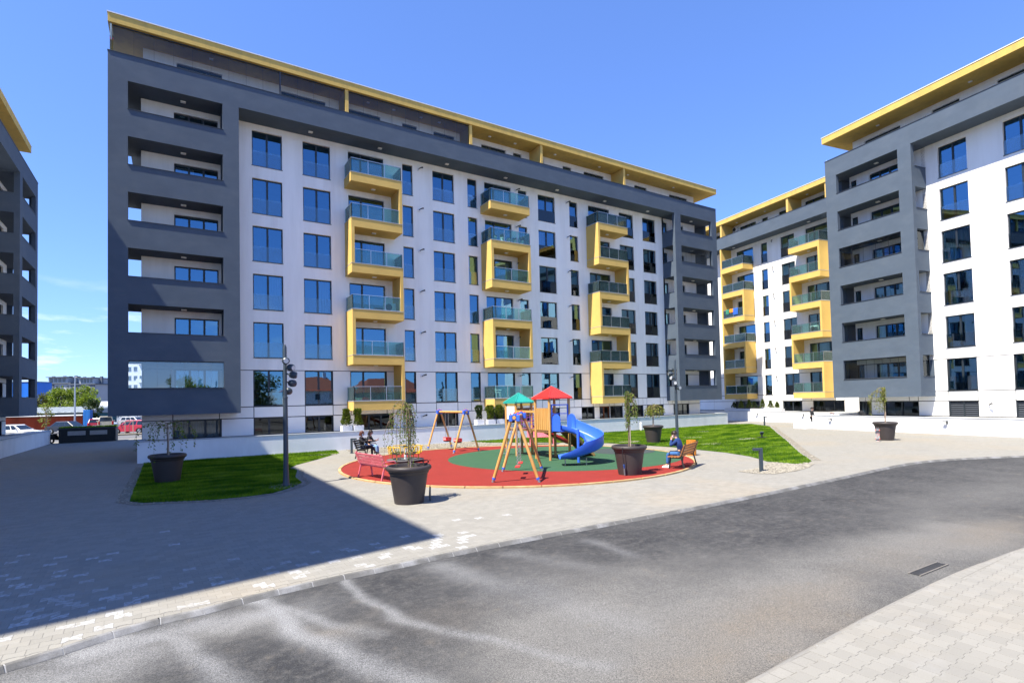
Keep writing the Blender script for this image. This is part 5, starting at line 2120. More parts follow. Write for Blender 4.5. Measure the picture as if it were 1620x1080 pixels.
def sheet(profile, thick_dir, th):
    """thin upright plastic sheet from a rounded outline given as 3-D points"""
    n = len(profile)
    d = Vector(thick_dir) * th / 2
    return MB().add([Vector(p) - d for p in profile] + [Vector(p) + d for p in profile],
                    [tuple(range(n)), tuple(range(2 * n - 1, n - 1, -1))] + [(i, n + i, n + (i + 1) % n, (i + 1) % n) for i in range(n)])


for x in (0.12, S - 0.12):
    out_ = [(x, -0.05, ZP - 0.05)] + [(x, -0.05 - 0.29 * (1 - math.cos(PI * k / 10)), ZP + 0.35 + 0.36 * math.sin(PI * k / 10) ** 0.8) for k in range(11)] + [(x, -0.63, ZP - 0.05)]
    sheet(out_, (1, 0, 0), 0.035).build('slide_cheek', PBLUE, t, fix=True)
MB().box(0.14, S - 0.14, -0.66, -0.05, ZP - 0.06, ZP - 0.02).build('slide_sill', PBLUE, t)
arch = [(0.10, -0.07, ZP - 0.04)] + [(0.10 + 0.45 * (1 - math.cos(PI * k / 12)), -0.07, ZP + 0.30 + 0.30 * math.sin(PI * k / 12)) for k in range(13)] + [(S - 0.10, -0.07, ZP - 0.04)]
# spiral chute: a trough swept down a curve
ctrl = [(0.58, -0.45, 1.34), (0.66, -0.85, 1.25), (0.85, -1.25, 1.08), (0.97, -1.66, 0.88), (0.84, -2.02, 0.70), (0.46, -2.17, 0.53), (0.04, -2.10, 0.40), (-0.38, -1.92, 0.31), (-0.78, -1.70, 0.28)]
pts3 = []
Pc = [np.array(p) for p in ctrl]
for i in range(len(Pc) - 1):
    a, b_, c, d = Pc[max(i - 1, 0)], Pc[i], Pc[i + 1], Pc[min(i + 2, len(Pc) - 1)]
    for k in range(7):
        s = k / 7
        pts3.append(0.5 * ((2 * b_) + (-a + c) * s + (2 * a - 5 * b_ + 4 * c - d) * s * s + (-a + 3 * b_ - 3 * c + d) * s ** 3))
pts3.append(Pc[-1])


def trough(pts, rad, h_in, h_out, th, m, name, parent):
    """U section swept along pts, outer side (left of travel) wall height h_out"""
    sec = []
    for k in range(9):
        a = -PI / 2 + (k - 4) / 4 * PI / 2 * 0.98
        sec.append((rad * math.cos(a) if True else 0, rad * 0.55 * (1 + math.sin(a))))
    mb = MB()
    N = len(pts)
    ring_n = None
    for i, p in enumerate(pts):
        dvec = Vector(pts[min(i + 1, N - 1)]) - Vector(pts[max(i - 1, 0)])
        flat_ = Vector((dvec.x, dvec.y, 0)).normalized()
        s = Vector((-flat_.y, flat_.x, 0))          # left of travel
        f = i / (N - 1)
        ho = h_out * (1 - max(0, f - 0.72) / 0.28 * 0.75)
        hi = h_in * (1 - max(0, f - 0.72) / 0.28 * 0.6)
        inner = [(rad, ho)] + [(rad * 0.97 * math.cos(w_), rad * 0.42 * (1 + math.sin(w_))) for w_ in [(-0.15 - k / 8 * (PI - 0.3)) for k in range(9)]] + [(-rad, hi)]
        outer = [(-rad - th, hi + 0.02)] + [((rad + th) * math.cos(w_), rad * 0.42 * (1 + math.sin(w_)) - th) for w_ in [(-0.15 - (8 - k) / 8 * (PI - 0.3)) for k in range(9)]] + [(rad + th, ho + 0.02)]
        ring = [Vector(p) + s * u_ + Vector((0, 0, w_)) for u_, w_ in inner + outer]
        ring_n = len(ring)
        mb.v += [tuple(q) for q in ring]
    for i in range(N - 1):
        for k in range(ring_n):
            k2 = (k + 1) % ring_n
            mb.f.append((i * ring_n + k, i * ring_n + k2, (i + 1) * ring_n + k2, (i + 1) * ring_n + k))
    mb.f.append(tuple(range(ring_n)))
    mb.f.append(tuple((N - 1) * ring_n + k for k in range(ring_n - 1, -1, -1)))
    return mb.build(name, m, parent, smooth=True, fix=True)


sl = trough([tuple(p) for p in pts3], 0.37, 0.24, 0.52, 0.03, PBLUE, 'spiral_slide', t)
MB().tube([(0.45, -1.42, 0), (0.45, -1.42, 1.42)], 0.06, 10).build('slide_post', PBLUE, sl, smooth=True)
for x, y in ((-0.72, -1.98), (-0.42, -1.62), (0.10, -2.35)):
    MB().tube([(x, y, 0), (x, y, 0.30)], 0.018, 6).build('slide_foot', ZINC, sl)
# straight red chute from the bridge
rp_ = [(1.2 + 2.2 * s, 3.0 - 0.25 * s, ZP - 0.05 - 1.02 * s + (0.0 if s < 0.8 else 0.6 * (s - 0.8) ** 1.5)) for s in np.linspace(0, 1, 14)]
trough(rp_, 0.25, 0.16, 0.16, 0.025, PRED, 'chute', t)
# dark climbing ramp on the right of the red roofed tower
rm_ = MB()
rm_.add([(S + 0.05, 0.15, ZP), (S + 0.05, S - 0.15, ZP), (S + 1.55, S - 0.15, 0), (S + 1.55, 0.15, 0), (S + 0.05, 0.15, ZP - 0.06), (S + 0.05, S - 0.15, ZP - 0.06), (S + 1.48, S - 0.15, 0), (S + 1.48, 0.15, 0)],
        [(0, 1, 2, 3), (7, 6, 5, 4), (0, 3, 7, 4), (1, 5, 6, 2), (0, 4, 5, 1), (3, 2, 6, 7)])
o = rm_.build('climbing_ramp', PINED, t, fix=True)
for y in (0.15, S - 0.15):
    MB().bar((S + 0.02, y, ZP + 0.05), (S + 1.58, y, 0.03), 0.07, 0.12).build('ramp_rail', PINE, o)
for i in range(5):
    f = (i + 0.7) / 5.5
    MB().box(S + 0.05 + 1.5 * f - 0.02, S + 0.05 + 1.5 * f + 0.03, 0.2, S - 0.2, ZP * (1 - f) + 0.0, ZP * (1 - f) + 0.045).build('ramp_batten', PINE, o)

# ------------------------------------------------------------------ bin, bollards, small lights
BINW = mat('bin_orange_wood', (0.62, 0.20, 0.015), 0.6, 0.15, 6, tint=(0.72, 0.30, 0.05), tfac=0.6, tscale=6)
t = thing('litter_bin', 'round orange slatted litter bin behind the brown bench', 'litter bin', (20.6, 17.05, 0))
MB().lathe([(0.0, 0.04), (0.19, 0.04), (0.19, 0.66), (0.15, 0.66), (0.15, 0.10), (0.0, 0.10)], 20, close=False).build('liner', ZINC, t, fix=True)
for i in range(16):
    a = 2 * PI * i / 16
    MB().cbox((0.205 * math.cos(a), 0.205 * math.sin(a), 0.36), (0.022, 0.066, 0.70), Matrix.Rotation(a, 3, 'Z')).build('slat', BINW, t, bevel=0.005)
for z in (0.12, 0.62):
    MB().lathe([(0.190, z), (0.195, z), (0.195, z + 0.03), (0.190, z + 0.03)], 24, close=False).build('hoop', BLACK, t, fix=True)


def bollard(loc, rz, label, h=0.84):
    t = thing('bollard_light', label, 'bollard light', loc, rz, 'dark bollard lights along the paths')
    MB().box(-0.055, 0.055, -0.055, 0.055, 0.0, h).build('post', POSTBLUE, t, bevel=0.006)
    o = MB().box(-0.28, -0.056, -0.055, 0.055, h - 0.085, h).build('arm', POSTBLUE, t, bevel=0.006)
    MB().box(-0.26, -0.09, -0.04, 0.04, h - 0.09, h - 0.0855).build('lens', LENS, o)
    MB().box(-0.09, 0.09, -0.09, 0.09, -0.01, 0.014).build('foot_plate', POSTBLUE, t)
    return t


vr = -YAW
bollard((17.95, 11.78, 0.0), vr, 'dark bollard light standing in the pebbles at the tip of the sunlit lawn')
bollard((8.52, 30.5, 0.0), vr + PI, 'dark bollard light by the low wall left of the two women')
bollard((44.9, 29.0, 0.0), vr + PI, 'dark bollard light at the far corner of the sunlit lawn')


def flood(loc, rz, label):
    t = thing('ground_floodlight', label, 'floodlight', loc, rz, 'low floodlights in the lawn')
    MB().box(-0.3, 0.3, -0.12, 0.12, 0.0, 0.04).build('base', BLACK, t)
    MB().box(-0.04, 0.04, -0.03, 0.03, 0.04, 0.22).build('bracket', BLACK, t)
    MB().cbox((0.0, 0.0, 0.30), (0.20, 0.10, 0.17), Matrix.Rotation(R(30), 3, 'X')).build('head', POSTBLUE, t, bevel=0.01)


flood((31.8, 20.75, 0.03), vr, 'low black floodlight on the sunlit lawn edge')

for i, (loc, rz, lab) in enumerate([]):
    pass


def wall_light(frame, rz, u, v, z, label):
    o = Vector(frame)
    M = Matrix.Rotation(rz, 3, 'Z')
    p = o + M @ Vector((u, v, 0))
    t = thing('wall_light', label, 'wall light', (p.x, p.y, z), rz, 'small wall lights on the low walls')
    MB().box(-0.03, 0.03, -0.18, -0.002, 0.0, 0.05).build('arm', TRIM, t)
    MB().box(-0.16, 0.05, -0.24, -0.13, 0.0, 0.06).build('head', TRIM, t, bevel=0.006)
    MB().box(-0.05, 0.05, -0.016, -0.001, -0.14, 0.08).build('plate', TRIM, t)


wall_light((44.77, 22.84, 0), RZB, 1.0, -1.75, 0.78, 'small wall light on the sunlit low wall, next to the white step')
wall_light((44.77, 22.84, 0), RZB, 8.9, -1.75, 0.78, 'small wall light on the sunlit low wall, right of the brown pot')
wall_light((55.17, 40.85, 0), RZB2, 7.2, -2.35, 0.78, 'small wall light on the far low wall below the yellow balconies, left one')
wall_light((55.17, 40.85, 0), RZB2, 12.6, -2.35, 0.78, 'small wall light on the far low wall just left of the standing person')
t = thing('bollard_light', 'short white bollard light against the low wall behind the far pot', 'bollard light', (33.3, 32.7, 0.0))
MB().tube([(0, 0, 0), (0, 0, 0.62)], 0.10, 14).build('post', PLASTICW, t, smooth=True)
MB().ball((0, 0, 0.62), 0.10, 14, 6, (1, 1, 0.6)).build('cap', PLASTICW, t, smooth=True)

# ------------------------------------------------------------------ planters with shrubs on the terraces
BOXM = mat('planter_box_white', (0.62, 0.63, 0.66), 0.6, 0.05, 2)


def shrub(loc, label, w, h, n, lm, group, box=True, cone=False, seed=0, bh=0.42):
    rr = random.Random(seed)
    if box:
        t = thing('planter_box', 'pale box under ' + label, 'planter', loc, 0, 'pale planter boxes')
        MB().box(-w * 0.5, w * 0.5, -0.24, 0.24, 0, bh).build('box', BOXM, t, bevel=0.015)
        MB().box(-w * 0.5 + 0.05, w * 0.5 - 0.05, -0.2, 0.2, bh, bh + 0.01).build('soil', EARTH, t)
    s = thing('shrub', label, 'shrub', (loc[0], loc[1], loc[2] + (bh + 0.012 if box else 0)), 0, group)
    lf, st = MB(), MB()
    for i in range(8):
        a = rr.random() * 6.28
        st.tube([(0, 0, 0), (0.10 * math.cos(a), 0.08 * math.sin(a), h * 0.4), (0.30 * w * math.cos(a), 0.2 * math.sin(a), h * 0.85)], [0.012, 0.008, 0.003], 4)
    for i in range(n):
        z = rr.random() ** 0.8
        a = rr.random() * 6.28
        rad = (1 - z) ** 0.8 if cone else (0.80 + 0.25 * math.sin(z * 5 + seed)) * (1.0 if z < 0.8 else 1 - (z - 0.8) * (1.2 + 1.3 * math.sin(a * 2 + seed) ** 2))
        f = rr.random() ** 0.4 * (0.85 + 0.3 * math.sin(a * 3 + seed) * math.sin(z * 7))
        p = (0.5 * w * rad * f * math.cos(a), 0.30 * rad * f * math.sin(a), z * h + 0.03)
        leaf(lf, p, (math.cos(a) + rr.uniform(-0.6, 0.6), math.sin(a) + rr.uniform(-0.6, 0.6), 0.9), 0.13, 0.035)
    c = lf.build('foliage', lm, s)
    st.build('stem', BARK, s)


SHG = leaf_mat('leaf_hedge', (0.06, 0.10, 0.01), (0.16, 0.20, 0.02))
shrub((9.15, 33.85, 1.0), 'bright hedge shrub on the terrace at the left of the dark door', 0.62, 0.95, 900, SHG, 'hedge shrubs on the long terrace', seed=1)
shrub((9.85, 33.80, 1.0), 'second bright hedge shrub against the dark door on the terrace', 0.62, 0.95, 900, SHG, 'hedge shrubs on the long terrace', seed=2)
shrub((18.7, 34.2, 1.0), 'dark green hedge shrub beside the play tower, leftmost of three', 0.6, 0.95, 800, LEAFD, 'hedge shrubs on the long terrace', seed=3)
shrub((19.45, 33.9, 1.0), 'bright hedge shrub beside the play tower, middle one of three', 0.65, 0.95, 900, SHG, 'hedge shrubs on the long terrace', seed=4)
shrub((20.2, 33.9, 1.0), 'bright hedge shrub beside the play tower, next to the louvred vent', 0.65, 0.95, 900, SHG, 'hedge shrubs on the long terrace', seed=5)
Mw = Matrix.Rotation(RZB2, 3, 'Z')
ow = Vector((55.17, 40.85, 0))
tb = thing('planter_trough', 'long pale trough of small conifers on the far terrace', 'planter', tuple(ow + Mw @ Vector((6.2, -1.5, 0.97))), RZB2)
MB().box(-4.2, 3.4, -0.25, 0.25, 0, 0.34).build('trough', BOXM, tb)
MB().box(-4.15, 3.35, -0.2, 0.2, 0.341, 0.35).build('soil', EARTH, tb)
for i, u in enumerate((-3.0, -2.0, -0.9, -0.2, 0.9, 1.9, 2.7)):
    p = ow + Mw @ Vector((6.2 + u, -1.5, 0.97 + 0.352))
    shrub((p.x, p.y, p.z), ['small cone shaped conifer at the shaded end of the long trough', 'small conifer in the trough, second from its shaded end', 'small bright conifer in the trough under the left yellow balcony', 'small conifer in the trough before the white cladding',
                            'plump bright conifer in the trough, third from its sunny end', 'slim conifer in the trough, second from its sunny end', 'small conifer at the sunny end of the long trough'][i],
          0.75, (0.6, 0.75, 0.85, 0.7, 0.9, 0.75, 0.6)[i], 420, (LEAFD, SHG, SHG, LEAFD, SHG, SHG, SHG)[i], 'small conifers in the long trough', False, True, seed=20 + i)

# ------------------------------------------------------------------ people
SKIN = mat('skin', (0.50, 0.29, 0.20), 0.55, 0.06, 8)
CLOTH = {}


def cloth(name, col):
    return mat('cloth_' + name, col, 0.9, 0.18, 12, 0.2, 60)


def skin_mesh(name, joints, edges, m, parent, root=0, sub=1):
    """one continuous body grown round a skeleton: joints {name: (x, y, z, r) or (x, y, z, rx, ry)}"""
    me = bpy.data.meshes.new(name)
    bm = bmesh.new()
    lay_ = bm.verts.layers.skin.verify()
    V = {}
    for i, (k, j) in enumerate(joints.items()):
        v = bm.verts.new(j[:3])
        v[lay_].radius = (j[3], j[4] if len(j) > 4 else j[3])
        v[lay_].use_root = i == root
        V[k] = v
    for a, b_ in edges:
        bm.edges.new((V[a], V[b_]))
    bm.to_mesh(me)
    bm.free()
    me.materials.append(m)
    o = bpy.data.objects.new(name, me)
    COL.objects.link(o)
    o.parent = parent
    s = o.modifiers.new('skin', 'SKIN')
    s.use_smooth_shade = True
    q = o.modifiers.new('sub', 'SUBSURF')
    q.levels = sub
    q.render_levels = sub
    return o


def person(label, loc, rz, pose, top, legs, shoes, hair, hair_len=0.0, mask=None, glasses=False, female=False, scale=1.0, group=None):
    t = thing('person', label, 'person', loc, rz, group)
    t.scale = (scale, scale, scale)
    J = dict(pose)
    sh = 0.92 if female else 1.0
    body = {'pelvis': (*J['pelvis'], 0.11, 0.10), 'spine': (*J['spine'], 0.10 * sh, 0.085), 'chest': (*J['chest'], 0.125 * sh, 0.095), 'neck': (*J['neck'], 0.048), 'jaw': None, 'head': None, 'crown': None}
    n, h = Vector(J['neck']), Vector(J['head'])
    ax = (h - n).normalized()
    fwd = Vector(J.get('look', (0, 1, 0))).normalized()
    fwd = (fwd - ax * fwd.dot(ax)).normalized()
    side = fwd.cross(ax)
    jaw = n + ax * 0.075 + fwd * 0.025
    mid = n + ax * 0.155 + fwd * 0.022
    crown = n + ax * 0.225 + fwd * 0.005
    body['jaw'] = (*jaw, 0.060)
    body['head'] = (*mid, 0.080, 0.092)
    body['crown'] = (*crown, 0.066, 0.074)
    edges = [('pelvis', 'spine'), ('spine', 'chest'), ('chest', 'neck'), ('neck', 'jaw'), ('jaw', 'head'), ('head', 'crown')]
    nose = mid + fwd * 0.108 - ax * 0.028
    body['nose'] = (*nose, 0.013)
    edges.append(('head', 'nose'))
    for s in ('l', 'r'):
        sg = -1 if s == 'l' else 1
        body['hip' + s] = (*J['hip' + s], 0.085)
        body['knee' + s] = (*J['knee' + s], 0.056)
        body['ankle' + s] = (*J['ankle' + s], 0.038)
        body['toe' + s] = (*J['toe' + s], 0.034)
        body['sho' + s] = (*J['sho' + s], 0.058 * sh)
        body['elb' + s] = (*J['elb' + s], 0.042 * sh)
        body['wri' + s] = (*J['wri' + s], 0.029)
        el, wr = Vector(J['elb' + s]), Vector(J['wri' + s])
        d = (wr - el).normalized()
        pl_ = wr + d * 0.065
        body['palm' + s] = (*pl_, 0.036, 0.022)
        edges += [('pelvis', 'hip' + s), ('hip' + s, 'knee' + s), ('knee' + s, 'ankle' + s), ('ankle' + s, 'toe' + s), ('chest', 'sho' + s), ('sho' + s, 'elb' + s), ('elb' + s, 'wri' + s), ('wri' + s, 'palm' + s)]
        acr = d.cross(Vector((0, 0, 1)))
        acr = acr.normalized() if acr.length > 0.1 else Vector((1, 0, 0))
        inn = Vector((-sg, 0, 0))
        curl = (acr.cross(d)).normalized() * -1
        for i, (off, ln) in enumerate(((-0.03, 0.062), (-0.010, 0.075), (0.010, 0.070), (0.028, 0.055))):
            a = pl_ + acr * off + d * 0.035
            b_ = a + d * ln * 0.55 + curl * 0.012
            c = b_ + d * ln * 0.35 + curl * 0.028
            for q, p in (('a', a), ('b', b_), ('c', c)):
                body['f%s%d%s' % (s, i, q)] = (*p, 0.0095)
            edges += [('palm' + s, 'f%s%da' % (s, i)), ('f%s%da' % (s, i), 'f%s%db' % (s, i)), ('f%s%db' % (s, i), 'f%s%dc' % (s, i))]
        a = wr + d * 0.03 + acr * 0.035 * (1 if acr.dot(inn) > 0 else -1)
        b_ = a + d * 0.045 + acr * 0.012 * (1 if acr.dot(inn) > 0 else -1) + curl * 0.01
        body['t%sa' % s], body['t%sb' % s] = (*a, 0.011), (*b_, 0.010)
        edges += [('wri' + s, 't%sa' % s), ('t%sa' % s, 't%sb' % s)]
    skin_mesh('body', body, edges, SKIN, t)
    # jacket and trousers follow the same joints
    jk = {'low': (*(Vector(J['pelvis']) + Vector((0, 0, 0.02))), 0.135 * sh, 0.125), 'spine': (*J['spine'], 0.138 * sh, 0.118), 'chest': (*J['chest'], 0.150 * sh, 0.125), 'collar': (*(n - ax * 0.005), 0.068)}
    je = [('low', 'spine'), ('spine', 'chest'), ('chest', 'collar')]
    tr = {'pelvis': (*J['pelvis'], 0.135, 0.12)}
    te = []
    for s in ('l', 'r'):
        jk['sho' + s] = (*J['sho' + s], 0.078 * sh)
        jk['elb' + s] = (*J['elb' + s], 0.060)
        jk['cuff' + s] = (*J['wri' + s], 0.045)
        je += [('chest', 'sho' + s), ('sho' + s, 'elb' + s), ('elb' + s, 'cuff' + s)]
        tr['hip' + s] = (*J['hip' + s], 0.098)
        tr['knee' + s] = (*J['knee' + s], 0.073)
        tr['hem' + s] = (*(Vector(J['ankle' + s]) + Vector((0, 0, 0.03))), 0.056)
        te += [('pelvis', 'hip' + s), ('hip' + s, 'knee' + s), ('knee' + s, 'hem' + s)]
        an, to = Vector(J['ankle' + s]), Vector(J['toe' + s])
        dd = (to - an)
        dd.z = 0
        dd = dd.normalized()
        sx = Vector((dd.y, -dd.x, 0))
        zf = min(an.z, to.z) - 0.045
        sm = MB()
        prof = [(-0.07, 0.036, 0.075), (-0.03, 0.042, 0.085), (0.06, 0.042, 0.075), (0.14, 0.045, 0.055), (0.19, 0.036, 0.045), (0.21, 0.018, 0.03)]
        vs_ = []
        for x, w, hh in prof:
            p = Vector((an.x, an.y, zf)) + dd * x
            vs_ += [p - sx * w, p + sx * w, p + sx * w * 0.8 + Vector((0, 0, hh)), p - sx * w * 0.8 + Vector((0, 0, hh))]
        fs_ = [(0, 1, 2, 3), (23, 22, 21, 20)]
        for i in range(5):
            for k in range(4):
                k2 = (k + 1) % 4
                fs_.append((4 * i + k, 4 * i + 4 + k, 4 * i + 4 + k2, 4 * i + k2))
        sm.add(vs_, fs_)
        sm.build('shoe', shoes, t, smooth=True, fix=True)
    skin_mesh('jacket', jk, je, top, t)
    skin_mesh('trousers', tr, te, legs, t)
    # hair: a cap over the skull, falling behind when long
    hm = MB()
    c0 = n + ax * 0.185 - fwd * 0.008
    nn, mm = 14, 8
    M3 = Matrix((side, fwd, ax)).transposed()
    vs_, fs_ = [], []
    for i in range(mm + 1):
        th_ = PI * 0.62 * i / mm
        for k in range(nn):
            w = 2 * PI * k / nn
            front = math.sin(w)
            tl = th_ * (0.72 if front > 0.35 else 1.0)
            r = 0.112
            p = Vector((r * 0.92 * math.sin(tl) * math.cos(w), r * 1.06 * math.sin(tl) * math.sin(w), r * 1.08 * math.cos(tl)))
            p += Vector((rng.uniform(-1, 1), rng.uniform(-1, 1), 0)) * 0.004
            if hair_len and front < 0.3 and i >= mm - 1:
                p.z -= hair_len * (0.5 if i == mm - 1 else 1.0)
                p.y -= 0.02
            vs_.append(c0 + M3 @ p)
    for i in range(mm):
        for k in range(nn):
            fs_.append((i * nn + k, i * nn + (k + 1) % nn, (i + 1) * nn + (k + 1) % nn, (i + 1) * nn + k))
    hm.add(vs_, fs_)
    hm.build('hair', hair, t, smooth=True, fix=True)
    fc = MB()
    for sg in (-1, 1):
        e = mid + fwd * 0.078 + side * sg * 0.032 + ax * 0.008
        fc.ball(tuple(e), 0.012, 8, 5)
    fc.build('eye', mat('eye_dark', (0.03, 0.02, 0.02), 0.3), t)
    er = MB()
    for sg in (-1, 1):
        e = mid + side * sg * 0.082 - fwd * 0.005 - ax * 0.01
        er.ball(tuple(e), 0.024, 8, 5, (0.5, 0.8, 1.2))
    er.build('ear', SKIN, t, smooth=True)
    mo = jaw + fwd * 0.066 + ax * 0.012
    if mask:
        mk = MB()
        vs_ = []
        for i in range(4):
            for k in range(5):
                a = (k - 2) / 2 * 1.05
                z = (i - 1.5) * 0.033
                rr_ = 0.086 + 0.014 * math.cos(a * 1.3) - 0.010 * abs(i - 1.5) * 0.6
                vs_.append(jaw + ax * (0.022 + z) + fwd * rr_ * math.cos(a) + side * rr_ * math.sin(a) * 0.95)
        fs_ = [(i * 5 + k, i * 5 + k + 1, i * 5 + k + 6, i * 5 + k + 5) for i in range(3) for k in range(4)]
        mk.add(vs_, fs_).build('face_mask', mask, t, smooth=True)
    else:
        MB().cbox(tuple(mo), (0.04, 0.012, 0.010), M3).build('mouth', mat('lips', (0.36, 0.13, 0.11), 0.5), t)
    if glasses:
        gm = MB()
        for sg in (-1, 1):
            gm.cbox(tuple(mid + fwd * 0.098 + side * sg * 0.033 + ax * 0.008), (0.052, 0.008, 0.036), M3)
        gm.cbox(tuple(mid + fwd * 0.098 + ax * 0.012), (0.03, 0.006, 0.008), M3)
        gm.build('sunglasses', BLACK, t)
    return t


HAIRD = mat('hair_dark', (0.025, 0.016, 0.012), 0.5, 0.3, 30, stretch=(1, 1, 0.2))
HAIRR = mat('hair_auburn', (0.085, 0.028, 0.018), 0.5, 0.3, 30, stretch=(1, 1, 0.2))
SHOEB = mat('shoe_black', (0.02, 0.02, 0.022), 0.5, 0.1)
SHOEW = mat('shoe_white', (0.72, 0.72, 0.72), 0.6, 0.06)
MASKB = mat('mask_blue', (0.30, 0.52, 0.62), 0.8, 0.05)
MASKW = mat('mask_white', (0.78, 0.78, 0.78), 0.8, 0.05)


def sit(lean=0.0, kneel=0.0, crossed=False, arms='lap', head=(0, 1, 0), drop=0.0):
    p = {'pelvis': (0, -0.06, 0.57), 'spine': (0, -0.10 + lean * 0.3, 0.76), 'chest': (0, -0.13 + lean, 0.98), 'neck': (0, -0.11 + lean * 1.25, 1.135), 'head': (0, -0.08 + lean * 1.5, 1.30),
         'hipl': (-0.09, 0.0, 0.55), 'hipr': (0.09, 0.0, 0.55), 'kneel': (-0.12, 0.40, 0.535), 'kneer': (0.12, 0.40, 0.535), 'anklel': (-0.12, 0.42, 0.10), 'ankler': (0.12, 0.46, 0.10),
         'toel': (-0.13, 0.56, 0.05), 'toer': (0.13, 0.60, 0.05), 'shol': (-0.175, -0.13 + lean, 1.05), 'shor': (0.175, -0.13 + lean, 1.05)}
    if crossed:
        p['kneer'] = (-0.02, 0.42, 0.64)
        p['ankler'] = (-0.16, 0.58, 0.30)
        p['toer'] = (-0.18, 0.72, 0.27)
    if arms == 'lap':
        p.update(elbl=(-0.26, -0.04 + lean, 0.80), elbr=(0.26, -0.04 + lean, 0.80), wril=(-0.12, 0.18, 0.70), wrir=(0.12, 0.18, 0.70))
    elif arms == 'phone':
        p.update(elbl=(-0.25, 0.02 + lean, 0.80), elbr=(0.25, 0.02 + lean, 0.80), wril=(-0.08, 0.26 + lean, 0.86), wrir=(0.07, 0.26 + lean, 0.86))
    elif arms == 'forward':
        p.update(elbl=(-0.26, 0.02, 0.82), elbr=(0.27, 0.05, 0.86), wril=(-0.10, 0.24, 0.72), wrir=(0.16, 0.34, 0.92))
    elif arms == 'mouth':
        p.update(elbl=(-0.21, 0.10 + lean, 0.84), elbr=(0.22, 0.06 + lean, 0.84), wril=(-0.05, 0.02 + lean * 1.5, 1.08), wrir=(0.07, 0.02 + lean * 1.5, 1.06))
    p['look'] = head
    return p


def on_bench(P, rz, x, z=0.0):
    M = Matrix.Rotation(rz, 3, 'Z')
    q = M @ Vector((x, 0, 0))
    return (P[0] + q.x, P[1] + q.y, z - 0.005)


BLKC = cloth('black', (0.018, 0.019, 0.022))
DKC = cloth('dark_grey', (0.035, 0.036, 0.04))
person('woman with auburn hair, blue face mask and sunglasses, dark clothes, on the black bench', on_bench(WB_P, WB_R, 0.42), WB_R, sit(0.0, crossed=True, arms='forward', head=(0.1, 1, 0.0)), BLKC, cloth('navy_trousers', (0.022, 0.026, 0.04)), SHOEB, HAIRR, 0.13, MASKB, True, True, 0.97)
w2 = person('woman in light jeans looking down at a red phone on the black bench', on_bench(WB_P, WB_R, -0.45), WB_R, sit(0.10, arms='phone', head=(0.0, 1, -0.45)), DKC, cloth('light_jeans', (0.20, 0.33, 0.52)), SHOEB, HAIRD, 0.16, None, True, True, 0.97)
man = person('man in navy jacket and jeans, white mask, hand at mouth, on the brown bench', on_bench(RB_P, RB_R, -0.42, 0.03), RB_R, sit(0.16, arms='mouth', head=(-0.1, 1, -0.15)), cloth('navy_jacket', (0.018, 0.045, 0.16)), cloth('blue_jeans', (0.045, 0.13, 0.34)), SHOEW, HAIRD, 0.0, MASKW, False, False, 1.0)
# phone and bags they hold
Mb = Matrix.Rotation(WB_R, 3, 'Z')
q = Vector((*WB_P, 0)) + Mb @ Vector((-0.45, 0.44, 0.87))
t = thing('phone', 'phone in a red case held by the woman in light jeans', 'phone', tuple(q), WB_R)
MB().cbox((0, 0, 0), (0.085, 0.012, 0.15), Matrix.Rotation(R(-35), 3, 'X')).build('case', mat('phone_red', (0.35, 0.03, 0.04), 0.4), t, bevel=0.004)
MB().cbox((0, -0.0072, -0.005), (0.072, 0.003, 0.13), Matrix.Rotation(R(-35), 3, 'X')).build('screen', BLACK, t)
q = Vector((*WB_P, 0)) + Mb @ Vector((0.02, 0.02, 0.47))
t = thing('bag', 'light blue and white bag between the two women on the black bench', 'bag', tuple(q), WB_R)
MB().lathe([(0.0, 0.0), (0.12, 0.0), (0.14, 0.08), (0.12, 0.20), (0.07, 0.26), (0.0, 0.27)], 14, close=False).build('body', cloth('bag_blue', (0.30, 0.45, 0.70)), t, smooth=True)
MB().tube([(-0.08, 0, 0.24), (-0.05, 0, 0.36), (0.05, 0, 0.36), (0.08, 0, 0.24)], 0.012, 6).build('strap', SHOEW, t, smooth=True)

# youth standing at the corner of the sunlit low wall
stand = {'pelvis': (0, 0, 0.86), 'spine': (0, -0.01, 1.02), 'chest': (0, -0.02, 1.22), 'neck': (0, 0.0, 1.38), 'head': (0, 0.02, 1.54), 'hipl': (-0.085, 0, 0.82), 'hipr': (0.085, 0, 0.82),
         'kneel': (-0.095, 0.02, 0.46), 'kneer': (0.095, 0.05, 0.46), 'anklel': (-0.10, -0.02, 0.09), 'ankler': (0.10, 0.0, 0.09), 'toel': (-0.12, 0.12, 0.05), 'toer': (0.12, 0.14, 0.05),
         'shol': (-0.16, -0.02, 1.30), 'shor': (0.16, -0.02, 1.30), 'elbl': (-0.22, 0.02, 1.06), 'elbr': (0.22, 0.02, 1.06), 'wril': (-0.16, 0.16, 0.92), 'wrir': (0.16, 0.20, 0.96), 'look': (0.2, 1, -0.1)}
Mbb = Matrix.Rotation(RZB, 3, 'Z')
ob = Vector((44.77, 22.84, 0))
q = ob + Mbb @ Vector((-1.18, -1.05, 0))
person('youth in black clothes standing behind the white block at the sunlit wall', (q.x, q.y, 0.0), RZB - 0.5, stand, BLKC, BLKC, SHOEB, HAIRD, 0.0)

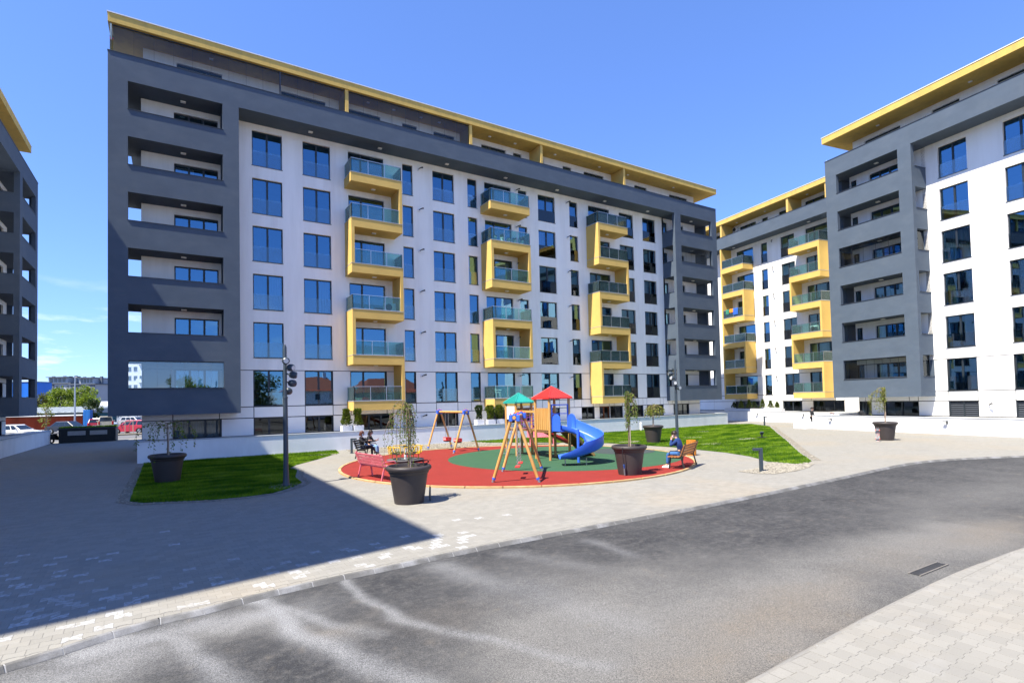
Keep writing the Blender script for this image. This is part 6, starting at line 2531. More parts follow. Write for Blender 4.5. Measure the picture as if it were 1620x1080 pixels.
# clothes and a backpack left on the sunlit wall
q = ob + Mbb @ Vector((0.9, -1.45, 1.06))
t = thing('jacket', 'crumpled pale blue jacket left on the sunlit low wall', 'jacket', tuple(q), RZB)
mb = MB()
N = 15
for i in range(N):
    for k in range(N):
        x, y = (i / (N - 1) - 0.5), (k / (N - 1) - 0.5)
        edge_ = max(0, 1 - (2 * abs(x)) ** 4) * max(0, 1 - (2 * abs(y)) ** 4)
        mb.v.append((x * 0.95 + 0.05 * math.sin(9 * y), y * 0.36 + 0.03 * math.sin(7 * x), edge_ * (0.07 + 0.05 * math.sin(11 * x + 3 * y) * math.cos(8 * y) + 0.05 * math.sin(5 * x))))
for i in range(N - 1):
    for k in range(N - 1):
        mb.f.append((i * N + k, (i + 1) * N + k, (i + 1) * N + k + 1, i * N + k + 1))
mb.build('jacket_cloth', cloth('pale_blue', (0.40, 0.55, 0.68)), t, smooth=True)
mb = MB().ball((-0.1, 0.02, 0.10), 0.11, 10, 6, (1.3, 0.9, 0.7)).ball((0.12, -0.03, 0.09), 0.08, 10, 6, (1.5, 0.8, 0.8))
mb.build('rolled_scarf', cloth('brown', (0.20, 0.10, 0.07)), t, smooth=True)
q = ob + Mbb @ Vector((3.1, -1.35, 1.06))
t = thing('backpack', 'black backpack lying on the sunlit low wall before the dark window', 'backpack', tuple(q), RZB)
MB().ball((0, 0, 0.20), 0.2, 14, 8, (1.0, 0.7, 1.0)).build('sack', BLKC, t, smooth=True)
MB().ball((0.22, -0.03, 0.10), 0.13, 12, 7, (1.3, 0.8, 0.75)).build('pocket', BLKC, t, smooth=True)
MB().tube([(-0.05, -0.12, 0.34), (-0.15, -0.18, 0.25), (-0.14, -0.15, 0.08)], 0.018, 6).build('strap', DKC, t, smooth=True)
# skateboard standing on its tail by the pot
t = thing('skateboard', 'skateboard propped upright beside the brown pot on the bright paving', 'skateboard', (33.35, 14.75, 0.0), math.atan2(-14.75, -33.35) + PI / 2)
prof = [(-0.02, 0.02), (0.03, 0.10), (0.05, 0.40), (0.03, 0.70), (-0.03, 0.80)]
mb = MB()
vs_ = []
for y, z in prof:
    for w in (-0.10, 0.10):
        ww = w * (0.7 if z in (0.02, 0.80) else 1)
        vs_ += [(ww, y, z), (ww, y + 0.014, z)]
fs_ = []
for i in range(4):
    b0, b1 = i * 4, i * 4 + 4
    fs_ += [(b0, b0 + 2, b1 + 2, b1), (b0 + 1, b1 + 1, b1 + 3, b0 + 3), (b0, b1, b1 + 1, b0 + 1), (b0 + 2, b0 + 3, b1 + 3, b1 + 2)]
fs_ += [(0, 1, 3, 2), (16, 18, 19, 17)]
mb.add(vs_, fs_).build('deck', mat('deck_print', (0.30, 0.34, 0.33), 0.5, 0.3, 14, tint=(0.45, 0.06, 0.05), tfac=0.8, tscale=9), t, fix=True)
for z in (0.16, 0.64):
    tr_ = MB().box(-0.07, 0.07, -0.045, 0.035, z - 0.02, z + 0.02).build('truck', ZINC, t)
    for sx in (-1, 1):
        MB().tube([(sx * 0.075, -0.04, z), (sx * 0.115, -0.04, z)], 0.03, 12).build('wheel', mat('wheel_red', (0.55, 0.10, 0.08), 0.5), tr_)

# ------------------------------------------------------------------ things on the balconies
WPOT = mat('pot_white', (0.70, 0.74, 0.74), 0.5, 0.05)
zt = zr(17.66, 1) + 0.035
for i, (u, h, lm) in enumerate(((20.62, 0.16, LEAFD), (21.3, 0.36, LEAFY), (21.85, 0.10, SHG), (22.4, 0.22, LEAFD), (23.05, 0.40, LEAFD))):
    t = thing('flower_pot', ['white flower pot with a low dark plant, leftmost on the pot lined balcony', 'white flower pot with a spiky yellow plant on the pot lined balcony',
                             'white flower pot with hardly any plant, middle of the pot lined balcony', 'white flower pot with a small dark plant, second from the right on its balcony', 'white flower pot with a bushy dark plant at the right corner of its balcony'][i],
              'flower pot', (u, 34.28 + 0.42, zt), 0, 'white flower pots on one balcony')
    MB().lathe([(0.10, 0.0), (0.16, 0.30), (0.18, 0.30), (0.18, 0.34), (0.15, 0.34), (0.14, 0.28), (0.0, 0.28)], 16, close=False).build('pot', WPOT, t, smooth=True, fix=True)
    lf = MB()
    for k in range(60):
        a = rng.random() * 6.28
        leaf(lf, (0.08 * math.cos(a), 0.08 * math.sin(a), 0.29 + rng.random() * h * 0.5), (math.cos(a), math.sin(a), 1.2 + rng.random()), h * 0.6 + 0.05, 0.025)
    lf.build('plant', lm, t)


def chair(loc, rz, label, m):
    t = thing('garden_chair', label, 'chair', loc, rz, 'light garden chairs on balconies')
    MB().box(-0.21, 0.21, -0.2, 0.2, 0.42, 0.45).build('seat', m, t, bevel=0.008)
    MB().box(-0.21, 0.21, 0.19, 0.215, 0.47, 0.84).build('backrest', m, t, bevel=0.008)
    for sx in (-0.19, 0.19):
        for sy in (-0.18, 0.19):
            MB().bar((sx, sy, 0), (sx * 0.95, sy * 0.95, 0.42), 0.03).build('leg', m, t)
        MB().bar((sx, -0.2, 0.62), (sx, 0.2, 0.62), 0.03).build('arm', m, t)
    return t


zt = lambda k: zr(17.66, k) + 0.033
chair((31.1, 34.28 + 0.75, zt(4)), 0.4, 'white garden chair on the right hand column balcony, second floor', PLASTICW)
chair((31.75, 34.28 + 0.6, zt(4)), -0.3, 'second white garden chair on the same balcony, next to the glass corner', PLASTICW)
chair((20.75, 34.28 + 0.6, zt(5)), 0.8, 'white garden chair on the lowest middle balcony, behind the teal roof', PLASTICW)
chair((32.95, 34.28 + 0.5, zt(0)), 0.2, 'white garden chair on the top right balcony of the long block', PLASTICW)
chair((12.3, 34.28 + 0.8, zt(5)), 0.6, 'wooden garden chair on the lowest left balcony of the long block', STAKE)


def ac_unit(loc, rz, label):
    t = thing('air_conditioner', label, 'air conditioner', loc, rz, 'white air conditioner units')
    MB().box(-0.40, 0.40, -0.14, 0.14, 0.06, 0.62).build('case', PLASTICW, t, bevel=0.015)
    MB().lathe([(0.0, 0), (0.22, 0), (0.235, 0.012), (0.0, 0.013)], 20, close=False).build('fan_grille', DKC, t, fix=True).matrix_local = Matrix.Translation((-0.10, -0.142, 0.34)) @ Matrix.Rotation(PI / 2, 4, 'X')
    for sx in (-0.3, 0.3):
        MB().box(sx - 0.03, sx + 0.03, -0.14, 0.14, 0.0, 0.06).build('foot', BLACK, t)
    return t


ac_unit((12.45, 34.28 + 0.75, zt(3)), 0, 'white air conditioner on the left balcony column, behind green glass')
ac_unit((40.75, 34.28 + 1.30, zr(17.33, 2)), 0, 'white air conditioner in the side gap of the right hand loggias')
Mw3 = Matrix.Rotation(RZB2, 3, 'Z')
for u, v, z, lab in ((1.1, 0.85, zt(5), 'white air conditioner on the lowest yellow balcony of the set back block'), (1.05, 1.9, 20.36 + 1.75, 'white air conditioner on the roof terrace of the set back block')):
    q = ow + Mw3 @ Vector((u, v, z))
    o = ac_unit(tuple(q), RZB2, lab)
q = ow + Mw3 @ Vector((11.9, 0.5, zt(3) + 0.0))
ac_unit(tuple(q), RZB2, 'white air conditioner on the right hand yellow balcony column, fourth balcony down')
# laundry over one railing
for i, (u, w, h, c) in enumerate(((1.75, 0.55, 0.42, (0.75, 0.25, 0.02)), (2.35, 0.75, 0.75, (0.03, 0.12, 0.50)), (1.15, 0.5, 0.55, (0.04, 0.22, 0.14)))):
    q = ow + Mw3 @ Vector((u, 0.09, zt(2) + 0.99))
    t = thing('laundry', ['orange laundry hung over a yellow balcony railing', 'blue laundry hung over a yellow balcony railing', 'green laundry hung over a yellow balcony railing'][i], 'laundry', tuple(q), RZB2, 'laundry on one railing')
    mb = MB()
    N = 12
    for a in range(N + 1):
        for s, yy, zz_ in ((0, 0.06, -h * 0.7), (1, 0.03, -0.02), (2, 0.0, 0.012), (3, -0.045, -0.02), (4, -0.07, -h * 0.5), (5, -0.06, -h)):
            x = (a / N - 0.5) * w
            f = 0.018 * math.sin(a * 1.7 + i) * (1 if s in (0, 4, 5) else 0.2)
            mb.v.append((x, yy + f, zz_ + 0.02 * math.sin(a * 0.9)))
    for a in range(N):
        for s in range(5):
            mb.f.append((a * 6 + s, (a + 1) * 6 + s, (a + 1) * 6 + s + 1, a * 6 + s + 1))
    mb.build('cloth', cloth('laundry%s' % 'abc'[i], c), t, smooth=True)

# ------------------------------------------------------------------ the gap at the left: service box, cars, yards, far houses
t = thing('service_box', 'dark low service box with louvred vents and a turf top', 'service box', (-6.1, 59.6, 0), R(-2))
SBM = mat('service_box_paint', (0.022, 0.028, 0.032), 0.6, 0.15, 2)
MB().box(-1.95, 1.95, -0.7, 0.9, -0.01, 1.15).build('body', SBM, t)
MB().box(-2.02, 2.02, -0.76, 0.96, 1.152, 1.24).build('lid', TRIM, t)
turf = MB()
for i in range(2600):
    x, y = rng.uniform(-1.95, 1.95), rng.uniform(-0.7, 0.9)
    a = rng.random() * 3.1
    turf.add([(x - 0.02 * math.cos(a), y - 0.02 * math.sin(a), 1.24), (x + 0.02 * math.cos(a), y + 0.02 * math.sin(a), 1.24), (x + rng.uniform(-0.04, 0.04), y, 1.24 + rng.uniform(0.06, 0.17))], [(0, 1, 2)])
kind(turf.build('turf', GRASSM, t), 'stuff')
for x0 in (-0.75, 0.75):
    v_ = MB().box(x0 - 0.6, x0 + 0.6, -0.715, -0.702, 0.62, 0.98).build('vent', ZINC, t)
    for i in range(5):
        z = 0.65 + i * 0.068
        MB().box(x0 - 0.56, x0 + 0.56, -0.735, -0.716, z, z + 0.038).build('slat', mat('vent_slat', (0.30, 0.31, 0.32), 0.5), v_)
t = thing('motor_scooter', 'small scooter parked in shade at the end of the left low wall', 'scooter', (-8.25, 59.55, 0), R(60))
for x in (-0.55, 0.55):
    wm = MB().lathe([(0.16, -0.05), (0.24, -0.05), (0.26, 0.0), (0.24, 0.05), (0.16, 0.05)], 18, close=False)
    o = wm.build('wheel', RUBBER, t, smooth=True)
    o.matrix_local = Matrix.Translation((x, 0, 0.26)) @ Matrix.Rotation(PI / 2, 4, 'X')
MB().add([(-0.75, -0.12, 0.35), (0.15, -0.14, 0.25), (0.45, -0.1, 0.8), (0.38, -0.1, 0.85), (0.08, -0.14, 0.38), (-0.15, -0.13, 0.72), (-0.78, -0.11, 0.72),
          (-0.75, 0.12, 0.35), (0.15, 0.14, 0.25), (0.45, 0.1, 0.8), (0.38, 0.1, 0.85), (0.08, 0.14, 0.38), (-0.15, 0.13, 0.72), (-0.78, 0.11, 0.72)],
         [(0, 1, 2, 3, 4, 5, 6), (13, 12, 11, 10, 9, 8, 7)] + [(i, 7 + i, 7 + (i + 1) % 7, (i + 1) % 7) for i in range(7)]).build('body', BLACK, t, fix=True)
MB().tube([(0.55, 0, 0.26), (0.42, 0, 0.95), (0.36, -0.28, 1.0)], 0.025, 7).tube([(0.42, 0, 0.95), (0.36, 0.28, 1.0)], 0.022, 7).build('handlebar', ZINC, t)
MB().box(-0.75, -0.12, -0.13, 0.13, 0.725, 0.80).build('seat', RUBBER, t, bevel=0.02)

CARGLASS = mat('car_glass', (0.012, 0.018, 0.022), 0.08, 0.03, 1, spec=0.8)
TYRE = mat('tyre', (0.016, 0.016, 0.016), 0.8)
RIM = mat('rim', (0.42, 0.43, 0.44), 0.3, 0.1, 4, metal=0.7)
HEADL = mat('head_lamp', (0.7, 0.72, 0.75), 0.15)
TAILL = mat('tail_lamp', (0.45, 0.01, 0.012), 0.2)


def car(label, loc, rz, paint, L=4.2, Wd=1.75, H=1.48, style='hatch', group='parked cars beyond the buildings'):
    """parked car, nose towards local +x"""
    t = thing('parked_car', label, 'car', loc, rz, group)
    pm = mat('car_paint_' + paint[0], paint[1], 0.3, 0.03, 1, spec=0.6, coat=0.6)
    a, b_ = -L / 2, L / 2
    belt = H * 0.60
    wr = 0.32
    wx = (a + 0.78, b_ - 0.82)

    def arch(cx):
        return [(cx + (wr + 0.07) * math.cos(PI - PI * k / 8), 0.22 + (wr + 0.10) * math.sin(PI * k / 8)) for k in range(9)]
    low = [(a + 0.10, 0.24)] + arch(wx[0]) + arch(wx[1]) + [(b_ - 0.12, 0.22), (b_, 0.36), (b_ - 0.03, 0.62)]
    if style == 'van':
        up_line = [(b_ - 0.35, belt), (a + 0.02, belt), (a, 0.5)]
        cab0, cab1, r0, r1 = (a + 0.03, b_ - 0.40, a + 0.10, b_ - 1.15)
    elif style == 'sedan':
        up_line = [(b_ - 1.05, belt - 0.02), (a + 0.62, belt + 0.02), (a + 0.05, belt - 0.02), (a, 0.5)]
        cab0, cab1, r0, r1 = (a + 0.55, b_ - 1.08, a + 1.25, b_ - 1.95)
    else:
        up_line = [(b_ - 0.95, belt), (a + 0.08, belt + 0.04), (a, 0.55)]
        cab0, cab1, r0, r1 = (a + 0.06, b_ - 0.98, a + 0.42, b_ - 1.75)
    prof = low + up_line
    n = len(prof)
    body = MB()
    rows = ((-1, 0.92), (-0.9, 1.0), (0.9, 1.0), (1, 0.92))
    vs_ = []
    cxm, czm = 0, 0.55
    for y, s in rows:
        vs_ += [(x * (1 if s == 1 else 0.985), y * Wd / 2, 0.55 + (z - 0.55) * (1 if s == 1 else 0.95)) for x, z in prof]
    fs_ = [tuple(range(n)), tuple(range(4 * n - 1, 3 * n - 1, -1))]
    for r in range(3):
        for i in range(n):
            j = (i + 1) % n
            fs_.append((r * n + i, (r + 1) * n + i, (r + 1) * n + j, r * n + j))
    body.add(vs_, fs_)
    body.build('body', pm, t, fix=True)
    w0, w1 = Wd / 2 - 0.06, Wd / 2 - 0.24
    z0, z1 = belt - 0.02, H
    cb = [(cab0, -w0, z0), (cab1, -w0, z0), (cab1, w0, z0), (cab0, w0, z0), (r0, -w1, z1), (r1, -w1, z1), (r1, w1, z1), (r0, w1, z1)]
    MB().add(cb, [(0, 3, 2, 1), (4, 5, 6, 7), (0, 1, 5, 4), (1, 2, 6, 5), (2, 3, 7, 6), (3, 0, 4, 7)]).build('roof', pm, t, bevel=0.05)
    C = [Vector(p) for p in cb]

    def pane(q, ins, name='window', cuts=()):
        """glass set 6 mm proud of a cabin face"""
        A_, B_, D_, E_ = q
        nrm = (B_ - A_).cross(E_ - A_).normalized() * 0.006
        spans = [(ins, 1 - ins)] if not cuts else list(zip([ins] + [c + 0.02 for c in cuts], [c - 0.02 for c in cuts] + [1 - ins]))
        for f0, f1 in spans:
            P = []
            for f, g_ in ((f0, 0.12), (f1, 0.12), (f1, 0.86), (f0, 0.86)):
                P.append(A_.lerp(B_, f).lerp(E_.lerp(D_, f), g_) + nrm)
            back_ = [p - nrm * 2 for p in P]
            MB().add(P + back_, [(0, 1, 2, 3), (0, 4, 5, 1), (1, 5, 6, 2), (2, 6, 7, 3), (3, 7, 4, 0)]).build(name, CARGLASS, t)
    pane((C[0], C[1], C[5], C[4]), 0.07, cuts=(0.36, 0.66) if style != 'van' else (0.4, 0.7))
    pane((C[2], C[3], C[7], C[6]), 0.07, cuts=(0.34, 0.64) if style != 'van' else (0.3, 0.6))
    pane((C[1], C[2], C[6], C[5]), 0.05, 'windscreen')
    pane((C[3], C[0], C[4], C[7]), 0.07, 'rear_window')
    for x in wx:
        for s in (-1, 1):
            o = MB().lathe([(0.20, -0.10), (wr, -0.10), (wr + 0.01, 0.0), (wr, 0.10), (0.20, 0.10)], 20, close=False).build('wheel', TYRE, t, smooth=True, fix=True)
            o.matrix_local = Matrix.Translation((x, s * (Wd / 2 - 0.10), wr)) @ Matrix.Rotation(PI / 2, 4, 'X')
            MB().lathe([(0.0, -0.09), (0.20, -0.085), (0.205, 0.085), (0.0, 0.09)], 14, close=False).build('rim', RIM, o, fix=True)
    for s in (-1, 1):
        MB().cbox((b_ - 0.05, s * (Wd / 2 - 0.26), 0.66), (0.10, 0.34, 0.13)).build('headlight', HEADL, t, bevel=0.02)
        MB().cbox((a + 0.03, s * (Wd / 2 - 0.16), 0.78 if style != 'van' else 0.95), (0.08, 0.20, 0.17 if style != 'van' else 0.45)).build('tail_light', TAILL, t, bevel=0.02)
        MB().cbox((cab1 - 0.35, s * (Wd / 2 + 0.06), belt + 0.06), (0.10, 0.18, 0.12)).build('mirror', pm, t, bevel=0.02)
    MB().cbox((b_ + 0.0, 0, 0.36), (0.06, Wd * 0.86, 0.16)).build('bumper', BLACK, t)
    MB().cbox((a + 0.0, 0, 0.42), (0.06, Wd * 0.86, 0.20)).build('bumper', BLACK, t)
    MB().cbox((a - 0.036, 0, 0.50), (0.012, 0.50, 0.11)).build('number_plate', PLASTICW, t)
    return t


RTA = math.atan2(-0.533, 0.846)
FWA = math.atan2(0.846, 0.533)
car('red hatchback seen from its side past the corner of the long block', (-3.75, 75.6, -0.01), RTA + PI, ('red', (0.38, 0.012, 0.035)), 4.1, 1.75, 1.5)
car('pale beige van seen from behind in the car park', (-7.74, 93.5, -0.01), R(95), ('beige', (0.52, 0.47, 0.33)), 4.6, 1.8, 1.85, 'van')
car('white car behind the low wall at the far left', (-13.6, 74.9, -0.01), RTA, ('white', (0.72, 0.73, 0.74)), 4.4, 1.75, 1.42, 'sedan')
car('dark blue sedan behind the service box', (-10.6, 84.7, -0.01), RTA, ('navy', (0.012, 0.018, 0.035)), 4.6, 1.78, 1.45, 'sedan')
car('small red car beside the beige van', (-9.5, 99.0, -0.01), R(96), ('cherry', (0.35, 0.015, 0.02)), 4.0, 1.7, 1.45)
car('white hatchback far back beside the dark tree', (-9.4, 106.0, -0.01), RTA + 0.2, ('white', (0.72, 0.73, 0.74)), 4.0, 1.7, 1.48)
car('silver car at the far end of the car park, right of the van', (-5.4, 112.0, -0.01), RTA, ('silver', (0.40, 0.41, 0.43)), 4.2, 1.74, 1.46)
car('white car at the far end of the car park, behind the red hatchback', (-3.0, 116.0, -0.01), RTA, ('white', (0.72, 0.73, 0.74)), 4.3, 1.75, 1.46, 'sedan')
car('dark car in the last row of the car park', (-1.5, 122.0, -0.01), RTA, ('charcoal', (0.04, 0.042, 0.046)), 4.3, 1.75, 1.5)


def along(p, q):
    L = math.hypot(q[0] - p[0], q[1] - p[1])
    return L, math.atan2(q[1] - p[1], q[0] - p[0])


RUST = mat('rust_sheet', (0.30, 0.075, 0.030), 0.75, 0.25, 1.2, stretch=(1, 1, 0.3))
L_, az = along((-23.5, 109.4), (-11.18, 101.62))
t = thing('corrugated_fence', 'rust brown corrugated fence with a pale top strip beyond the car park', 'fence', (-23.5, 109.4, 0), az)
n = 18
for i in range(n):
    x0 = i * L_ / n
    w = L_ / n - 0.02
    mb = MB()
    ks = 8
    vs_, fs_ = [], []
    for k in range(ks * 2 + 1):
        x = x0 + w * k / (ks * 2)
        y = 0.0 if (k // 1) % 2 else 0.07
        vs_ += [(x, y, 0.0), (x, y, 1.95), (x, y + 0.02, 1.95), (x, y + 0.02, 0.0)]
    for k in range(ks * 2):
        b0, b1 = 4 * k, 4 * k + 4
        fs_ += [(b0, b1, b1 + 1, b0 + 1), (b0 + 1, b1 + 1, b1 + 2, b0 + 2), (b0 + 2, b1 + 2, b1 + 3, b0 + 3)]
    mb.add(vs_, fs_).build('fence_sheet', RUST, t, fix=True)
MB().box(0, L_, -0.06, 0.12, 1.955, 2.12).build('top_strip', PLASTICW, t)
for i in range(0, n + 1, 3):
    MB().box(i * L_ / n - 0.05, i * L_ / n + 0.05, 0.10, 0.20, 0, 1.95).build('post', TRIM, t)

SHEDR = mat('shed_roof', (0.30, 0.34, 0.36), 0.7, 0.2, 0.8)
L_, az = along((-26, 122.9), (-12.13, 114.04))
t = thing('shed', 'long low shed with a grey roof and teal eaves behind the rust fence', 'shed', (-26, 122.9, 0), az)
MB().box(0, L_, 0, 7, 0, 2.2).build('wall', mat('shed_wall_teal', (0.03, 0.10, 0.12), 0.8), t)
MB().add([(-0.2, -0.4, 2.5), (L_ + 0.2, -0.4, 2.5), (L_ + 0.2, 7.2, 3.4), (-0.2, 7.2, 3.4), (-0.2, -0.4, 2.35), (L_ + 0.2, -0.4, 2.35), (L_ + 0.2, 7.2, 2.21), (-0.2, 7.2, 2.21)],
         [(0, 1, 2, 3), (7, 6, 5, 4), (0, 4, 5, 1), (1, 5, 6, 2), (2, 6, 7, 3), (3, 7, 4, 0)]).build('roof', SHEDR, t)
for i in range(16):
    x = i * L_ / 15
    MB().bar((x, -0.4, 2.53), (x, 7.1, 3.42), 0.08, 0.06).build('roof_seam', SHEDR, t)
t = thing('container', 'bright blue steel container standing on end beside the rust fence', 'container', (-10.35, 98.9, 0), RTA)
CBL = mat('container_blue', (0.02, 0.14, 0.42), 0.5, 0.15, 1)
MB().box(-0.5, 0.5, -0.1, 0.4, 0, 2.78).build('body', CBL, t)
for i in range(5):
    x = -0.45 + i * 0.2
    MB().box(x, x + 0.09, -0.13, -0.102, 0.12, 2.66).build('rib', CBL, t)

t = thing('street_lamp', 'tall pale street lamp beyond the car park', 'street lamp', (-11.83, 99.66, 0), 0)
MB().tube([(0, 0, 0), (0, 0, 4), (0, 0, 7.5)], [0.13, 0.10, 0.07], 10).build('pole', ZINC, t, smooth=True)
MB().tube([(-0.35, 0, 7.55), (0, 0, 7.5), (0.35, 0, 7.55)], 0.04, 6).build('arm', ZINC, t)
for s in (-1, 1):
    MB().cbox((s * 0.45, 0, 7.60), (0.42, 0.26, 0.12)).build('lamp_head', TRIM, t, bevel=0.03)

BLU = mat('cladding_blue', (0.012, 0.13, 0.50), 0.5, 0.08, 0.3)
L_, az = along((-40, 161.3), (-24.2, 151.2))
t = thing('commercial_building', 'flat blue commercial building with a white windowed base, left of the far flats', 'building', (-40, 161.3, 0), az)
MB().box(0, L_, 0.6, 3.5, 0, 4.4).build('base_wall', mat('pale_blue_wall', (0.20, 0.36, 0.55), 0.7), t)
for i in range(12):
    x = i * L_ / 12
    MB().box(x + 0.02, x + L_ / 12 - 0.02, 0, 3.6, 4.42, 8.9).build('cladding_panel', BLU, t)
    w = MB().box(x + 0.35, x + L_ / 12 - 0.35, 0.52, 0.598, 1.0, 3.6).build('window', FRAME, t)
    MB().box(x + 0.42, x + L_ / 12 - 0.42, 0.50, 0.518, 1.1, 3.5).build('pane', mat('far_pane', (0.35, 0.40, 0.45), 0.2, 0.2, 0.3, spec=0.6), w)
MB().box(-0.1, L_ + 0.1, -0.1, 3.7, 8.92, 9.05).build('roof_edge', TRIM, t)

FARW = mat('far_render_grey', (0.34, 0.36, 0.39), 0.85, 0.08, 0.2)
FARD = mat('far_render_dark', (0.10, 0.12, 0.15), 0.85, 0.08, 0.2)
FARP = mat('far_window', (0.05, 0.065, 0.085), 0.15, 0.3, 0.4, spec=0.7)


def flats(label, p, q, H, floors, bays, depth, seed, m1, m2, name='far_flats', pent=True):
    rr = random.Random(seed)
    L, az = along(p, q)
    t = thing('apartment_building', label, 'apartment building', (*p, 0), az)
    MB().box(0, L, 0, depth, 0, H).build('wall', m1, t)
    fh = H / floors
    bw = L / bays
    for i in range(bays):
        blind = rr.random() < 0.2
        bal = rr.random() < 0.5
        if rr.random() < 0.35:
            MB().box(i * bw + 0.15, (i + 1) * bw - 0.15, -0.25, -0.002, 0.2, H - 0.3).build('wall_strip', m2, t)
            continue
        for k in range(floors):
            z = k * fh
            if blind and k % 2:
                continue
            w = MB().box(i * bw + bw * 0.18, i * bw + bw * 0.82, -0.05, -0.002, z + fh * 0.25, z + fh * 0.82).build('window', PLASTICW, t)
            for s in (0, 1):
                a = i * bw + bw * (0.21 + 0.30 * s)
                MB().box(a, a + bw * 0.27, -0.075, -0.052, z + fh * 0.29, z + fh * 0.78).build('pane', FARP, w)
            if bal:
                o = MB().box(i * bw + 0.1, (i + 1) * bw - 0.1, -1.2, -0.002, z - 0.05, z + 0.12).build('balcony', m1, t)
                MB().box(i * bw + 0.1, (i + 1) * bw - 0.1, -1.2, -1.12, z + 0.122, z + 1.0).build('parapet', m1 if rr.random() < 0.6 else m2, o)
    MB().box(-0.4, L + 0.4, -0.6, depth + 0.3, H, H + 0.35).build('roof', m2, t)
    if pent:
        MB().box(L * 0.15, L * 0.75, 2.5, depth - 2, H + 0.352, H + 2.6).build('penthouse', m1, t)
        MB().box(L * 0.12, L * 0.78, 1.6, depth - 1.5, H + 2.602, H + 2.85).build('penthouse_roof', m2, t)
        for i in range(4):
            x = L * (0.2 + 0.13 * i)
            MB().box(x, x + L * 0.08, 2.42, 2.498, H + 0.8, H + 2.3).build('window', FARP, t)
    for i in range(3):
        x = L * (0.1 + 0.35 * i)
        MB().box(x, x + 0.8, depth * 0.4, depth * 0.4 + 0.8, H + 0.352, H + 1.5 + (1.8 if pent else 0)).build('chimney', m2, t)
    return t


flats('far grey apartment block with balconies and flat roofs above the bright trees', (-44, 276), (-33.2, 269.2), 13.2, 5, 6, 12, 3, FARW, FARD)
flats('stepped far apartment block with dark strips, right of the street lamp', (-33.0, 267.0), (-24.9, 262.0), 12.6, 5, 4, 12, 8, FARW, FARD)
flats('far cream low building on the skyline between the blocks', (-25.0, 300.0), (-14.0, 293.0), 7.6, 2, 6, 10, 12, mat('far_cream', (0.60, 0.54, 0.42), 0.9), FARD, pent=False)
flats('slim far tower of white and blue panels seen through the glazed loggia', (-10.6, 184.0), (-6.4, 181.4), 17.5, 7, 3, 8, 5, mat('far_white', (0.68, 0.70, 0.72), 0.9), mat('far_blue', (0.08, 0.16, 0.32), 0.8), pent=False)

L_, az = along((-19.0, 153.8), (6.0, 138.2))
t = thing('warehouse', 'long grey warehouse with a pale metal roof beyond the parked cars', 'warehouse', (-19.0, 153.8, 0), az)
MB().box(0, L_, 0, 16, 0, 3.0).build('wall', mat('warehouse_wall', (0.30, 0.34, 0.40), 0.7, 0.08, 0.2), t)
MB().add([(-0.4, -0.6, 3.0), (L_ + 0.4, -0.6, 3.0), (L_ + 0.4, 8, 4.7), (-0.4, 8, 4.7), (L_ + 0.4, 16.6, 3.0), (-0.4, 16.6, 3.0)], [(0, 1, 2, 3), (3, 2, 4, 5), (0, 3, 5), (1, 4, 2), (0, 5, 4, 1)]).build('roof', mat('warehouse_roof', (0.50, 0.53, 0.58), 0.5, 0.08, 0.3), t, fix=True)
for i in range(14):
    x = 0.6 + i * L_ / 14
    w = MB().box(x, x + L_ / 14 - 0.5, -0.06, -0.002, 1.0, 2.5).build('window', FRAME, t)
    MB().box(x + 0.06, x + L_ / 14 - 0.56, -0.08, -0.062, 1.06, 2.44).build('pane', mat('far_pane', (0.35, 0.40, 0.45), 0.2), w)


def tree(base, label, h, cr, n_leaf, lm, group, seed, tr=0.12, low=0.25, lsize=0.22, clumps=26):
    rr = random.Random(seed)
    t = thing('tree', label, 'tree', (*base, 0), 0, group)
    br = MB()
    br.tube([(0, 0, 0), (0.05, 0.02, h * 0.3), (-0.05, 0.03, h * 0.6), (0, 0, h * 0.9)], [tr, tr * 0.8, tr * 0.5, tr * 0.15], 8)
    cs = []
    for i in range(clumps):
        a = rr.random() * 6.28
        zz_ = low + (1 - low) * rr.random()
        rad = cr * math.sqrt(max(0.05, 1 - ((zz_ - low) / (1 - low) * 2 - 0.9) ** 2 * 0.8)) * (0.35 + 0.65 * rr.random())
        c = Vector((rad * math.cos(a), rad * math.sin(a), h * zz_))
        cs.append((c, cr * rr.uniform(0.22, 0.42)))
        br.tube([(0, 0, h * max(0.2, zz_ * 0.6)), tuple(c * 0.55 + Vector((0, 0, h * zz_ * 0.42))), tuple(c)], [tr * 0.35, tr * 0.2, 0.01], 5)
    br.build('trunk', BARK, t, smooth=True)
    lf = MB()
    for c, r in cs:
        for k in range(n_leaf // clumps):
            d = Vector((rr.gauss(0, 1), rr.gauss(0, 1), rr.gauss(0, 0.8))).normalized()
            p = c + d * r * rr.random() ** 0.45
            leaf(lf, p, (d.x, d.y, d.z + rr.uniform(-0.6, 0.4)), lsize * rr.uniform(0.7, 1.3), lsize * 0.36)
    lf.build('crown', lm, t)
    return t


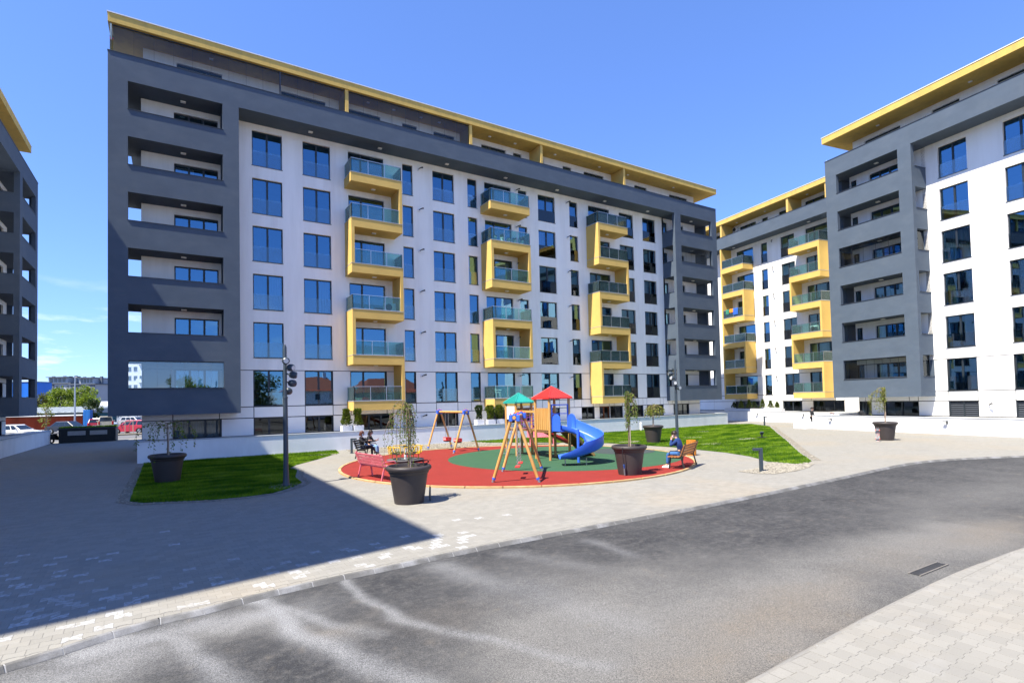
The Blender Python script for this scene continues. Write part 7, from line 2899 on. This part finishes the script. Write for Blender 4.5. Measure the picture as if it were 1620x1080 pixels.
BRIGHT = leaf_mat('leaf_bright', (0.10, 0.17, 0.012), (0.24, 0.30, 0.03))
OLIVE = leaf_mat('leaf_olive', (0.06, 0.075, 0.012), (0.13, 0.14, 0.03))
tree((-20.3, 131.5), 'olive green tree beside the blue building, leftmost of the far trees', 5.4, 2.6, 3000, OLIVE, 'far trees behind the shed', 31, 0.16, 0.12, 0.34)
tree((-17.2, 129.6), 'bright green spreading tree behind the shed roof, left of the street lamp', 6.2, 2.8, 3400, BRIGHT, 'far trees behind the shed', 32, 0.18, 0.12, 0.34)
tree((-14.9, 134.5), 'tallest bright green tree right behind the street lamp', 7.0, 2.8, 3400, BRIGHT, 'far trees behind the shed', 33, 0.18, 0.15, 0.34)
tree((-12.9, 127.5), 'bright green tree above the blue container', 5.3, 2.3, 3000, BRIGHT, 'far trees behind the shed', 34, 0.16, 0.12, 0.32)
tree((-10.5, 107.1), 'small dark tree between the container and the van', 4.1, 1.15, 1500, LEAFD, None, 35, 0.08, 0.42, 0.24, 16)
tree((-12.2, 81.0), 'thin sapling with yellow green leaves before the rust fence', 3.5, 0.75, 420, LEAFY, None, 36, 0.045, 0.25, 0.15, 16)
t = thing('sapling', 'staked bare sapling beside the red hatchback', 'sapling', (-3.9, 71.6, 0))
MB().tube([(0, 0, 0), (0.03, 0, 1.0), (0, 0.02, 2.0)], [0.03, 0.025, 0.012], 6).build('trunk', BARK, t)
for s in (-0.35, 0.35):
    MB().tube([(s, 0, 0), (s, 0, 1.55)], 0.035, 7).build('stake', STAKE, t)
MB().box(-0.37, 0.37, -0.02, 0.02, 1.35, 1.42).build('cross_bar', STAKE, t)
kind(MB().box(-7, 3, 70.3, 72.6, -0.02, 0.12).build('kerb_island', GRAVB), 'structure')

# houses and trees across the road, met in the photo as reflections in the ground floor windows
REDT = mat('roof_tiles_red', (0.33, 0.07, 0.035), 0.8, 0.25, 3)


def house(label, loc, rz, w, d, h, wall):
    t = thing('house', label, 'house', loc, rz, 'red roofed houses across the road')
    MB().box(-w / 2, w / 2, -d / 2, d / 2, 0, h).build('wall', wall, t)
    e = 0.6
    MB().add([(-w / 2 - e, -d / 2 - e, h), (w / 2 + e, -d / 2 - e, h), (w / 2 + e, d / 2 + e, h), (-w / 2 - e, d / 2 + e, h), (-w / 2 + d * 0.3, 0, h + d * 0.33), (w / 2 - d * 0.3, 0, h + d * 0.33)],
             [(0, 1, 5, 4), (1, 2, 5), (2, 3, 4, 5), (3, 0, 4), (3, 2, 1, 0)]).build('roof', REDT, t, fix=True)
    MB().box(w * 0.2, w * 0.2 + 0.7, -0.4, 0.4, h + 0.8, h + d * 0.33 + 1.0).build('chimney', wall, t)
    for k in range(2):
        for i in range(3):
            x = -w / 2 + w * (i + 0.5) / 3
            for s in (-1, 1):
                o = MB().box(x - 0.6, x + 0.6, min(s * d / 2, s * (d / 2 + 0.05)), max(s * d / 2, s * (d / 2 + 0.05)), 0.9 + 2.8 * k, 2.3 + 2.8 * k).build('window', PLASTICW, t)
                MB().box(x - 0.5, x + 0.5, min(s * (d / 2 + 0.052), s * (d / 2 + 0.07)), max(s * (d / 2 + 0.052), s * (d / 2 + 0.07)), 1.0 + 2.8 * k, 2.2 + 2.8 * k).build('pane', FARP, o)


house('white house with a red tiled roof across the road, mirrored in the lowest windows', (25, -44, -0.1), 0.1, 12, 9, 5.6, LOWW)
house('cream house with a red tiled roof across the road, mirrored in the lowest windows', (41, -47, -0.1), -0.1, 13, 10, 5.2, mat('far_cream', (0.60, 0.54, 0.42), 0.9))
tree((13.5, -40), 'broad green tree across the road, mirrored in the leftmost lower windows', 8.5, 3.6, 3600, OLIVE, None, 41, 0.25, 0.2, 0.4)
tree((2.5, -42), 'round green tree across the road, mirrored in the glazed corner loggia', 7.6, 3.0, 3600, BRIGHT, None, 42, 0.22, 0.2, 0.4)
